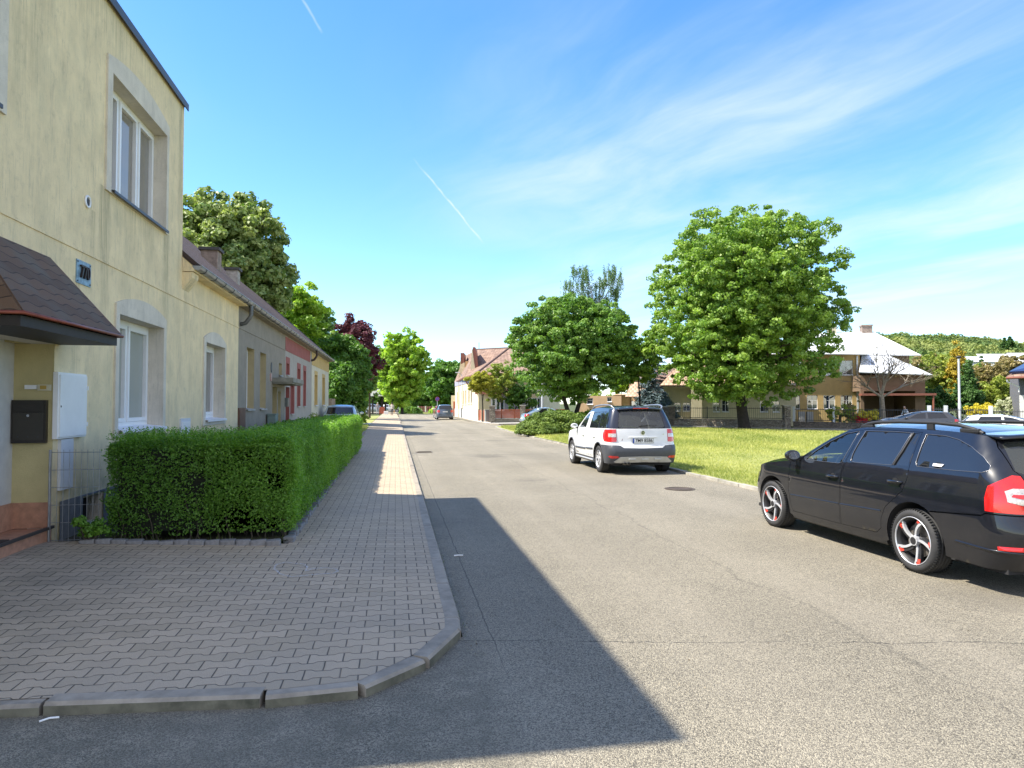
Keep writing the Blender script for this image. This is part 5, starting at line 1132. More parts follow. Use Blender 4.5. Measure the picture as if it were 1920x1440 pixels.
M_GREYP=pm('grey_bumper_plastic',(.055,.060,.072),.42,.08,10); M_ALU=pm('alloy',(.56,.57,.60),.3,.05,6,metal=.4); M_ALUD=pm('dark_alloy',(.018,.018,.02),.5); M_CHR=pm('chrome',(.7,.7,.7),.12,metal=1); M_REDACC=pm('red_accent',(.55,.05,.03),.4); M_DISC=pm('brake_disc',(.24,.22,.20),.5,.2,20,metal=.7)
M_CARG=glassmat('car_glass_dark',(.012,.014,.018)); M_CARGF=glassmat('car_glass_front',(.02,.025,.025),.25); M_CARGR=glassmat('car_glass_rear',(.05,.055,.05),.62)
M_LAMPR=pm('red_lamp',(.55,.012,.012),.12,.1,60,coat=1); M_LAMPC=pm('clear_lamp',(.55,.50,.47),.15,.35,60,metal=.3,coat=1); M_PLATE=pm('plate_white',(.75,.76,.76),.4); M_PBLUE=pm('plate_blue',(.02,.08,.45),.4); M_TXT=pm('plate_text',(.01,.01,.01),.5)
def wheel(root,x,side,yo,r,w,rimr,style,label=None):
    """wheel at local x, outer face at y=yo*side"""
    wr=bpy.data.objects.new('wheel',None); COL.objects.link(wr); wr.parent=root; wr.location=(x,side*(yo-w/2),r); wr.empty_display_size=.1
    if side<0: wr.rotation_euler=(0,0,math.pi)
    h=w/2; b=MB(); prof=[(rimr-.012,h-.03),(rimr+.004,h-.004),(rimr+(r-rimr)*.5,h+.004),(r-.025,h-.006),(r-.008,h-.022),(r-.001,h-.04)]
    gv=[-.55,-.2,.2,.55]
    for g_ in gv[::-1]: prof+=[(r,g_*h*.9+.008),(r-.008,g_*h*.9+.005),(r-.008,g_*h*.9-.005),(r,g_*h*.9-.008)]
    prof+=[(r-.001,-h+.04),(r-.008,-h+.022),(r-.025,-h+.006),(rimr+(r-rimr)*.5,-h-.004),(rimr-.012,-h+.03)]
    b.lathe(prof,56,'y')
    for i in range(64):      # shoulder sipes
        a=2*math.pi*i/64; M=Matrix.Rotation(a,3,'Y'); 
        for s_ in (1,-1):
            c=M@Vector((r-.004,s_*(h-.028),0)); b.box(c.x-.008,c.x+.008,c.y-.016,c.y+.016,c.z-.0035,c.z+.0035,1,rot=M,c=c)
    b.build('tyre',[M_RUB,pm('tyre_groove',(.006,.006,.006),.95)],wr)
    b=MB(); b.lathe([(rimr+.003,h-.008),(rimr+.001,h+.001),(rimr-.004,h+.001),(rimr-.006,h-.012)],48,'y')
    if style!='twist': b.lathe([(rimr-.010,h-.012),(rimr-.02,h-.03),(rimr-.03,h-.05)],48,'y')
    b.lathe([(rimr-.006,h-.0125),(rimr-.022,h-.03),(rimr-.03,h-.05),(rimr-.035,-h+.02)],48,'y',(0,-.0008,0),1)
    def spoke(pts,w0,w1,th,mi,y=.0):
        """flat curved bar on the wheel face; pts in (radius,angle)"""
        L=[];Rr=[]; n=len(pts)
        for i,(rr,a) in enumerate(pts):
            p=Vector((rr*math.cos(a),rr*math.sin(a))); q0=pts[max(0,i-1)]; q1=pts[min(n-1,i+1)]
            d=Vector((q1[0]*math.cos(q1[1])-q0[0]*math.cos(q0[1]),q1[0]*math.sin(q1[1])-q0[0]*math.sin(q0[1]))).normalized(); nn=Vector((-d.y,d.x)); ww=w0+(w1-w0)*i/(n-1); L.append(p+nn*ww/2); Rr.append(p-nn*ww/2)
        yy=[h-.035+y+.022*min(1,i/(n*.5)) for i in range(n)]
        vs=[(p.x,yy[i],p.y) for i,p in enumerate(L)]+[(p.x,yy[i],p.y) for i,p in enumerate(Rr)]+[(p.x,yy[i]-th,p.y) for i,p in enumerate(L)]+[(p.x,yy[i]-th,p.y) for i,p in enumerate(Rr)]
        k=n; fs=[]
        for i in range(k-1): fs+=[(i,i+1,k+i+1,k+i),(2*k+i,3*k+i,3*k+i+1,2*k+i+1),(i,2*k+i,2*k+i+1,i+1),(k+i,k+i+1,3*k+i+1,3*k+i)]
        b.add(vs,fs,mi)
    if style=='twist':
        for i in range(5):
            a=2*math.pi*i/5+R(97)
            spoke([(.03+(rimr-.035)*t/6,a+.42*(t/6)**1.2) for t in range(7)],.022,.026,.03,0)
            spoke([(.05+(rimr-.06)*t/6,a-.22+.50*(t/6)**1.0) for t in range(7)],.050,.046,.03,1,-.010)
            spoke([(rimr*.62,a+.06),(rimr*.76,a+.14),(rimr*.90,a+.18),(rimr*.95,a+.34)],.024,.036,.02,2,.0)
        b.tube([(0,h-.06,0),(0,h-.012,0)],[.055,.05],20,0); b.tube([(0,h-.012,0),(0,h-.006,0)],.036,20,1)
    elif style=='multi':
        for i in range(7):
            a=2*math.pi*i/7+.2
            for s_ in (-1,1): spoke([(.04+(rimr-.045)*t/4,a+s_*.17*(t/4)) for t in range(5)],.038,.026,.03,0)
        b.tube([(0,h-.06,0),(0,h-.008,0)],[.06,.05],20,0)
    else:
        for i in range(6): a=2*math.pi*i/6; spoke([(.04+(rimr-.045)*t/3,a) for t in range(4)],.07,.05,.03,0)
        b.tube([(0,h-.06,0),(0,h-.008,0)],[.06,.05],16,0)
    b.build('rim',[M_ALU,M_ALUD,M_REDACC],wr)
    b=MB(); b.tube([(0,h-.11,0),(0,h-.09,0)],rimr*.68,32); b.tube([(0,-h+.03,0),(0,-h+.05,0)],rimr-.05,32,1); b.build('brake_disc',[M_DISC,M_INT],wr)
    return wr
def topstrip(sh,sil,crownT,bowT,x_lo,x_hi,vmax=1.0,off=0,nv=14,vmin=-1.0,lift=0):
    """surface between the two side silhouettes for stations with x_lo<=x<=x_hi"""
    L=[]
    pts=[sh.sc(('s',x,z)) for x,z in sil]; fine=[]
    for (a,z),(c,w) in zip(pts,pts[1:]):
        k=max(1,int(math.hypot(c-a,w-z)/.04)); fine+=[(a+(c-a)*i/k,z+(w-z)*i/k) for i in range(k)]
    fine.append(pts[-1])
    rows=[]
    for a,z in fine:
        p=sh.pos(a,z)
        if x_lo-1e-6<=p.x<=x_hi+1e-6: rows.append(p)
    b=MB(); vs=[]
    for p in rows:
        cr=lerpt(crownT,p.x); bo=lerpt(bowT,p.x)
        for j in range(nv+1):
            v=(-1+2*j/nv)*vmax; e=abs(v); vs.append((p.x+bo*(1-v*v)+0,p.y*v,p.z+cr*(1-e**2.6)+off*.8+lift))
    m=nv+1; fs=[(i*m+j,(i+1)*m+j,(i+1)*m+j+1,i*m+j+1) for i in range(len(rows)-1) for j in range(nv)]
    b.add(vs,fs,0,True); return b
def common(root,sh,sil,crownT,bowT,body,glass_x,hood_x,roofm,seatx=(.15,1.25),arch=((0,.32,.385),(2.578,.32,.385)),belt=.95,wd=.6,spd=.0):
    x0=sil[0][0]-.3
    b=topstrip(sh,sil,crownT,bowT,x0,glass_x[0]); b.build('roof',roofm,root)
    b=topstrip(sh,sil,crownT,bowT,glass_x[0],glass_x[1],.93,.004); b.build('windscreen',M_CARGF,root)
    full=topstrip(sh,sil,crownT,bowT,glass_x[0],glass_x[1]); m=15; keep=[f for i,f in enumerate(full.f) if (i%14) in (0,13)]; full.f=keep; full.mi=[0]*len(keep); full.sm=[True]*len(keep); full.build('windscreen_pillar',roofm if roofm is not body else body,root)
    b=topstrip(sh,sil,crownT,bowT,glass_x[1],9); b.build('bonnet',body,root)
    # inside
    b=MB(); b.box(x0+.45,glass_x[1]+.6,-wd,wd,.24,.34); b.box(glass_x[1]-.15,glass_x[1]+.1,-wd,wd,.34,belt-.04)
    for sx in seatx:
        for sy in ((-.34,.34)):
            b.bevbox(sx-.12,sx+.02,sy-.23,sy+.23,.4,1.06,.05); b.bevbox(sx-.13,sx-.03,sy-.12,sy+.12,1.09,1.24,.035); b.bevbox(sx,sx+.45,sy-.23,sy+.23,.4,.55,.04)
    b.tube([(glass_x[1]-.35,.34+.17*math.cos(a),.9+.17*math.sin(a)) for a in [i*math.pi/8 for i in range(17)]],.014,6)
    b.build('interior',M_INT,root)
    for (xc,zc,r) in arch:
        for s_ in (1,-1):
            b=MB(); P=[(xc+r*math.cos(a),s_*(lerpt(sh.hw,zc+r*math.sin(a))-.004)*(1-sh.tp*abs((xc-sh.xm)/sh.L)**3.),zc+r*math.sin(a)) for a in [-.25+(math.pi+.5)*i/20 for i in range(21)]]
            b.ribbon(P,(0,-s_*.36,0)); k=len(P); b.add([(p[0],p[1]-s_*.36,p[2]) for p in P],[tuple(range(k))]); b.build('wheel_arch_liner',M_INT,root)
def plate_parts(parent,x,z,y0=0,txt='7M9 8586',face=-1):
    """number plate on a rear face; local frame"""
    b=MB(); b.box(x-.006,x,y0-.26,y0+.26,z-.056,z+.056); p=b.build('number_plate',M_PLATE,parent)
    b=MB(); b.box(x-.0085,x-.0062,y0+.225,y0+.258,z-.054,z+.054); b.build('blue_band',M_PBLUE,p)
    b=MB()
    for (c0,c1,d0,d1) in ((y0-.262,y0+.262,z+.052,z+.058),(y0-.262,y0+.262,z-.058,z-.052),(y0-.262,y0-.257,z-.052,z+.052),(y0+.257,y0+.262,z-.052,z+.052)): b.box(x-.009,x-.0062,c0,c1,d0,d1)
    b.build('plate_frame',M_TXT,p)
    if not txt: return p
    me=text_mesh(txt,.115,.001,True); o=mk('plate_characters',me,M_TXT,p,loc=(x-.008,y0-.02,z)); o.rotation_euler=(R(90),0,R(-90)); w=max(v.co.x for v in me.vertices)-min(v.co.x for v in me.vertices); o.scale=(.43/w,.95,1); return p
def emblem(parent,x,z,r=.045,y0=0):
    b=MB(); b.tube([(x,y0,z),(x-.008,y0,z)],r,28); e=b.build('badge',M_CHR,parent); b=MB(); b.tube([(x-.008,y0,z),(x-.011,y0,z)],r*.82,28); b.build('badge_ground',pm('dark_green_enamel',(.01,.03,.018),.3),e)
    b=MB(); P=[(-.45,-.25),(.05,-.25),(.05,-.5),(.5,.0),(.2,.1),(.1,.5),(-.1,.2),(-.3,.35),(-.2,.05)]; b.prism([(y0-a*r*.8,z+c*r*.8) for a,c in P],x-.0135,x-.011,'x'); b.build('badge_mark',M_CHR,e)
def mirror(root,sh,x,z,body,hw,both=True):
    for s_ in (1,-1):
        b=MB(); bm=bmesh.new(); bmesh.ops.create_uvsphere(bm,u_segments=16,v_segments=10,radius=1)
        for v in bm.verts: v.co=Vector((x+(v.co.x*.09 if v.co.x>0 else v.co.x*.03),s_*(hw+.09+v.co.y*.105),z+.02+v.co.z*.07))
        b.bm(bm,0,True); m_=b.build('wing_mirror',body,root)
        b=MB(); b.box(x-.02,x+.05,min(s_*(hw-.03),s_*(hw+.06)),max(s_*(hw-.03),s_*(hw+.06)),z-.045,z-.01); b.build('mirror_foot',M_BLKP,m_)
        b=MB(); bm=bmesh.new(); bmesh.ops.create_circle(bm,segments=20,radius=1,cap_ends=True)
        for v in bm.verts: v.co=Vector((x-.031,s_*(hw+.09+v.co.x*.078),z+.02+v.co.y*.05))
        b.bm(bm); b.build('mirror_glass',M_CHR,m_)
def rails(root,pts,yo,mat,r=.017):
    for s_ in (1,-1):
        b=MB(); P=[(x,s_*yo(x),z) for x,z in pts]
        L=[]
        for i in range(len(P)-1):
            for k in range(4):
                t=k/4; L.append(tuple(np.array(P[i])*(1-t)+np.array(P[i+1])*t))
        L.append(P[-1]); b.tube(L,r,8); 
        b.build('roof_rail',mat,root)
def seg(*p): return [('s',x,z) for x,z in p]
def rgt(*p): return [('r',y,z) for y,z in p]
# =================================================================== black estate
def black_estate():
    root=thing('estate_car','shiny black estate car with red accented five spoke wheels, nearest car on the right','car',(6.035,6.13,0),R(90))
    sh=Shell([(.15,.82),(.25,.85),(.4,.875),(.6,.885),(.8,.882),(.9,.868),(1.0,.848),(1.1,.81),(1.2,.765),(1.3,.712),(1.38,.665),(1.45,.62)],
             [(.15,-.96),(.25,-1.02),(.4,-1.08),(.55,-1.10),(.64,-1.08),(.72,-1.05),(.9,-1.045),(1.02,-1.01),(1.15,-.93),(1.3,-.82),(1.39,-.75)],
             [(.15,3.30),(.25,3.40),(.4,3.47),(.55,3.49),(.66,3.44),(.74,3.38),(1.4,3.38)],rc=.27,rf=.62,bow_r=.05,bow_f=.10,taper=.045)
    B=paint('black_paint',(.006,.007,.011),0,.3,.02)
    sil=[(-.74,1.385),(-.5,1.415),(-.2,1.43),(.3,1.44),(.8,1.435),(1.05,1.42),(1.25,1.385),(1.5,1.275),(1.75,1.13),(1.95,1.015),(2.1,.955),(2.4,.92),(2.8,.865),(3.1,.79),(3.25,.735)]
    crown=[(-.9,.012),(-.6,.04),(0,.055),(1.2,.06),(2.0,.05),(2.4,.07),(3.0,.07),(3.4,.03)]; bow=[(-1,.0),(1.0,0),(1.3,.03),(2.1,.22),(2.5,.22),(3.4,.12)]
    common(root,sh,sil,crown,bow,B,(1.22,2.08),(2.08,9),B)
    ra,fa=arcpts(0,.32,.385,.25),arcpts(2.6,.32,.385,.25)
    top=seg(*[p for p in sil])
    d1=seg((2.18,.93),(2.205,.6),(2.17,.34),(2.13,.285),(1.165,.285),(1.12,.92),(1.05,1.17),(1.02,1.395),(1.22,1.372),(1.48,1.262),(1.73,1.12),(1.93,1.0),(2.08,.945))
    d2=seg((1.105,.92),(1.15,.285),(.55,.30),(.47,.36),(.455,.47),(.385,.60),(.26,.70),(.14,.80),(.09,.93),(.10,1.20),(.115,1.405),(.6,1.412),(1.0,1.402),(1.04,1.17))
    w1=seg((1.86,.985),(1.70,1.105),(1.49,1.235),(1.25,1.345),(1.06,1.378),(1.09,1.19),(1.145,1.01),(1.2,.995))
    w2=seg((.985,1.385),(.5,1.395),(.245,1.392),(.29,1.18),(.345,1.06),(.4,1.045),(.98,1.02),(1.01,1.04))
    w2=seg((.955,1.385),(.5,1.395),(.255,1.392),(.29,1.2),(.345,1.048),(.92,1.028),(1.0,1.04),(1.005,1.12))
    q=seg((.222,1.392),(.145,1.39),(.125,1.2),(.125,1.06),(.31,1.05),(.255,1.2))
    w3=seg((.05,1.388),(-.2,1.382),(-.38,1.352),(-.55,1.295),(-.70,1.215),(-.79,1.14),(-.80,1.10),(-.75,1.077),(-.45,1.068),(.0,1.065),(.03,1.1),(.04,1.25))
    lamp=[('s',-.835,.965),('s',-.825,.86),('s',-.835,.745),('r',.62,.735),('r',.60,.76),('r',.645,1.06),('r',.70,1.065)]
    rw=rgt((0,1.07),(.60,1.075),(.655,1.10),(.62,1.22),(.585,1.33),(.54,1.352),(0,1.36))
    gate=rgt((0,.655),(.50,.66),(.56,.72),(.585,.76),(.633,1.065),(.66,1.11),(.625,1.30),(.58,1.383),(0,1.383))
    bump_top=[('s',-.215,.645),('s',-.80,.70),('s',-.84,.725)]
    body=rgt((.507,.655),)+[('r',.568,.715),('r',.593,.757),('r',.640,1.065),('r',.667,1.11),('r',.632,1.30),('r',.587,1.383)]+seg((-.74,1.385),*sil[1:])+[('f',.45,.715),('f',0,.71),('f',0,.24),('f',.6,.22)]+seg((3.05,.22))+fa+ra+[('s',-.378,.25) if False else ra[-1]]
    # body: from the bumper seam forward; rear quarter between bumper and tailgate
    arcR=[p for p in ra if not (p[1]<-.215 and p[2]<.645)]
    body=[('r',.507,.662),('r',.568,.72),('r',.593,.76),('r',.640,1.065),('r',.667,1.11),('r',.632,1.30),('r',.587,1.383)]+seg(*sil)+[('f',.45,.715),('f',0,.71),('f',0,.24),('f',.6,.22)]+seg((3.05,.22))+fa+seg((2.1,.20),(.5,.20))+arcR+[('s',-.222,.652),('s',-.80,.706),('s',-.84,.73),('r',.62,.727)]
    b=sh.panel(body,[d1,d2,w3,lamp],grid=.055,edge=.012)[0]; b.build('body',B,root)
    for nm,pp,hl in (('front_door',d1,[w1]),('rear_door',d2,[w2,q])):
        def shrink(P,k=.005):
            cx=sum(p[1] for p in P)/len(P); cz=sum(p[2] for p in P)/len(P); out_=[]
            n=len(P)
            for i,p in enumerate(P):
                a=P[i-1]; c=P[(i+1)%n]; t1=Vector((p[1]-a[1],p[2]-a[2])).normalized(); t2=Vector((c[1]-p[1],c[2]-p[2])).normalized(); t=(t1+t2).normalized(); nn=Vector((-t.y,t.x))
                if nn.dot(Vector((cx-p[1],cz-p[2])))<0: nn=-nn
                out_.append((p[0],p[1]+nn.x*k,p[2]+nn.y*k))
            return out_
        L_=sh.panel(shrink(pp),hl,grid=.055,sides='each',edge=.012)
        for i,b in enumerate(L_):
            o=b.build(nm,B,root); s_=1 if i==0 else -1
            hx,hz_=(1.27,.835) if nm=='front_door' else (.25,.885)
            p=sh.pos(*sh.sc(('s',hx,hz_))); hb=MB(); hb.tube([(hx+.095,s_*(p.y+.002),hz_-.004),(hx+.07,s_*(p.y+.030),hz_),(hx-.07,s_*(p.y+.030),hz_+.003),(hx-.095,s_*(p.y+.002),hz_)],[.011,.014,.014,.011],8); hb.build('door_handle',B,o)
            hb=MB(); hb.tube([(hx,s_*(p.y-.001),hz_-.005),(hx,s_*(p.y+.002),hz_-.005)],.045,16); hb.build('handle_recess',M_BLKP,o)
    for nm,pp,mt in (('front_side_window',w1,M_CARGF),('rear_side_window',w2,M_CARG),('quarter_window',q,M_CARG),('cargo_window',w3,M_CARG)):
        for b in sh.panel(pp,(),off=-.006,grid=.07,sides='each'): b.build(nm,mt,root)
    # chrome grey window line
    for s_ in (1,-1):
        b=MB()
        for pts in (w1,w2,w3):
            P=[(p.x,p.y*s_,p.z) for p in sh.line(pts,.004,.001,True)]; b.tube(P,.0035,5,cap=False)
        b.build('window_trim',pm('satin_trim',(.20,.20,.21),.3,metal=.8),root)
        b=MB(); P=[(p.x,p.y*s_,p.z) for p in sh.line(seg((.225,1.392),(.262,1.2),(.318,1.05)),.01,.002)]; b.tube(P,.011,5); b.build('window_divider',M_BLKP,root)
        b=MB(); 
        for a0,a1,z0,z1 in ((2.16,1.17,.495,.52),(1.14,.46,.52,.545)):
            P=[(p.x,p.y*s_,p.z) for p in sh.line(seg((a0,z0),(a1,z1)),.01,-.009)]; b.tube(P,.015,8)
        b.build('side_moulding',B,root)
        b=MB(); P=[(p.x,p.y*s_,p.z) for p in sh.line(seg((2.17,.21),(.42,.21)),.01,-.045)]; b.tube(P,.045,8); b.build('sill',M_BLKP,root)
    # tail lamps
    for i,b in enumerate(sh.panel(lamp,(),off=.006,grid=.04,sides='each',edge=.03)):
        s_=1 if i==0 else -1; o=b.build('tail_light',M_LAMPR,root)
        c=sh.panel([('r',.70,.815),('r',.615,.81),('r',.64,.955),('r',.74,.955),('r',.79,.93),('r',.79,.84)],(),off=.0085,grid=.04,sides='each')[i]; c=c.build('clear_lens',M_LAMPC,o)
        c=sh.panel([('r',.70,.868),('r',.62,.866),('r',.63,.905),('r',.75,.905),('r',.765,.885)],(),off=.011,grid=.04,sides='each')[i]; c.build('lamp_bar',M_LAMPR,o)
    b=sh.panel(gate,[rw],off=0,grid=.06,edge=.01)[0]; g_=b.build('tailgate',B,root)
    b=sh.panel(rw,(),off=-.004,grid=.08)[0]; b.build('rear_window',M_CARGR,root)
    x_=sh.pos(*sh.sc(('r',0,.85))).x; plate_parts(root,x_-.012,.82,txt=''); emblem(g_,x_-.002,.985)
    # rear bumper
    arcB=[p for p in ra if (p[1]<-.20 and p[2]<.645)]
    bp_=[('s',-.222,.640)]+arcB+[('s',-.40,.245),('s',-.8,.235),('r',.55,.24),('r',0,.25),('r',0,.648),('r',.50,.652),('r',.56,.705),('r',.60,.715),('s',-.84,.718),('s',-.80,.692)]
    b=sh.panel(bp_,(),off=.006,grid=.055,edge=.015)[0]; bo=b.build('rear_bumper',B,root)
    for i,b in enumerate(sh.panel([('r',.50,.425),('s',-.93,.418),('s',-.93,.45),('r',.50,.468)],(),off=.012,grid=.05,sides='each',edge=.01)): b.build('reflector',M_LAMPR,bo)
    for s_ in (1,-1):
        b=MB(); P=[(p.x,p.y*s_,p.z) for p in sh.line([('s',-.52,.42),('s',-.85,.405),('r',.5,.40)],.01,.004)]; b.tube(P,.013,6); b.build('bumper_crease',B,bo)
    lower=[('r',0,.2)]; 
    b=MB(); b.box(-.95,3.2,-.74,.74,.20,.245); b.build('underbody',M_INT,root)
    b=MB(); b.bevbox(-.98,-.55,-.65,-.25,.16,.30,.04); b.tube([(-.6,-.55,.24),(-1.05,-.55,.24)],.03,12); b.build('exhaust',pm('rusty_exhaust',(.22,.15,.10),.7,.3,20,metal=.5),root)
    b=MB(); b.bevbox(-.90,-.62,-.58,.58,1.385,1.415,.012); 
    sp_=MB(); n=12; vs=[]; 
    for j in range(n+1):
        y=-.60+1.2*j/n; c=.030*(1-(y/.6)**2); xr_=sh.pos(*sh.sc(('r',min(abs(y),.55),1.383))).x
        for (dx,dz) in ((.16,.030),(-.04,.012),(-.085,-.004),(-.080,-.018),(.0,-.012)): vs.append((xr_+dx,y,1.39+dz+c))
    fs=[(i*5+k,(i+1)*5+k,(i+1)*5+(k+1)%5,i*5+(k+1)%5) for i in range(n) for k in range(5)]+[(0,1,2,3,4),tuple(range(n*5,n*5+5))]; sp_.add(vs,fs,0,True); sp_.build('spoiler',B,root)
    liner=[('r',0,.3),('r',0,.95)]+seg((-.4,.95),(2.4,.90),(3.0,.75))+[('f',0,.68),('f',0,.3)]+seg((3.0,.3))+arcpts(2.6,.32,.42,.3)+seg((2.1,.3),(.5,.3))+arcpts(0,.32,.42,.3)+seg((-.5,.3))
    sh.panel(liner,(),off=-.03,grid=.15)[0].build('inner_shell',M_INT,root)
    yr=lambda x: sh.pos(*sh.sc(('s',x,1.43))).y-.045
    rp=[(1.12,1.425),(1.02,1.465),(.85,1.487),(.5,1.502),(0,1.505),(-.28,1.49),(-.45,1.455),(-.55,1.42)]
    rails(root,rp,yr,M_BLKP,.019)
    for s_ in (1,-1):
        for q_ in ((.03,.12,s_*yr(0)-.014,s_*yr(0)+.014,1.43,1.50,.006),(-.52,-.30,s_*yr(-.4)-.02,s_*yr(-.4)+.02,1.42,1.462,.01),(.92,1.10,s_*yr(1)-.02,s_*yr(1)+.02,1.415,1.458,.01)): b=MB(); b.bevbox(*q_); b.build('rail_foot',M_BLKP,root)
    b=MB(); b.tube([(-.50,0,1.46),(-.47,0,1.50)],[.03,.012],8); b.tube([(-.47,0,1.50),(-.66,0,1.74)],[.006,.003],6); b.build('aerial',M_BLKP,root)
    mirror(root,sh,1.98,1.01,B,.86)
    for x in (0,2.6):
        for s_ in (1,-1): wheel(root,x,s_,.888,.318,.225,.238,'twist')
    for s_ in (1,):
        b=MB(); P=[]
        for x0_,x1_,z0_,z1_ in ((-.035,-.175,1.094,1.103),(-.19,-.30,1.086,1.112)):
            b2=sh.panel(seg((x0_,z0_),(x1_,z0_),(x1_-(.0 if x1_>-.2 else .02),z1_),(x0_,z1_)),(),off=.002,grid=.03,sides='each')[0]; 
            if x1_<-.2: b.add(b2.v,b2.f,0)
        b.build('window_sticker',pm('white_sticker',(.6,.6,.62),.5,.5,120),root)
    # front lamps and grille (seen only from the side)
    for i,b in enumerate(sh.panel([('f',.42,.60),('s',3.16,.60),('s',3.10,.715),('f',.42,.70)],(),off=.006,grid=.06,sides='each')): b.build('headlight',M_LAMPC,root)
    return root
black_estate()
# =================================================================== white crossover
def white_suv():
    root=thing('crossover_car','white crossover car with dark roof and grey bumpers parked at the lawn kerb','car',(5.85,16.33,0),R(90))
    sh=Shell([(.15,.84),(.3,.875),(.5,.893),(.7,.895),(.9,.885),(1.05,.865),(1.15,.84),(1.3,.79),(1.45,.738),(1.6,.68),(1.66,.65)],
             [(.15,-.66),(.3,-.72),(.42,-.77),(.55,-.785),(.66,-.77),(.72,-.71),(.9,-.695),(1.1,-.67),(1.3,-.60),(1.5,-.52),(1.6,-.46)],
             [(.15,3.25),(.3,3.36),(.5,3.43),(.7,3.42),(.85,3.36),(1.6,3.36)],rc=.20,rf=.5,bow_r=.05,bow_f=.1,taper=.035,x0=-.8,x1=3.45)
    Wt=paint('white_paint',(.72,.73,.74),0,.3); K=paint('dark_blue_black_paint',(.012,.016,.030),0,.3,.03)
    sil=[(-.45,1.565),(-.25,1.585),(.2,1.60),(.7,1.595),(1.05,1.565),(1.25,1.51),(1.45,1.40),(1.7,1.23),(1.92,1.08),(2.1,1.02),(2.5,.985),(2.8,.93),(3.05,.85),(3.2,.78)]
    crown=[(-.6,.015),(-.3,.04),(.2,.055),(1.1,.06),(2.0,.05),(2.5,.06),(3.3,.03)]; bow=[(-1,0),(.9,0),(1.2,.03),(2.0,.2),(3.3,.12)]
    common(root,sh,sil,crown,bow,Wt,(1.12,2.08),(2.08,9),K,seatx=(.25,1.2),arch=((0,.34,.40),(2.58,.34,.40)),belt=1.04,wd=.62)
    ra,fa=arcpts(0,.34,.40,.27),arcpts(2.58,.34,.40,.27)
    w1=seg((1.80,1.06),(1.62,1.22),(1.42,1.37),(1.27,1.445),(1.12,1.465),(1.14,1.25),(1.19,1.075))
    w2=seg((.855,1.475),(.5,1.49),(.17,1.50),(.12,1.3),(.10,1.085),(.80,1.085),(.845,1.1))
    w3=seg((.13,1.50),(-.2,1.505),(-.36,1.50),(-.47,1.30),(-.50,1.12),(-.42,1.10),(.06,1.087),(.08,1.3))
    lamp=[('s',-.40,1.075),('s',-.345,1.02),('s',-.33,.94),('s',-.37,.86),('s',-.46,.80),('r',.80,.785),('r',.665,.79),('r',.665,1.085),('r',.80,1.085)]
    rw=rgt((0,1.12),(.56,1.12),(.605,1.15),(.565,1.35),(.52,1.52),(0,1.53))
    gate=rgt((0,.635),(.50,.645),(.57,.69),(.65,.83),(.655,1.10),(0,1.10))
    arcR=[p for p in ra if not (p[1]<-.2 and p[2]<.69)]
    body=[('r',.575,.700),('r',.657,.83),('r',.657,1.10)]+[('s',-.44,1.105),('s',.86,1.075),('s',.865,1.30),('s',.875,1.50),('s',1.13,1.495),('s',1.30,1.465),('s',1.46,1.385),('s',1.71,1.215),('s',1.93,1.066),('s',2.1,1.018)]+seg(*sil[10:])+[('f',.5,.78),('f',0,.77),('f',0,.3),('f',.6,.28)]+seg((3.05,.27))+fa+seg((2.15,.34),(.42,.34))+arcR+[('s',-.21,.70),('s',-.5,.712),('r',.70,.708)]
    body=[p for p in body]
    low=seg((2.17,.335),(.40,.335),(.41,.22),(2.16,.22))
    d1=seg((2.12,.95),(2.14,.62),(2.12,.37),(1.12,.37),(1.09,1.0),(1.15,1.08),(1.135,1.48),(1.29,1.455),(1.45,1.375),(1.66,1.22),(1.86,1.07),(2.05,1.0))
    d2=seg((1.065,1.055),(1.075,.37),(.52,.37),(.47,.47),(.41,.60),(.28,.72),(.12,.81),(.05,.95),(.045,1.065))
    b=sh.panel(body,[d1,d2,lamp],grid=.055,edge=.012)[0]; b.build('body',Wt,root)
    def shr(P,k=.004):
        cx=sum(p[1] for p in P)/len(P); cz=sum(p[2] for p in P)/len(P); o_=[]
        for i,p in enumerate(P):
            a=P[i-1]; c=P[(i+1)%len(P)]; t=(Vector((p[1]-a[1],p[2]-a[2])).normalized()+Vector((c[1]-p[1],c[2]-p[2])).normalized()).normalized(); nn=Vector((-t.y,t.x))
            if nn.dot(Vector((cx-p[1],cz-p[2])))<0: nn=-nn
            o_.append((p[0],p[1]+nn.x*k,p[2]+nn.y*k))
        return o_
    doors=[]
    for nm,pp,hl in (('front_door',d1,[w1]),('rear_door',d2,[])):
        for b in sh.panel(shr(pp),hl,grid=.055,sides='each',edge=.01): doors.append(b.build(nm,Wt,root))
    up=[('r',.595,1.11),('s',-.44,1.108),('s',.855,1.078),('s',.86,1.30),('s',.868,1.508),('s',1.13,1.503),('s',1.31,1.472),('s',1.42,1.415)]+seg(*sil[5::-1])+[('r',.52,1.562),('r',0,1.565),('r',0,1.53),('r',.525,1.525),('r',.57,1.35),('r',.61,1.15)]
    b=sh.panel(up,[w2,w3],off=.001,grid=.055,edge=.01)[0]; b.build('roof_side',K,root)
    for nm,pp,mt in (('front_side_window',w1,M_CARG),('rear_side_window',w2,M_CARG),('quarter_window',w3,M_CARG)):
        for b in sh.panel(pp,(),off=-.006,grid=.07,sides='each'): b.build(nm,mt,root)
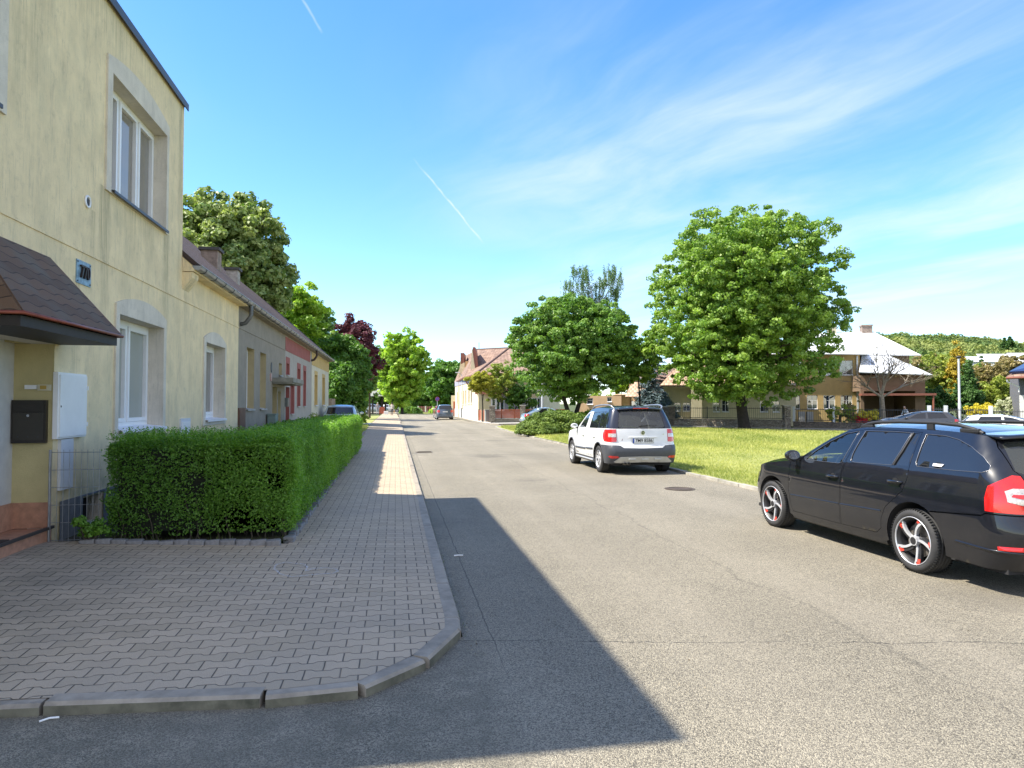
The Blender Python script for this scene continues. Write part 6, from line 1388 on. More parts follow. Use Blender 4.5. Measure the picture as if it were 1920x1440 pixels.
    for s_ in (1,-1):
        b=MB()
        for a0,a1,z0 in ((2.1,1.13,.515),(1.04,.46,.545)): P=[(p.x,p.y*s_,p.z) for p in sh.line(seg((a0,z0),(a1,z0+.015)),.01,.0)]; b.tube(P,.024,8)
        b.build('side_moulding',M_GREYP,root)
        for hx in (1.36,.38):
            p=sh.pos(*sh.sc(('s',hx,.875))); b=MB(); b.tube([(hx+.08,s_*(p.y),.872),(hx+.06,s_*(p.y+.03),.875),(hx-.06,s_*(p.y+.03),.878),(hx-.08,s_*(p.y),.875)],.012,8); b.build('door_handle',Wt,doors[(0 if hx>1 else 2)+(0 if s_>0 else 1)])
        b=MB(); P=[(p.x,p.y*s_,p.z) for p in sh.line(seg((2.1,.275),(.46,.275)),.01,.01)]; b.tube(P,.022,8); b.build('sill_strip',M_ALU,root)
    for b in sh.panel(low,(),off=.004,grid=.08,sides='each',edge=.02): b.build('sill',M_GREYP,root)
    for (xc) in (0,2.58):      # plastic arch lips
        for s_ in (1,-1):
            b=MB(); P=[]
            for a in [(-.1+(math.pi+.2)*i/22) for i in range(23)]:
                x,z=xc+.405*math.cos(a),.34+.405*math.sin(a); p=sh.pos(*sh.sc(('s',x,z))); P.append((x,s_*(p.y+.002),z))
            b.tube(P,.014,6); b.build('arch_trim',M_GREYP,root)
    for i,b in enumerate(sh.panel(lamp,(),off=.008,grid=.04,sides='each',edge=.03)):
        o=b.build('tail_light',M_LAMPR,root)
        sh.panel([('r',.672,.90),('r',.84,.90),('r',.835,.985),('r',.672,.985)],(),off=.011,grid=.04,sides='each')[i].build('clear_lens',M_LAMPC,o)
    x_=sh.pos(*sh.sc(('r',0,.85))).x
    b=sh.panel(gate,(),off=.004,grid=.06,edge=.012)[0]; g_=b.build('tailgate',Wt,root)
    b=MB(); b.bevbox(x_-.012,x_+.01,-.36,.36,.885,.905,.004); b.build('tailgate_handle',Wt,g_)
    plate_parts(root,x_-.016,.815); emblem(g_,x_-.004,1.005,.05)
    me=text_mesh('TDI',.03,.001); o=mk('model_lettering',me,M_CHR,g_,loc=(x_+.025,-.53,.965)); o.rotation_euler=(R(90),0,R(-90)); o.name='lettering'
    b=MB(); b.prism([(.56,.765),(.44,.765),(.50,.865)],x_-.006+.03,x_+.036,'x'); k_=b.build('triangle_sticker',pm('dark_red_sticker',(.20,.05,.06),.5,.4,120),g_)
    b=MB(); b.prism([(.545,.773),(.455,.773),(.50,.85)],x_-.008+.03,x_-.005+.03,'x'); b.build('sticker_mark',pm('pale_sticker_mark',(.45,.38,.40),.5,.6,90),k_)
    b=sh.panel(rw,(),off=-.003,grid=.08)[0]; w_=b.build('rear_window',M_CARGR,root)
    xw=sh.pos(*sh.sc(('r',0,1.16))).x; b=MB(); b.tube([(xw-.01,.04,1.165),(xw-.035,.04,1.17)],[.03,.022],12); b.tube([(xw-.03,.04,1.17),(xw-.022,-.15,1.185),(xw-.02,-.36,1.18)],[.01,.007,.005],6); b.build('wiper',M_BLKP,w_)
    # rear bumper, silver skid plate, reflectors, exhaust
    arcB=[p for p in ra if (p[1]<-.2 and p[2]<.685)]
    bp_=[('s',-.208,.69)]+arcB+[('s',-.45,.27),('r',.6,.28),('r',0,.30),('r',0,.627),('r',.50,.637),('r',.56,.675),('r',.62,.70),('s',-.50,.703)]
    b=sh.panel(bp_,(),off=.012,grid=.055,edge=.02)[0]; bo=b.build('rear_bumper',M_GREYP,root)
    b=sh.panel([('r',0,.315),('r',.70,.30),('r',.745,.325),('r',.60,.435),('r',0,.45)],(),off=.026,grid=.05,edge=.02)[0]; sk=b.build('skid_plate',pm('silver_plastic',(.42,.42,.40),.4,.1,10,metal=.3),bo)
    xs_=sh.pos(*sh.sc(('r',0,.39))).x-.03; b=MB(); [b.bevbox(xs_-.008,xs_+.03,y-.09,y+.09,.355,.40,.012) for y in (-.34,-.02,.3)]; b.build('skid_ribs',MATS['silver_plastic'],sk)
    for b in sh.panel([('r',.62,.415),('r',.80,.40),('r',.86,.44),('r',.84,.462),('r',.66,.455)],(),off=.018,grid=.04,sides='each',edge=.01): b.build('reflector',M_LAMPR,bo)
    b=MB(); [b.lathe([(.032,0),(.036,.0),(.036,.16),(.03,.16),(.03,.01)],18,'x',(-.80,y,.275)) for y in (.46,.37)]; b.bevbox(-.64,-.2,.3,.55,.22,.34,.04); b.tube([(-.3,.2,.26),(-.4,-.5,.26)],.03,8); b.build('exhaust',pm('steel_exhaust',(.30,.28,.25),.35,.2,20,metal=.9),root)
    b=MB(); b.box(-.64,3.1,-.74,.74,.22,.262); b.build('underbody',M_INT,root)
    sp_=MB(); n=12; vs=[]
    for j in range(n+1):
        y=-.56+1.12*j/n; c=.03*(1-(y/.56)**2); xr_=sh.pos(*sh.sc(('r',min(abs(y),.5),1.56))).x
        for (dx,dz) in ((.18,.02),(-.03,.008),(-.075,-.008),(-.07,-.034),(.01,-.03)): vs.append((xr_+dx,y,1.575+dz+c))
    fs=[(i*5+k,(i+1)*5+k,(i+1)*5+(k+1)%5,i*5+(k+1)%5) for i in range(n) for k in range(5)]+[(0,1,2,3,4),tuple(range(n*5,n*5+5))]; sp_.add(vs,fs,0,True); so_=sp_.build('spoiler',K,root)
    xb=sh.pos(*sh.sc(('r',0,1.56))).x-.078; b=MB(); b.box(xb-.004,xb+.02,-.19,.19,1.578,1.60); b.build('brake_light',M_LAMPR,so_)
    liner=[('r',0,.3),('r',0,1.0)]+seg((-.2,1.0),(2.4,.92),(3.0,.78))+[('f',0,.7),('f',0,.3)]+seg((3.0,.3))+arcpts(2.58,.34,.44,.3)+seg((2.1,.3),(.5,.3))+arcpts(0,.34,.44,.3)
    sh.panel(liner,(),off=-.03,grid=.15)[0].build('inner_shell',M_INT,root)
    yr=lambda x: sh.pos(*sh.sc(('s',x,1.57))).y-.02
    rails(root,[(1.18,1.555),(1.08,1.60),(.9,1.635),(.5,1.662),(.1,1.67),(-.2,1.662),(-.34,1.64),(-.42,1.575)],yr,pm('grey_rail',(.35,.36,.38),.35,metal=.7),.02)
    b=MB(); b.prism([(-.22,1.63),(-.06,1.63),(-.20,1.675)],-.02,.02,'y'); b.build('aerial',M_BLKP,root)
    mirror(root,sh,1.98,1.07,Wt,.875)
    for x in (0,2.58):
        for s_ in (1,-1): wheel(root,x,s_,.885,.335,.22,.215,'multi')
    return root
white_suv()
# =================================================================== simpler cars further off
def far_car(name,label,pos,rz,col,H=1.45,L=4.2,Wd=1.74,kind='hatch',plate=True,metal=.5,lampx=.6,cat='car'):
    root=thing(name,label,cat,pos,rz); k=H/1.45; ro=.75 if kind!='sedan' else .95; wb=L-ro-.85; hw=Wd/2
    if kind=='van': xr=[(.2,-ro+.1),(.5,-ro),(.8,-ro+.03),(1.0*k,-ro+.06),(1.4*k,-ro+.30)]; top=1.38*k
    elif kind=='sedan': xr=[(.2,-ro+.1),(.5,-ro),(.85,-ro+.05),(.95*k,-ro+.15),(1.0*k,-ro+.3),(1.33*k,.1)]; top=1.33*k
    else: xr=[(.2,-ro+.1),(.5,-ro),(.8,-ro+.04),(.95*k,-ro+.10),(1.36*k,-ro+.48)]; top=1.36*k
    sh=Shell([(.15,hw-.05),(.4,hw-.01),(.7,hw),(.92*k,hw-.02),(1.05*k,hw-.07),(1.35*k,hw-.21),(1.45*k,hw-.25)],xr,[(.2,L-ro-.1),(.5,L-ro),(.75,L-ro-.07),(1.5,L-ro-.1)],rc=.22,rf=.45,taper=.05,x0=-ro,x1=L-ro)
    P=paint(name+'_paint_'+str(round(col[0]*100)),col,metal,.3); xs=xr[-1][1]+.02; f=wb
    sil=[(xs,top),(xs+.3,1.385*k),(.9,1.40*k),(f*.42,1.37*k),(f*.52,1.30*k),(f*.68,1.12*k),(f*.82,.97*k),(f*.98,.93*k),(f+.4,.82*k),(f+.62,.74)]
    crown=[(xs,.012),(xs+.3,.045),(f*.5,.055),(f,.06),(f+.8,.02)]; bow=[(-1,0),(f*.4,0),(f*.8,.2),(f+.8,.1)]
    common(root,sh,sil,crown,bow,P,(f*.44,f*.86),(f*.86,9),P,seatx=(.2,1.1),arch=((0,.31,.37),(wb,.31,.37)),belt=.9*k)
    ra,fa=arcpts(0,.31,.37,.25),arcpts(wb,.31,.37,.25)
    z0=.96*k; w1=seg((f*.70,z0),(f*.56,1.20*k),(f*.46,1.30*k),(f*.36,1.33*k),(f*.38,z0)); w2=seg((f*.33,z0),(f*.33,1.335*k),(xs+.35,1.33*k),(min(xs+.15,-.1) if kind!='sedan' else .0,z0+.04))
    yl=hw-.24; g0=.98*k
    rw=rgt((0,g0),(yl+.06,g0+.01),(yl-.02,top-.05),(0,top-.04))
    lamp=[('s',-ro+.32,.92*k),('s',-ro+.32,.70*k),('r',lampx,.70*k),('r',lampx,.93*k)]
    body=[('r',0,.26),('r',0,top),('r',yl-.03,top)]+seg(*sil)+[('f',.4,.72),('f',0,.71),('f',0,.25)]+seg((wb+.45,.25))+fa+seg((wb-.42,.22),(.42,.22))+ra+[('s',-.45,.25)]
    holes=[w1,w2,lamp]
    body=[('r',0,.26),('r',0,g0),('r',yl+.06,g0+.01),('r',yl-.02,top-.05),('r',0,top-.04),('r',0,top),('r',yl-.03,top)]+seg(*sil)+[('f',.4,.72),('f',0,.71),('f',0,.25)]+seg((wb+.45,.25))+fa+seg((wb-.42,.22),(.42,.22))+ra+[('s',-.45,.25)]
    sh.panel(body,holes,grid=.12,edge=.01)[0].build('body',P,root)
    for nm,pp in (('front_side_window',w1),('rear_side_window',w2)):
        for b in sh.panel(pp,(),off=-.006,grid=.12,sides='each'): b.build(nm,M_CARG,root)
    sh.panel(rw,(),off=-.004,grid=.12)[0].build('rear_window',M_CARG,root)
    for b in sh.panel(lamp,(),off=.006,grid=.1,sides='each'): b.build('tail_light',M_LAMPR,root)
    for b in sh.panel([('f',.42,.58),('s',L-ro-.3,.58),('s',L-ro-.35,.70),('f',.42,.68)],(),off=.006,grid=.1,sides='each'): b.build('headlight',M_LAMPC,root)
    xb=sh.pos(*sh.sc(('r',0,.42))).x; b=MB(); b.bevbox(xb-.035,xb+.05,-hw+.14,hw-.14,.36,.47,.02); b.build('bumper_strip',P if kind!='van' else P,root)
    if plate: b=MB(); zp=.56 if kind=='sedan' else .76*k; xp=sh.pos(*sh.sc(('r',0,zp))).x; b.box(xp-.012,xp,-.26,.26,zp-.05,zp+.05); b.build('number_plate',M_PLATE,root)
    b=MB(); b.box(-ro+.12,L-ro-.3,-hw+.13,hw-.13,.2,.25); b.build('underbody',M_INT,root)
    mirror(root,sh,f*.74,.99*k,P,hw-.03)
    for x in (0,wb):
        for s_ in (1,-1): wheel(root,x,s_,hw-.01,.31,.2,.2,'plain')
    return root
def rear_at(u,Z,rz=R(90),back=.0,z=0): p=gp(u,Z,z); return (p.x+math.cos(rz)*.75,p.y+math.sin(rz)*.75,z)
far_car('silver_hatchback','pale silver blue hatchback parked behind the far end of the long hedge',rear_at(637,33,z=.17),R(90),(.42,.52,.62),1.50,4.1,1.72,plate=False,metal=.4)
far_car('grey_people_carrier','dark grey blue people carrier parked in front of the gabled corner house',rear_at(835,72),R(90),(.10,.13,.18),1.62,4.4,1.80,'van',metal=.5)
far_car('red_car','red car parked just ahead of the grey people carrier',rear_at(829,81),R(90),(.55,.03,.02),1.45,4.1,1.72,metal=.1)
far_car('white_car','small white car parked in front of the red car down the street',rear_at(827,89),R(90),(.75,.75,.74),1.45,4.1,1.72,metal=0)
rz=math.atan2(-SW*1.0+.25,CW); far_car('silver_blue_saloon','pale blue silver car half hidden by the juniper in front of the red fence',tuple(gp(1001,53.2,0)),rz,(.30,.38,.44),1.42,4.4,1.72,'sedan',metal=.5)
far_car('dark_grey_car','dark grey car seen over the roof of the black estate near the bare tree',tuple(gp(1762,39.5,0)),math.atan2(SW*1.0+.2,-CW),(.05,.055,.065),1.28,4.4,1.74,metal=.4)
far_car('white_car','white car whose roof shows above the black estate at right',tuple(gp(1830,31.3,0)),math.atan2(-.62,.78),(.7,.7,.7),1.22,4.2,1.74,metal=0)
far_car('silver_van','silver grey car standing crosswise under the wooden shelter far down the street',tuple(gp(689,118,.1)),math.atan2(-SW,CW),(.40,.43,.46),1.6,4.3,1.74,'van',metal=.5)
far_car('white_hatchback','far white car parked right of the wooden shelter',tuple(gp(722,128,.1)),math.atan2(-SW,CW),(.6,.62,.64),1.5,4.0,1.7,metal=.2)
class CF:
    """frame of a far building that faces the camera: x right, y away, z up, origin at pixel column u0, depth Z0"""
    def __init__(s,name,label,cat,u0,Z0,z=0,group=None,rot=0):
        s.u0,s.Z0,s.z=u0,Z0,z; s.root=thing(name,label,cat,tuple(gp(u0,Z0,z)),-YAW-R(rot),group)
    def loc(s,u,Z):
        """local x and true depth where pixel column u meets the plane local y = Z-Z0"""
        Z=Z or s.Z0; y0=Z-s.Z0; o=s.root.location; r=s.root.rotation_euler[2]; ax,ay=math.cos(r),math.sin(r)   # local x axis
        a=(u-960)/1275.; dx,dy=a*CW+SW,-a*SW+CW; ox,oy=o.x-ay*y0,o.y+ax*y0
        det=dx*(-ay)+dy*ax; t=(ox*(-ay)+oy*ax)/det; X=(dx*t-ox)*ax+(dy*t-oy)*ay; return X,t
    def x(s,u,Z=None): return s.loc(u,Z)[0]
    def h(s,v,Z=None): return hz(v,Z or s.Z0)-s.z
    def P(s,u,v,Z): X,t=s.loc(u,Z); return (X,Z-s.Z0,hz(v,t)-s.z)
M_SILV=pm('silver_sheet_roof',(.72,.73,.74),.45,.06,1.5,metal=.15); M_OCH=stucco('ochre_house_render',(.46,.33,.15),.2); M_CRM=stucco('cream_house_render',(.58,.52,.36),.15); M_PEACH=stucco('peach_render',(.62,.42,.26),.15); M_BRSH=stucco('shaded_wing_render',(.20,.14,.095),.2); M_PALEY=stucco('pale_yellow_render',(.70,.62,.42),.2); M_ORG=stucco('orange_render',(.62,.40,.20),.15)  # dark brown of the ochre house wings has their shade put into the colour
M_TILE2=tile_mat('clay_pantile',(.22,.14,.10),(.31,.205,.15),.42,.42,(.08,.045,.035)); M_TILE3=tile_mat('pale_clay_tile',(.45,.30,.20),(.52,.36,.25),.35,.4,(.14,.08,.05))
M_REDG=pm('red_brown_flashing',(.24,.085,.055),.5,.15,6); M_REDF=pm('red_fence_paint',(.36,.095,.045),.55,.15,8); M_FENCE=pm('dark_iron_fence',(.035,.037,.042),.5); M_POST=pm('pale_metal_post',(.55,.57,.60),.45,.06,4,metal=.2)
def stone_mat(name,c1,c2,sc=5):
    m,t=newmat(name); co=t.n('ShaderNodeTexCoord').outputs['Object']
    v=t.n('ShaderNodeTexVoronoi',i_Vector=t.scale(co,(1,1,1.9)),i_Scale=sc); v.feature='F1'; e=t.n('ShaderNodeTexVoronoi',i_Vector=t.scale(co,(1,1,1.9)),i_Scale=sc); e.feature='DISTANCE_TO_EDGE'
    r=t.n('ShaderNodeSeparateColor',i_0=v.outputs['Color']).outputs[0]; c=t.mix(r,c1,c2); c=t.mix(t.mr(e.outputs['Distance'],0,.06,.7,0),c,(.12,.10,.08))
    bp=t.n('ShaderNodeBump',i_Strength=1.,i_Distance=.06,i_Height=t.m('ADD',t.mr(e.outputs['Distance'],0,.2),t.m('MULTIPLY',t.noise(co,18,3,.7),.6)))
    out(t,t.n('ShaderNodeBsdfPrincipled',i_Base_Color=c,i_Roughness=.95,i_Normal=bp.outputs[0]).outputs[0]); return m
M_STONE=stone_mat('split_stone',(.27,.23,.18),(.42,.37,.30)); M_STONE2=stone_mat('dark_split_stone',(.17,.145,.12),(.30,.25,.20),7)
def blk(c,name,mat,u0,u1,v0,v1,Z0,Z1,parent=None):
    """box between pixel columns/rows measured at its front depth Z0"""
    b=MB(); b.box(c.x(u0,Z0),c.x(u1,Z0),Z0-c.Z0,Z1-c.Z0,c.h(v1,Z0) if v1 is not None else -.1,c.h(v0,Z0)); return b.build(name,mat,parent or c.root)
def front(c,name,mat,u0,u1,vt,Z,wins,parent=None,depthw=.15,glass=None,frame=None,divs=(.5,),rails=(.62,),back=8,surr=None):
    """wall with window openings; wins in pixels (u0,u1,v0,v1) at depth Z"""
    pl=Plane((0,Z-c.Z0,0),(1,0,0),(0,-1,0)); X0,X1=c.x(u0,Z),c.x(u1,Z); H=c.h(vt,Z)
    hs=[rect(c.x(a,Z),c.x(b_,Z),c.h(d,Z),c.h(e,Z)) for a,b_,e,d in wins]
    w=wallpanel(pl,name,rect(X0,X1,-.1,H),hs,mat,parent or c.root,depthw)
    b=MB(); b.box(X0,X0+.02,Z-c.Z0+.002,Z-c.Z0+back,-.1,H-.001); b.box(X1-.02,X1,Z-c.Z0+.002,Z-c.Z0+back,-.1,H-.001); b.box(X0+.021,X1-.021,Z-c.Z0+back-.02,Z-c.Z0+back,-.1,H-.001); b.build('side_wall',mat,parent or c.root)
    for h in hs:
        a0,a1,z0,z1=h[0][0],h[1][0],h[0][1],h[2][1]
        if surr: surround(pl,rect(a0-.12,a1+.12,z0-.12,z1+.12),rect(a0,a1,z0,z1),parent or c.root,surr,.03)
        window(pl,parent or c.root,a0,a1,z0,z1,depthw-.05,divs,glass or M_GLASS,frame,sill=.08,fw=.044,rails=rails)
    return w
# ---------------- ochre house with silver roofs
oh=CF('ochre_house','large ochre two storey house with bright silver sheet roofs behind the stone wall','house',1560,54,.1,rot=13)
front(oh,'wall',M_OCH,1440,1613,664,54,[(1575,1600,676,703),(1535,1560,676,703),(1480,1505,676,703),(1513,1533,741,767),(1544,1566,741,767),(1576,1598,741,767),(1480,1500,741,767)],surr=None,back=9)
P=oh.P; e=.0
roofplane('roof',[[P(1425,665,53.3),P(1627,665,53.3),P(1600,624,58.5),P(1497,626,58.5)],[P(1627,665,53.3),P(1627,665,53.3+11),P(1600,624,58.5)],[P(1425,665,53.3+11),P(1425,665,53.3),P(1497,626,58.5)]],M_SILV,oh.root,.08)
b=MB(); b.box(oh.x(1600,58),oh.x(1706,58),4,10,-.1,oh.h(667,58)-.02); b.build('rear_wing_wall',M_BRSH,oh.root)
roofplane('rear_wing_roof',[[P(1600,667,57.3),P(1727,667,57.3),P(1638,623,61.5),P(1590,624,61.5)],[P(1727,667,57.3),P(1720,667,66),P(1638,623,61.5)]],M_SILV,oh.root,.08)
b=MB(); b.box(oh.x(1613.5,51.6),oh.x(1735,51.6),-2.4,4,2.55,oh.h(704,51.6)); b.box(oh.x(1613.5,51.6),oh.x(1620,51.6),-2.398,-2.1,-.1,2.55); b.box(oh.x(1716,51.6),oh.x(1735,51.6),-2.398,4,-.1,2.55); b.box(oh.x(1620.5,51.6),oh.x(1716,51.6),2.5,4,-.1,2.55); b.build('side_wing',M_BRSH,oh.root)
roofplane('side_wing_roof',[[P(1611,699,51),P(1748,704,51),P(1668,668,57.2),P(1617,668,57.2)],[P(1748,704,51),P(1735,704,58),P(1668,668,57.2)]],M_SILV,oh.root,.07)
b=MB(); b.box(oh.x(1613,51.2),oh.x(1752,51.2),-3.2,-2.401,oh.h(742,51.2),oh.h(738,51.2)); b.tube([(oh.x(1749,51),-3.1,-.1),(oh.x(1749,51),-3.1,oh.h(742,51))],.07,8); b.build('carport_edge',M_REDG,oh.root)
b=MB(); b.box(oh.x(1606,54),oh.x(1609,54),-.12,-.03,0,oh.h(668,54)); b.build('downpipe',M_POST,oh.root)
for (u0,u1,v0,Z,m_) in ((1555,1568,611,58.6,M_CRM),(1616,1635,612,61.6,M_CHIM)):
    b=MB(); b.box(oh.x(u0,Z),oh.x(u1,Z),Z-54-.4,Z-54+.4,oh.h(640,Z),oh.h(v0+3,Z)); b.box(oh.x(u0-1,Z),oh.x(u1+1,Z),Z-54-.45,Z-54+.45,oh.h(v0+3,Z),oh.h(v0,Z)); b.build('chimney',m_,oh.root)
b=MB(); [b.box(oh.x(u,50.5),oh.x(u+12,50.5),-3.6,-3.2,.2,1.0) for u in (1497,1512)]; o=b.build('meter_boxes',pm('grey_box_paint',(.35,.34,.33),.6),None); o.location=oh.root.location; o.rotation_euler=oh.root.rotation_euler; o.name='meter_box'; tag(o,'pair of grey meter boxes behind the iron fence in front of the ochre house','cabinet')
# ---------------- cream house behind the biggest maple
cr=CF('cream_garden_house','pale cream house with pinkish tiled roof mostly hidden behind the biggest maple','house',1370,52.5,.1,rot=13)
front(cr,'wall',M_CRM,1245,1492,724,52.5,[(1262,1276,755,771),(1280,1294,755,771),(1336,1350,750,772),(1353,1367,750,772),(1425,1440,752,772),(1448,1462,752,772)],back=9)
b=MB(); b.box(cr.x(1296,51.8),cr.x(1316,51.8),-.7,-.003,-.1,cr.h(729,51.8)); b.box(cr.x(1244,52),cr.x(1493,52),-.45,-.004,cr.h(728,52),cr.h(724,52)); b.build('bay',M_CRM,cr.root)
P=cr.P; roofplane('roof',[[P(1238,724,51.8),P(1498,724,51.8),P(1430,655,57),P(1300,655,57)],[P(1498,724,51.8),P(1490,724,62),P(1430,655,57)],[P(1250,724,62),P(1238,724,51.8),P(1300,655,57)]],M_TILE3,cr.root,.08)
# ---------------- peach house between the maples
ph=CF('peach_house','peach coloured low house with curved bay and clay tiled roof between the two maples','house',1180,60,.1,rot=13)
front(ph,'wall',M_PEACH,1085,1165,742,60,[(1138,1147,744.5,753),(1100,1112,746,758)],back=8,divs=())
b=MB(); n=14; c0=ph.x(1165,60); vs=[]; rr=ph.x(1182,60)-ph.x(1165,60)
b.lathe([(rr,-.1),(rr,ph.h(741,60)),(rr*1.03,ph.h(741,60)),(rr*1.03,ph.h(739,60)),(0,ph.h(739,60))],28,'z',(c0+rr*.0,1.0,0)); b.build('round_bay',M_PEACH,ph.root)
b=MB(); b.box(ph.x(1182,60),ph.x(1300,60),.6,8,-.1,ph.h(745,60)); b.build('entrance_wall',M_PEACH,ph.root)
b=MB(); b.box(ph.x(1184,60),ph.x(1193,60),.4,.597,0,ph.h(752,60)); b.build('door',M_PVC,ph.root)
P=ph.P; roofplane('roof',[[P(1172,745,59.4),P(1300,745,59.4),P(1290,716,62),P(1186,716,62)]],M_TILE3,ph.root,.07)
roofplane('upper_roof',[[P(1176,714,61.8),P(1305,714,61.8),P(1270,690,65),P(1206,694,65)],[P(1190,714,70),P(1176,714,61.8),P(1206,694,65)]],M_TILE2,ph.root,.07)
b=MB(); b.box(ph.x(1180,62),ph.x(1300,62),2.05,9,2,ph.h(715,62)); b.build('upper_wall',M_PEACH,ph.root)
# ---------------- corner house with the gables
kh=CF('stepped_gable_house','pale yellow corner house with brown gables and large clay tiled roof','house',877,72,.1)
def kp(u,v,Z): return Vector(kh.P(u,v,Z))
inv=Matrix.Rotation(YAW,4,'Z')@Matrix.Translation(-kh.root.location)
def wl(x,y,z): return tuple(inv@Vector((x,y,z)))
A0=inv@Vector((7.75,90,.1)); A1=inv@Vector((7.75,74,.1)); B1=Vector((kh.x(897,67.6),-4.4,0)); 
def wall2(name,a,b_,H,wins,mat,glass=None,frame=None,surr=None,divs=()):
    d=(b_-a); L=Vector((d.x,d.y,0)).length; d=Vector((d.x,d.y,0)).normalized(); n=Vector((d.y,-d.x,0)); pl=Plane((a.x,a.y,0),d,n)
    hs=[rect(*w) for w in wins]; wallpanel(pl,name,rect(0,L,-.1,H),hs,mat,kh.root,.16)
    for h in hs:
        window(pl,kh.root,h[0][0],h[1][0],h[0][1],h[2][1],.1,divs,glass,frame,sill=.1,fw=.05)
    return pl,L
plA,LA=wall2('street_wall',A0,A1,4.55,[(3.0,3.9,1.55,3.1),(5.2,6.1,1.55,3.1),(8.5,9.4,1.55,3.1),(11,11.9,1.55,3.1),(13.4,14.3,1.55,3.1)],M_PALEY,M_GLASSC,pm('orange_frame',(.45,.25,.08),.5))
plB,LB=wall2('corner_wall',A1,B1,4.55,[(.5,1.2,1.65,3.2),(2.1,2.8,1.65,3.2)],M_PALEY,M_GLASSC,pm('violet_frame',(.20,.17,.20),.5))
b=MB(); 
for pl_,L_ in ((plA,LA),(plB,LB)): obox(pl_,b,.0,L_-.002,3.85,4.5,.003,.05); 
b.build('frieze',pm('blue_grey_frieze',(.30,.30,.36),.8,.1,3),kh.root)
b=MB(); 
for pl_,L_ in ((plA,LA),(plB,LB)): obox(pl_,b,.0,L_-.002,-.1,.95,.002,.07)
b.build('plinth',pm('white_plinth',(.62,.60,.56),.85,.15,3),kh.root)
C0=B1; C1=Vector((kh.x(955,66),-6.0+1.2,0)); C1=Vector((kh.x(990,66.5),-5.3,0))
plC,LC=wall2('garage_wall',C0+Vector((0,.6,0)),C1,3.0,[(.9,2.7,.95,2.25),(5,6.4,1.0,2.2)],pm('grey_wall_paint',(.25,.24,.26),.8,.1,3),M_GLASS,M_PVC,divs=(.25,.5,.75))
b=MB(); obox(plC,b,-.2,LC,2.55,3.0,.003,.5); b.build('garage_fascia',M_REDG,kh.root)
b=MB(); q=[A0,A1,B1+Vector((0,0,0)),Vector((kh.x(1010,64),-3,0)),Vector((kh.x(1010,64),14,0)),A0+Vector((14,2,0))]
b.prism([(p.x+.0,p.y+.02) for p in q[2:5]]+[(q[5].x,q[5].y)],-.1,4.5); b.build('rear_block',M_PALEY,kh.root)
E1=kp(872,709,73.5); E2=kp(892,703,67.5); E0=kp(853,716,92); Ra=kp(893,657,80); Rb=kp(955,654,76); R0=kp(872,668,92); E3=kp(1000,703,64)
E1.z=E2.z=E0.z=E3.z=kh.h(703,67.5)
roofplane('roof',[[E0,E1,Ra,R0],[E1,E2,Rb,Ra],[E2,E3,kp(1010,654,74),Rb]],M_TILE2,kh.root,.1)
b=MB(); b.tube([E2+Vector((0,-.05,.1)),Rb+Vector((0,0,.12))],.13,8); b.tube([Ra+Vector((0,0,.1)),Rb+Vector((0,0,.1))],.12,8); b.build('ridge_tiles',pm('dark_ridge_tile',(.10,.06,.05),.8,.3,6),kh.root)
b=MB(); b.tube([E0,E1,E2,E3],.09,8); p=A1; b.tube([E1,E1+Vector((.1,.1,-.5)),(p.x+.1,p.y-.15,3.6),(p.x+.1,p.y-.15,0)],.07,8); b.build('gutter',M_REDG,kh.root)
def gable(Z,pts,Zd,wallpts,nm='gable'):
    b=MB(); b.prism([(kh.x(u,Z),kh.h(v,Z)) for u,v in pts],Z-72,Z-72+Zd,'y'); g_=b.build(nm,M_REDG,kh.root); b=MB(); b.prism([(kh.x(u,Z),kh.h(v,Z)) for u,v in wallpts],Z-72-.05+.03,Z-72+Zd,'y'); b.build('gable_face',M_PALEY,g_)
gable(74.5,[(885.5,655),(886.5,650.5),(891,650.5),(892,655),(897,690),(897,702),(893,702),(889,680)],3.2,[(880,703),(882.5,690),(884.5,656),(885.4,655),(888.9,680),(892.8,703)])
gable(84,[(863,661.5),(870,661.5),(870.5,679),(864,683)],3.0,[(859,784),(860,700),(862.8,683),(863.2,668),(863.8,683.1),(871,679.3),(872,714),(874,784)])
b=MB(); b.box(kh.x(872.3,82),kh.x(883,82),10,14,3.5,kh.h(677,82)); b.build('dormer_side',M_ORG,kh.root)
b=MB(); b.tube([kp(898,656,78),kp(898,642,78)],.04,5); b.build('antenna',M_ZINC,kh.root)
b=MB(); b.box(-.6,.6,-.1,.1,0,2.7); o=thing('red_gate','red gate with pale surround beside the stepped gable house','gate',tuple(gp(854.5,90,.1)),-YAW); b.build('gate_surround',M_PALEY,o); b=MB(); b.box(-.3,.45,-.14,-.102,0,1.9); b.build('gate_leaf',M_REDF,o)
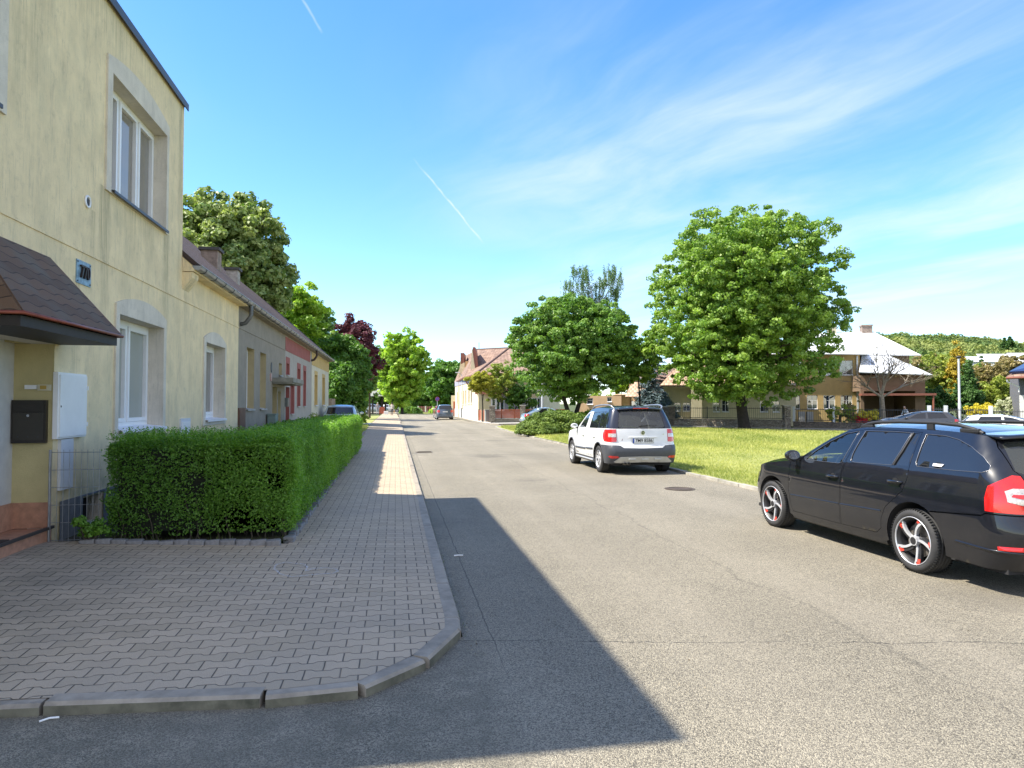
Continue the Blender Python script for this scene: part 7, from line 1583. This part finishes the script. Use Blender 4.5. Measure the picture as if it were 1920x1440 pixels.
# ---------------- red fence with pillars
def fence(name,label,P0,P1,z,h,mat,pick=.12,posts=2.4,pw=.012,postm=None,ph=None,railz=(.1,.92),flat=False,group=None,plinth=None,pr=.03,capn=True,endposts=True):
    P0=Vector((P0[0],P0[1],0)); P1=Vector((P1[0],P1[1],0)); d=P1-P0; L=d.length; rt=thing(name,label,'fence',(P0.x,P0.y,z),math.atan2(d.y,d.x),group)
    b=MB(); n=max(1,int(L/pick)); y0=plinth[0] if plinth else 0
    for i in range(n+1):
        x=min(L-.01,i*pick+.02)
        if flat: b.box(x,x+pick*.72,-.012,.012,y0+.06,h)
        else: b.box(x-pw/2,x+pw/2,-pw/2,pw/2,y0+.05,h)
    for r_ in railz: zz=y0+(h-y0)*r_; b.box(0,L,-.018,.018,zz-.02,zz+.02)
    b.build('picket_panel',mat,rt)
    m_=max(1,int(round(L/posts)))
    for i in range(m_+1):
        if not endposts and i in (0,m_): continue
        b=MB(); x=L*i/m_; b.box(x-pr,x+pr,-pr,pr,y0-.05 if plinth else -.05,(ph or h+.08)); b.build('post',postm or mat,rt)
    if plinth:
        b=MB(); b.box(0,L,-.15,.15,-.1,plinth[0]-.05); b.box(-.02,L+.02,-.18,.18,plinth[0]-.05,plinth[0]); b.build('base_wall',plinth[1],rt)
    return rt
def pillar(name,label,p,z,w,h,mat,group=None):
    rt=thing(name,label,'pillar',(p[0],p[1],z),-YAW,group); b=MB(); b.box(-w/2,w/2,-w/2,w/2,-.1,h); b.build('shaft',mat,rt); b=MB(); b.box(-w/2-.05,w/2+.05,-w/2-.05,w/2+.05,h,h+.08); b.build('cap',pm('pillar_cap',(.40,.37,.32),.9,.1,4),rt)
F1,F2,F3=gp(923,59,.1),gp(980,59,.1),gp(1062,61,.1)
plm=pm('grey_plinth',(.36,.31,.26),.9,.2,4)
fence('red_fence','red slatted garden fence panel between two masonry pillars',F1,F2,.1,1.12,M_REDF,.1,9,flat=True,plinth=(.32,plm))
fence('red_fence','red slatted fence stretch behind the pale blue saloon car',F2,F3,.1,1.12,M_REDF,.1,9,flat=True,plinth=(.32,plm))
F0=gp(898,65,.1); fence('red_fence','short red fence stretch with two small posts beside the corner house gate',F0,F1,.1,1.0,M_REDF,.16,1.5,flat=True,postm=pm('tan_post',(.50,.38,.26),.9),pr=.09)
pillar('fence_pillar','rough masonry pillar at the left end of the red fence panel',F1,.1,.5,1.38,M_STONE,'red fence pillars'); pillar('fence_pillar','rough masonry pillar at the right end of the red fence panel next to the pale blue saloon',F2,.1,.45,1.42,M_STONE,'red fence pillars')
b=MB(); b.bevbox(-.28,.28,-.3,.3,.05,1.0,.03); b.bevbox(-.31,.31,-.33,.33,1.0,1.08,.02); q=gp(869,80,.1); o=b.build('wheelie_bin',pm('grey_bin',(.20,.21,.20),.6),loc=tuple(q)); tag(o,'grey wheelie bin on the pavement beside the corner house downpipe','bin')
b=MB(); b.bevbox(-.28,.28,-.3,.3,.05,1.0,.03); b.bevbox(-.31,.31,-.33,.33,1.0,1.08,.02); q=gp(915.5,60,.1); o=b.build('wheelie_bin',MATS['grey_bin'],loc=tuple(q)); tag(o,'grey bin standing against the masonry pillar of the red fence','bin')
# ---------------- stone walls and iron fences on the right
def along_wall(u,d=0):     # point on the wall line for a pixel column
    L=[(13.7,54.8),(19.9,47.8),(26.7,41.6),(28.3,39.6),(36.3,30.2),(48.4,13.6)]; a=(u-960)/1275.; dx,dy=a*CW+SW,-a*SW+CW
    for p,q in zip(L,L[1:]):
        ex,ey=q[0]-p[0],q[1]-p[1]; det=dx*(-ey)+dy*ex
        t=(p[0]*(-ey)+p[1]*ex)/det; s_=(dx*p[1]-dy*p[0])/det
        if -.001<=s_<=1.001 and t>0: return (dx*t,dy*t)
    return (L[-1])
W=[along_wall(u) for u in (1165,1258,1474,1488,1563,1742,1773,1857,1990)]
def swall(name,label,a,c,z0,h,mat):
    P0=Vector((a[0],a[1],0)); d=Vector((c[0],c[1],0))-P0; rt=thing(name,label,'wall',(a[0],a[1],z0),math.atan2(d.y,d.x)); b=MB(); b.box(0,d.length,-.16,.16,-.1,h); b.build('stonework',mat,rt); b=MB(); b.box(0,d.length,-.2,.2,h,h+.06); b.build('coping',pm('stone_coping',(.42,.38,.32),.9,.15,5),rt)
swall('stone_wall','tall rough stone garden wall behind the white crossover',W[0],W[1],.1,1.35,M_STONE2)
pillar('gate_pillar','square stone pillar at the left end of the low stone wall',W[1],.1,.5,1.4,M_STONE2,'stone pillars of the garden wall'); pillar('gate_pillar','square stone pillar on the low wall right of the big maple trunk',W[2],.1,.42,1.42,M_STONE,'stone pillars of the garden wall')
fence('iron_fence','dark iron railing on the low stone wall behind the big maple',W[1],W[2],.1,1.35,M_FENCE,.14,2.6,.014,plinth=(.52,M_STONE),ph=1.4,endposts=False)
fence('iron_fence','iron railing with white end posts in front of the ochre house',W[3],W[4],.1,1.30,M_FENCE,.14,9,.014,plinth=(.42,M_STONE2),postm=M_POST,ph=1.42,pr=.06)
fence('iron_fence','iron railing behind the dark grey car and bare tree',W[4],W[5],.1,1.28,M_FENCE,.14,3.4,.016,plinth=(.40,M_STONE2),ph=1.33,endposts=False)
fence('black_gate','black barred gate between two white posts left of the grey lamp post',W[5],W[6],.1,1.38,M_FENCE,.11,9,.022,postm=M_POST,ph=1.5,pr=.10)
fence('black_fence','black barred fence between the gate and the last white post',W[6],W[7],.1,1.34,M_FENCE,.12,2.4,.018,ph=1.38,endposts=False)
fence('black_fence','black fence running out of the right frame edge',W[7],W[8],.1,1.25,M_FENCE,.12,9,.016,postm=M_POST,ph=1.48,pr=.10)
# ---------------- poles and sign
def pole(name,label,p,z,h,r,mat,cat='pole',head=None):
    rt=thing(name,label,cat,(p[0],p[1],z),-YAW); b=MB(); b.tube([(0,0,-.1),(0,0,h*.36),(0,0,h*.37),(0,0,h)],[r*1.25,r*1.2,r,r*.8],10); b.build('pole',mat,rt)
    if head=='cap': b=MB(); b.tube([(0,0,h),(0,0,h+.1),(0,0,h+.16)],[r*.9,r*2.2,r*1.2],12); b.build('lamp_head',M_FENCE,rt)
    if head=='arm': b=MB(); b.tube([(0,0,h),(-.3,-.1,h+.25)],r*.5,6); b.bevbox(-.75,-.2,-.2,.02,h+.22,h+.32,.03); b.build('lamp_head',M_POST,rt)
q=gp(1799,44,.1); pole('lamp_post','pale grey street lamp post in front of the golden conifer',q,.1,hz(672,44)-.1,.075,M_POST,'street lamp','cap')
q=gp(1017,55,.1); pole('lamp_post','grey metal pole beside the pale blue saloon, its top inside the maple crown',q,.1,6.2,.07,M_POST,'street lamp','arm')
q=gp(866,80,.1); pole('lamp_post','thin grey lamp post in front of the stepped gable house',q,.1,hz(703,80)-.1,.06,M_POST,'street lamp','arm')
q=gp(820,108,0); rt=thing('no_parking_sign','round blue no parking sign with red border on a post','road sign',(q.x,q.y,.1),-YAW); zc=hz(748,108)-.1
b=MB(); b.tube([(0,0,-.1),(0,0,zc)],.04,8); b.build('post',M_POST,rt); b=MB(); b.tube([(0,-.05,zc),(0,-.075,zc)],.34,28); d_=b.build('disc',pm('sign_red',(.35,.04,.08),.5),rt); b=MB(); b.tube([(0,-.0752,zc),(0,-.082,zc)],.27,28); b.build('blue_face',pm('sign_blue',(.03,.05,.30),.5),d_); b=MB(); b.box(-.26,.26,-.088,-.083,zc-.035,zc+.035,0,Matrix.Rotation(R(45),3,'Y'),(0,0,zc)); b.build('red_bar',MATS['sign_red'],d_)
# ---------------- wooden shelter, planter, far fence
sf=CF('wooden_shelter','dark timber shelter with a shallow grey roof far down the left side','shelter',708,112,.1)
for u,y in ((699,0),(711,2),(717.5,0),(723,0)): b=MB(); b.box(sf.x(u,112)-.11,sf.x(u,112)+.11,y-.11,y+.11,-.1,2.9); b.build('post',M_BARKD,sf.root)
roofplane('roof',[[(-1.9,-.5,2.8),(1.9,-.5,2.8),(1.0,1.8,4.0),(-1.3,1.8,4.0)],[(1.9,4.1,2.8),(-1.9,4.1,2.8),(-1.3,1.8,4.0),(1.0,1.8,4.0)]],pm('grey_felt_roof',(.22,.23,.22),.9,.2,3),sf.root,.08)
b=MB(); b.box(-.02,.68,0,.4,.1,1.05); b.box(-.06,.72,-.04,.44,1.05,1.11); b.box(-.04,0,-.02,.42,-.1,1.05); b.box(.68,.72,-.02,.42,-.1,1.05); o=b.build('red_cabinet',pm('brick_red_board',(.42,.10,.05),.7,.1,3),loc=tuple(gp(711.5,104,.1)),rz=-YAW); tag(o,'brick red boxed panel on pale legs by the wooden shelter','cabinet')
b=MB(); b.bevbox(-.32,.32,-.3,.3,-.1,.5,.04); o=b.build('concrete_block',pm('white_concrete',(.7,.7,.68),.8,.1,4),loc=tuple(gp(724,100,.1))); tag(o,'pale concrete block at the end of the pavement','concrete block')
ff=gp(784,128,0); f2=gp(812,128,0); fence('far_picket_fence','pink and white picket fence behind the far verge','' and '' or ff,f2,.0,1.25,pm('pink_picket',(.55,.22,.24),.7,.3,2),.32,1.4,.08,flat=False,postm=M_PVC,pr=.09) if False else fence('far_picket_fence','pink and white picket fence beyond the far verge grass',ff,f2,0,1.2,pm('pink_picket',(.55,.20,.24),.7,.3,2),.30,1.3,.10,postm=M_PVC,pr=.10,plinth=(.2,M_KERB))
sheet('far_verge',[(2.4,112),(8.5,104),(9.5,130),(.5,133)],.03,M_LAWN)
q=gp(848,125,0); shrub('yellow_green_bush','bright yellow green bush behind the no parking sign',gp(822,122,0),(1.6,1,1.0),30,160,.16,M_LIME,201,clump=(.4,.7))
shrub('verge_bush','dark green bush at the far verge under the lime tree',gp(768,118,0),(1.9,1.2,1.1),36,180,.16,M_MAPLE2,202,clump=(.4,.7))
# ---------------- right edge house with solar roof
sh_=CF('solar_roof_house','grey and white house corner with solar panels on the roof at the right frame edge','house',1930,46,.1,rot=30)
front(sh_,'wall',pm('dark_grey_render',(.13,.13,.14),.85,.1,3),1912,2100,706,46,[(1925,1950,712,735)],back=5)
b=MB(); b.box(sh_.x(1911.8,46)-.02,sh_.x(2100,46),-.04,-.004,-.1,sh_.h(741,46)); b.build('white_base',stucco('white_render',(.68,.67,.63),.1),sh_.root)
P=sh_.P; roofplane('roof',[[P(1887,708,45),P(2110,700,45),P(2110,650,50),P(1935,680,50)]],M_TILE2,sh_.root,.06)
roofplane('solar_panels',[[P(1893,701,45.4),P(2100,692,45.4),P(2100,656,49.5),P(1938,677,49.5)]],pm('solar_panel',(.02,.03,.09),.15,.1,3),sh_.root,.16)
b=MB(); b.tube([P(1887,709,44.95),P(2110,701,44.95)],.08,8); b.build('gutter',M_REDG,sh_.root); b=MB(); b.tube([P(1889,711,45),P(1889,716,45),P(1911,725,45.9),P(1911,735,45.9)],.05,8); b.build('downpipe',M_PVC,sh_.root)
# ---------------- white sheds below the wooded hill
for i,(u0,u1,v0,v1,Z) in enumerate(((1803,1868,669,684,640),(1848,1935,664,690,700),(1905,1990,662,688,760),(1800,1862,684,700,560),(1868,1990,683,700,520),(1722,1775,683,700,560))):
    c=CF('industrial_shed',['low white shed roof left of the far dark spruce','white shed roof right of the far dark spruce','white shed roof at the right edge below the hill','pale low building under the left white shed','long white roof in front of the sheds at right','small white roof just right of the ochre house roof'][i],'building',(u0+u1)/2,Z,0,'white sheds below the hill')
    b=MB(); b.box(c.x(u0),c.x(u1),0,30,-5,c.h(v1)+(c.h(v0)-c.h(v1))*.35); b.build('wall',pm('pale_shed_wall',(.45,.45,.44),.8,.1,.2),c.root)
    k=c.h(v1)+(c.h(v0)-c.h(v1))*.35; roofplane('roof',[[(c.x(u0)-1,-1,k),(c.x(u1)+1,-1,k),(c.x(u1)-2,16,c.h(v0,Z+16)),(c.x(u0)+2,16,c.h(v0,Z+16))]],M_SILV,c.root,.3)
# ---------------- people
def person(label,pos,rz,joints,edges,cols,h,cloth_parts=()):
    rt=thing('person',label,'person',pos,rz); me=bpy.data.meshes.new('body'); keys=list(joints); me.from_pydata([joints[k][:3] for k in keys],[(keys.index(a),keys.index(b_)) for a,b_ in edges],[]); o=bpy.data.objects.new('body',me); COL.objects.link(o)
    md=o.modifiers.new('s','SKIN'); 
    for i,k in enumerate(keys): me.skin_vertices[0].data[i].radius=(joints[k][3],joints[k][3]*(joints[k][4] if len(joints[k])>4 else 1)); me.skin_vertices[0].data[i].use_root=(k=='pelvis')
    o.modifiers.new('d','SUBSURF').levels=1; dg=bpy.context.evaluated_depsgraph_get(); m2=bpy.data.meshes.new_from_object(o.evaluated_get(dg)); bpy.data.objects.remove(o)
    mm=[pm('skin',(.45,.27,.19),.6)]+[pm(*c) for c in cols]
    m2.materials.clear(); b=mk('body',m2,mm,rt,True)
    for p in m2.polygons:
        z=p.center.z; x=p.center.x; r_=0
        if z<h*.49 and z>.06: r_=2
        elif z<=.06: r_=3
        elif z<h*.83: r_=1
        if z>h*.4 and z<h*.50 and math.hypot(p.center.x,p.center.y)>.19: r_=0
        p.material_index=min(r_,len(mm)-1)
    return rt
def std(h,lean=0,step=.0,arm=.0):
    k=h/1.75; J=dict(pelvis=(0,0,.95*k,.13*k),waist=(0,lean*.3,1.12*k,.12*k),chest=(0,lean*.7,1.32*k,.145*k),neck=(0,lean,1.48*k,.06*k),head=(0,lean*1.15,1.60*k,.085*k),top=(0,lean*1.15,1.70*k,.07*k))
    for s_,n in ((-1,'l'),(1,'r')):
        J['sh'+n]=(s_*.19*k,lean*.85,1.42*k,.06*k); J['el'+n]=(s_*.25*k,lean*.8+arm*.3,1.14*k,.045*k); J['wr'+n]=(s_*.25*k,lean*.9+arm,.90*k,.035*k); J['hand'+n]=(s_*.25*k,lean*.9+arm*1.1,.82*k,.035*k)
        J['hip'+n]=(s_*.09*k,0,.88*k,.09*k); J['kn'+n]=(s_*.10*k,s_*step*.5+.02,.50*k,.062*k); J['an'+n]=(s_*.10*k,s_*step,.09*k,.045*k); J['toe'+n]=(s_*.11*k,s_*step+.16,.035,.035)
    E=[('pelvis','waist'),('waist','chest'),('chest','neck'),('neck','head'),('head','top')]
    for n in 'lr': E+=[('chest','sh'+n),('sh'+n,'el'+n),('el'+n,'wr'+n),('wr'+n,'hand'+n),('pelvis','hip'+n),('hip'+n,'kn'+n),('kn'+n,'an'+n),('an'+n,'toe'+n)]
    return J,E
def hair(rt,J,col,r=.095,dz=.03):
    bm=bmesh.new(); bmesh.ops.create_uvsphere(bm,u_segments=14,v_segments=9,radius=1); c=J['head']
    for v in bm.verts: v.co=Vector((c[0]+v.co.x*r,c[1]-.015+v.co.y*r*1.05,c[2]+dz+max(v.co.z,-.5)*r*1.15))
    b=MB(); b.bm(bm,0,True); b.build('hair',pm(*col),rt)
J,E_=std(1.72,.03,.16); q=gp(735,90,.14); r1=person('person walking away on the pavement in beige top and dark trousers',tuple(q),0,J,E_,[('beige_cloth',(.55,.50,.46),.9),('dark_cloth',(.03,.03,.045),.9),('dark_shoe',(.3,.2,.18),.7)],1.72); hair(r1,J,('dark_hair',(.05,.04,.035),.7))
b=MB(); b.bevbox(.22,.34,-.12,.16,.38,.72,.03); b.tube([(.28,-.08,.72),(.27,.0,.88),(.28,.12,.72)],.008,5); o=b.build('shopping_bag',pm('orange_bag',(.5,.22,.05),.7),loc=tuple(q)); tag(o,'orange brown shopping bag in the hand of the walking person','bag')
J,E_=std(1.78,.02,.12); q=gp(708,98,.14); r2=person('person in grey clothes standing on the path near the wooden shelter',tuple(q),0,J,E_,[('grey_brown_cloth',(.30,.27,.26),.9),('light_grey_cloth',(.33,.33,.36),.9),('dark_shoe2',(.1,.1,.1),.7)],1.78); hair(r2,J,('grey_hair',(.4,.38,.35),.8))
J,E_=std(1.72,.28,.05,.2); q=gp(1703,47,.1); r3=person('bald person in a white shirt leaning forward behind the dark grey car',(q.x,q.y,-.13),math.pi/2,J,E_,[('white_cloth',(.7,.72,.75),.9),('grey_cloth',(.2,.2,.24),.9),('dark_shoe3',(.05,.05,.05),.7)],1.72)
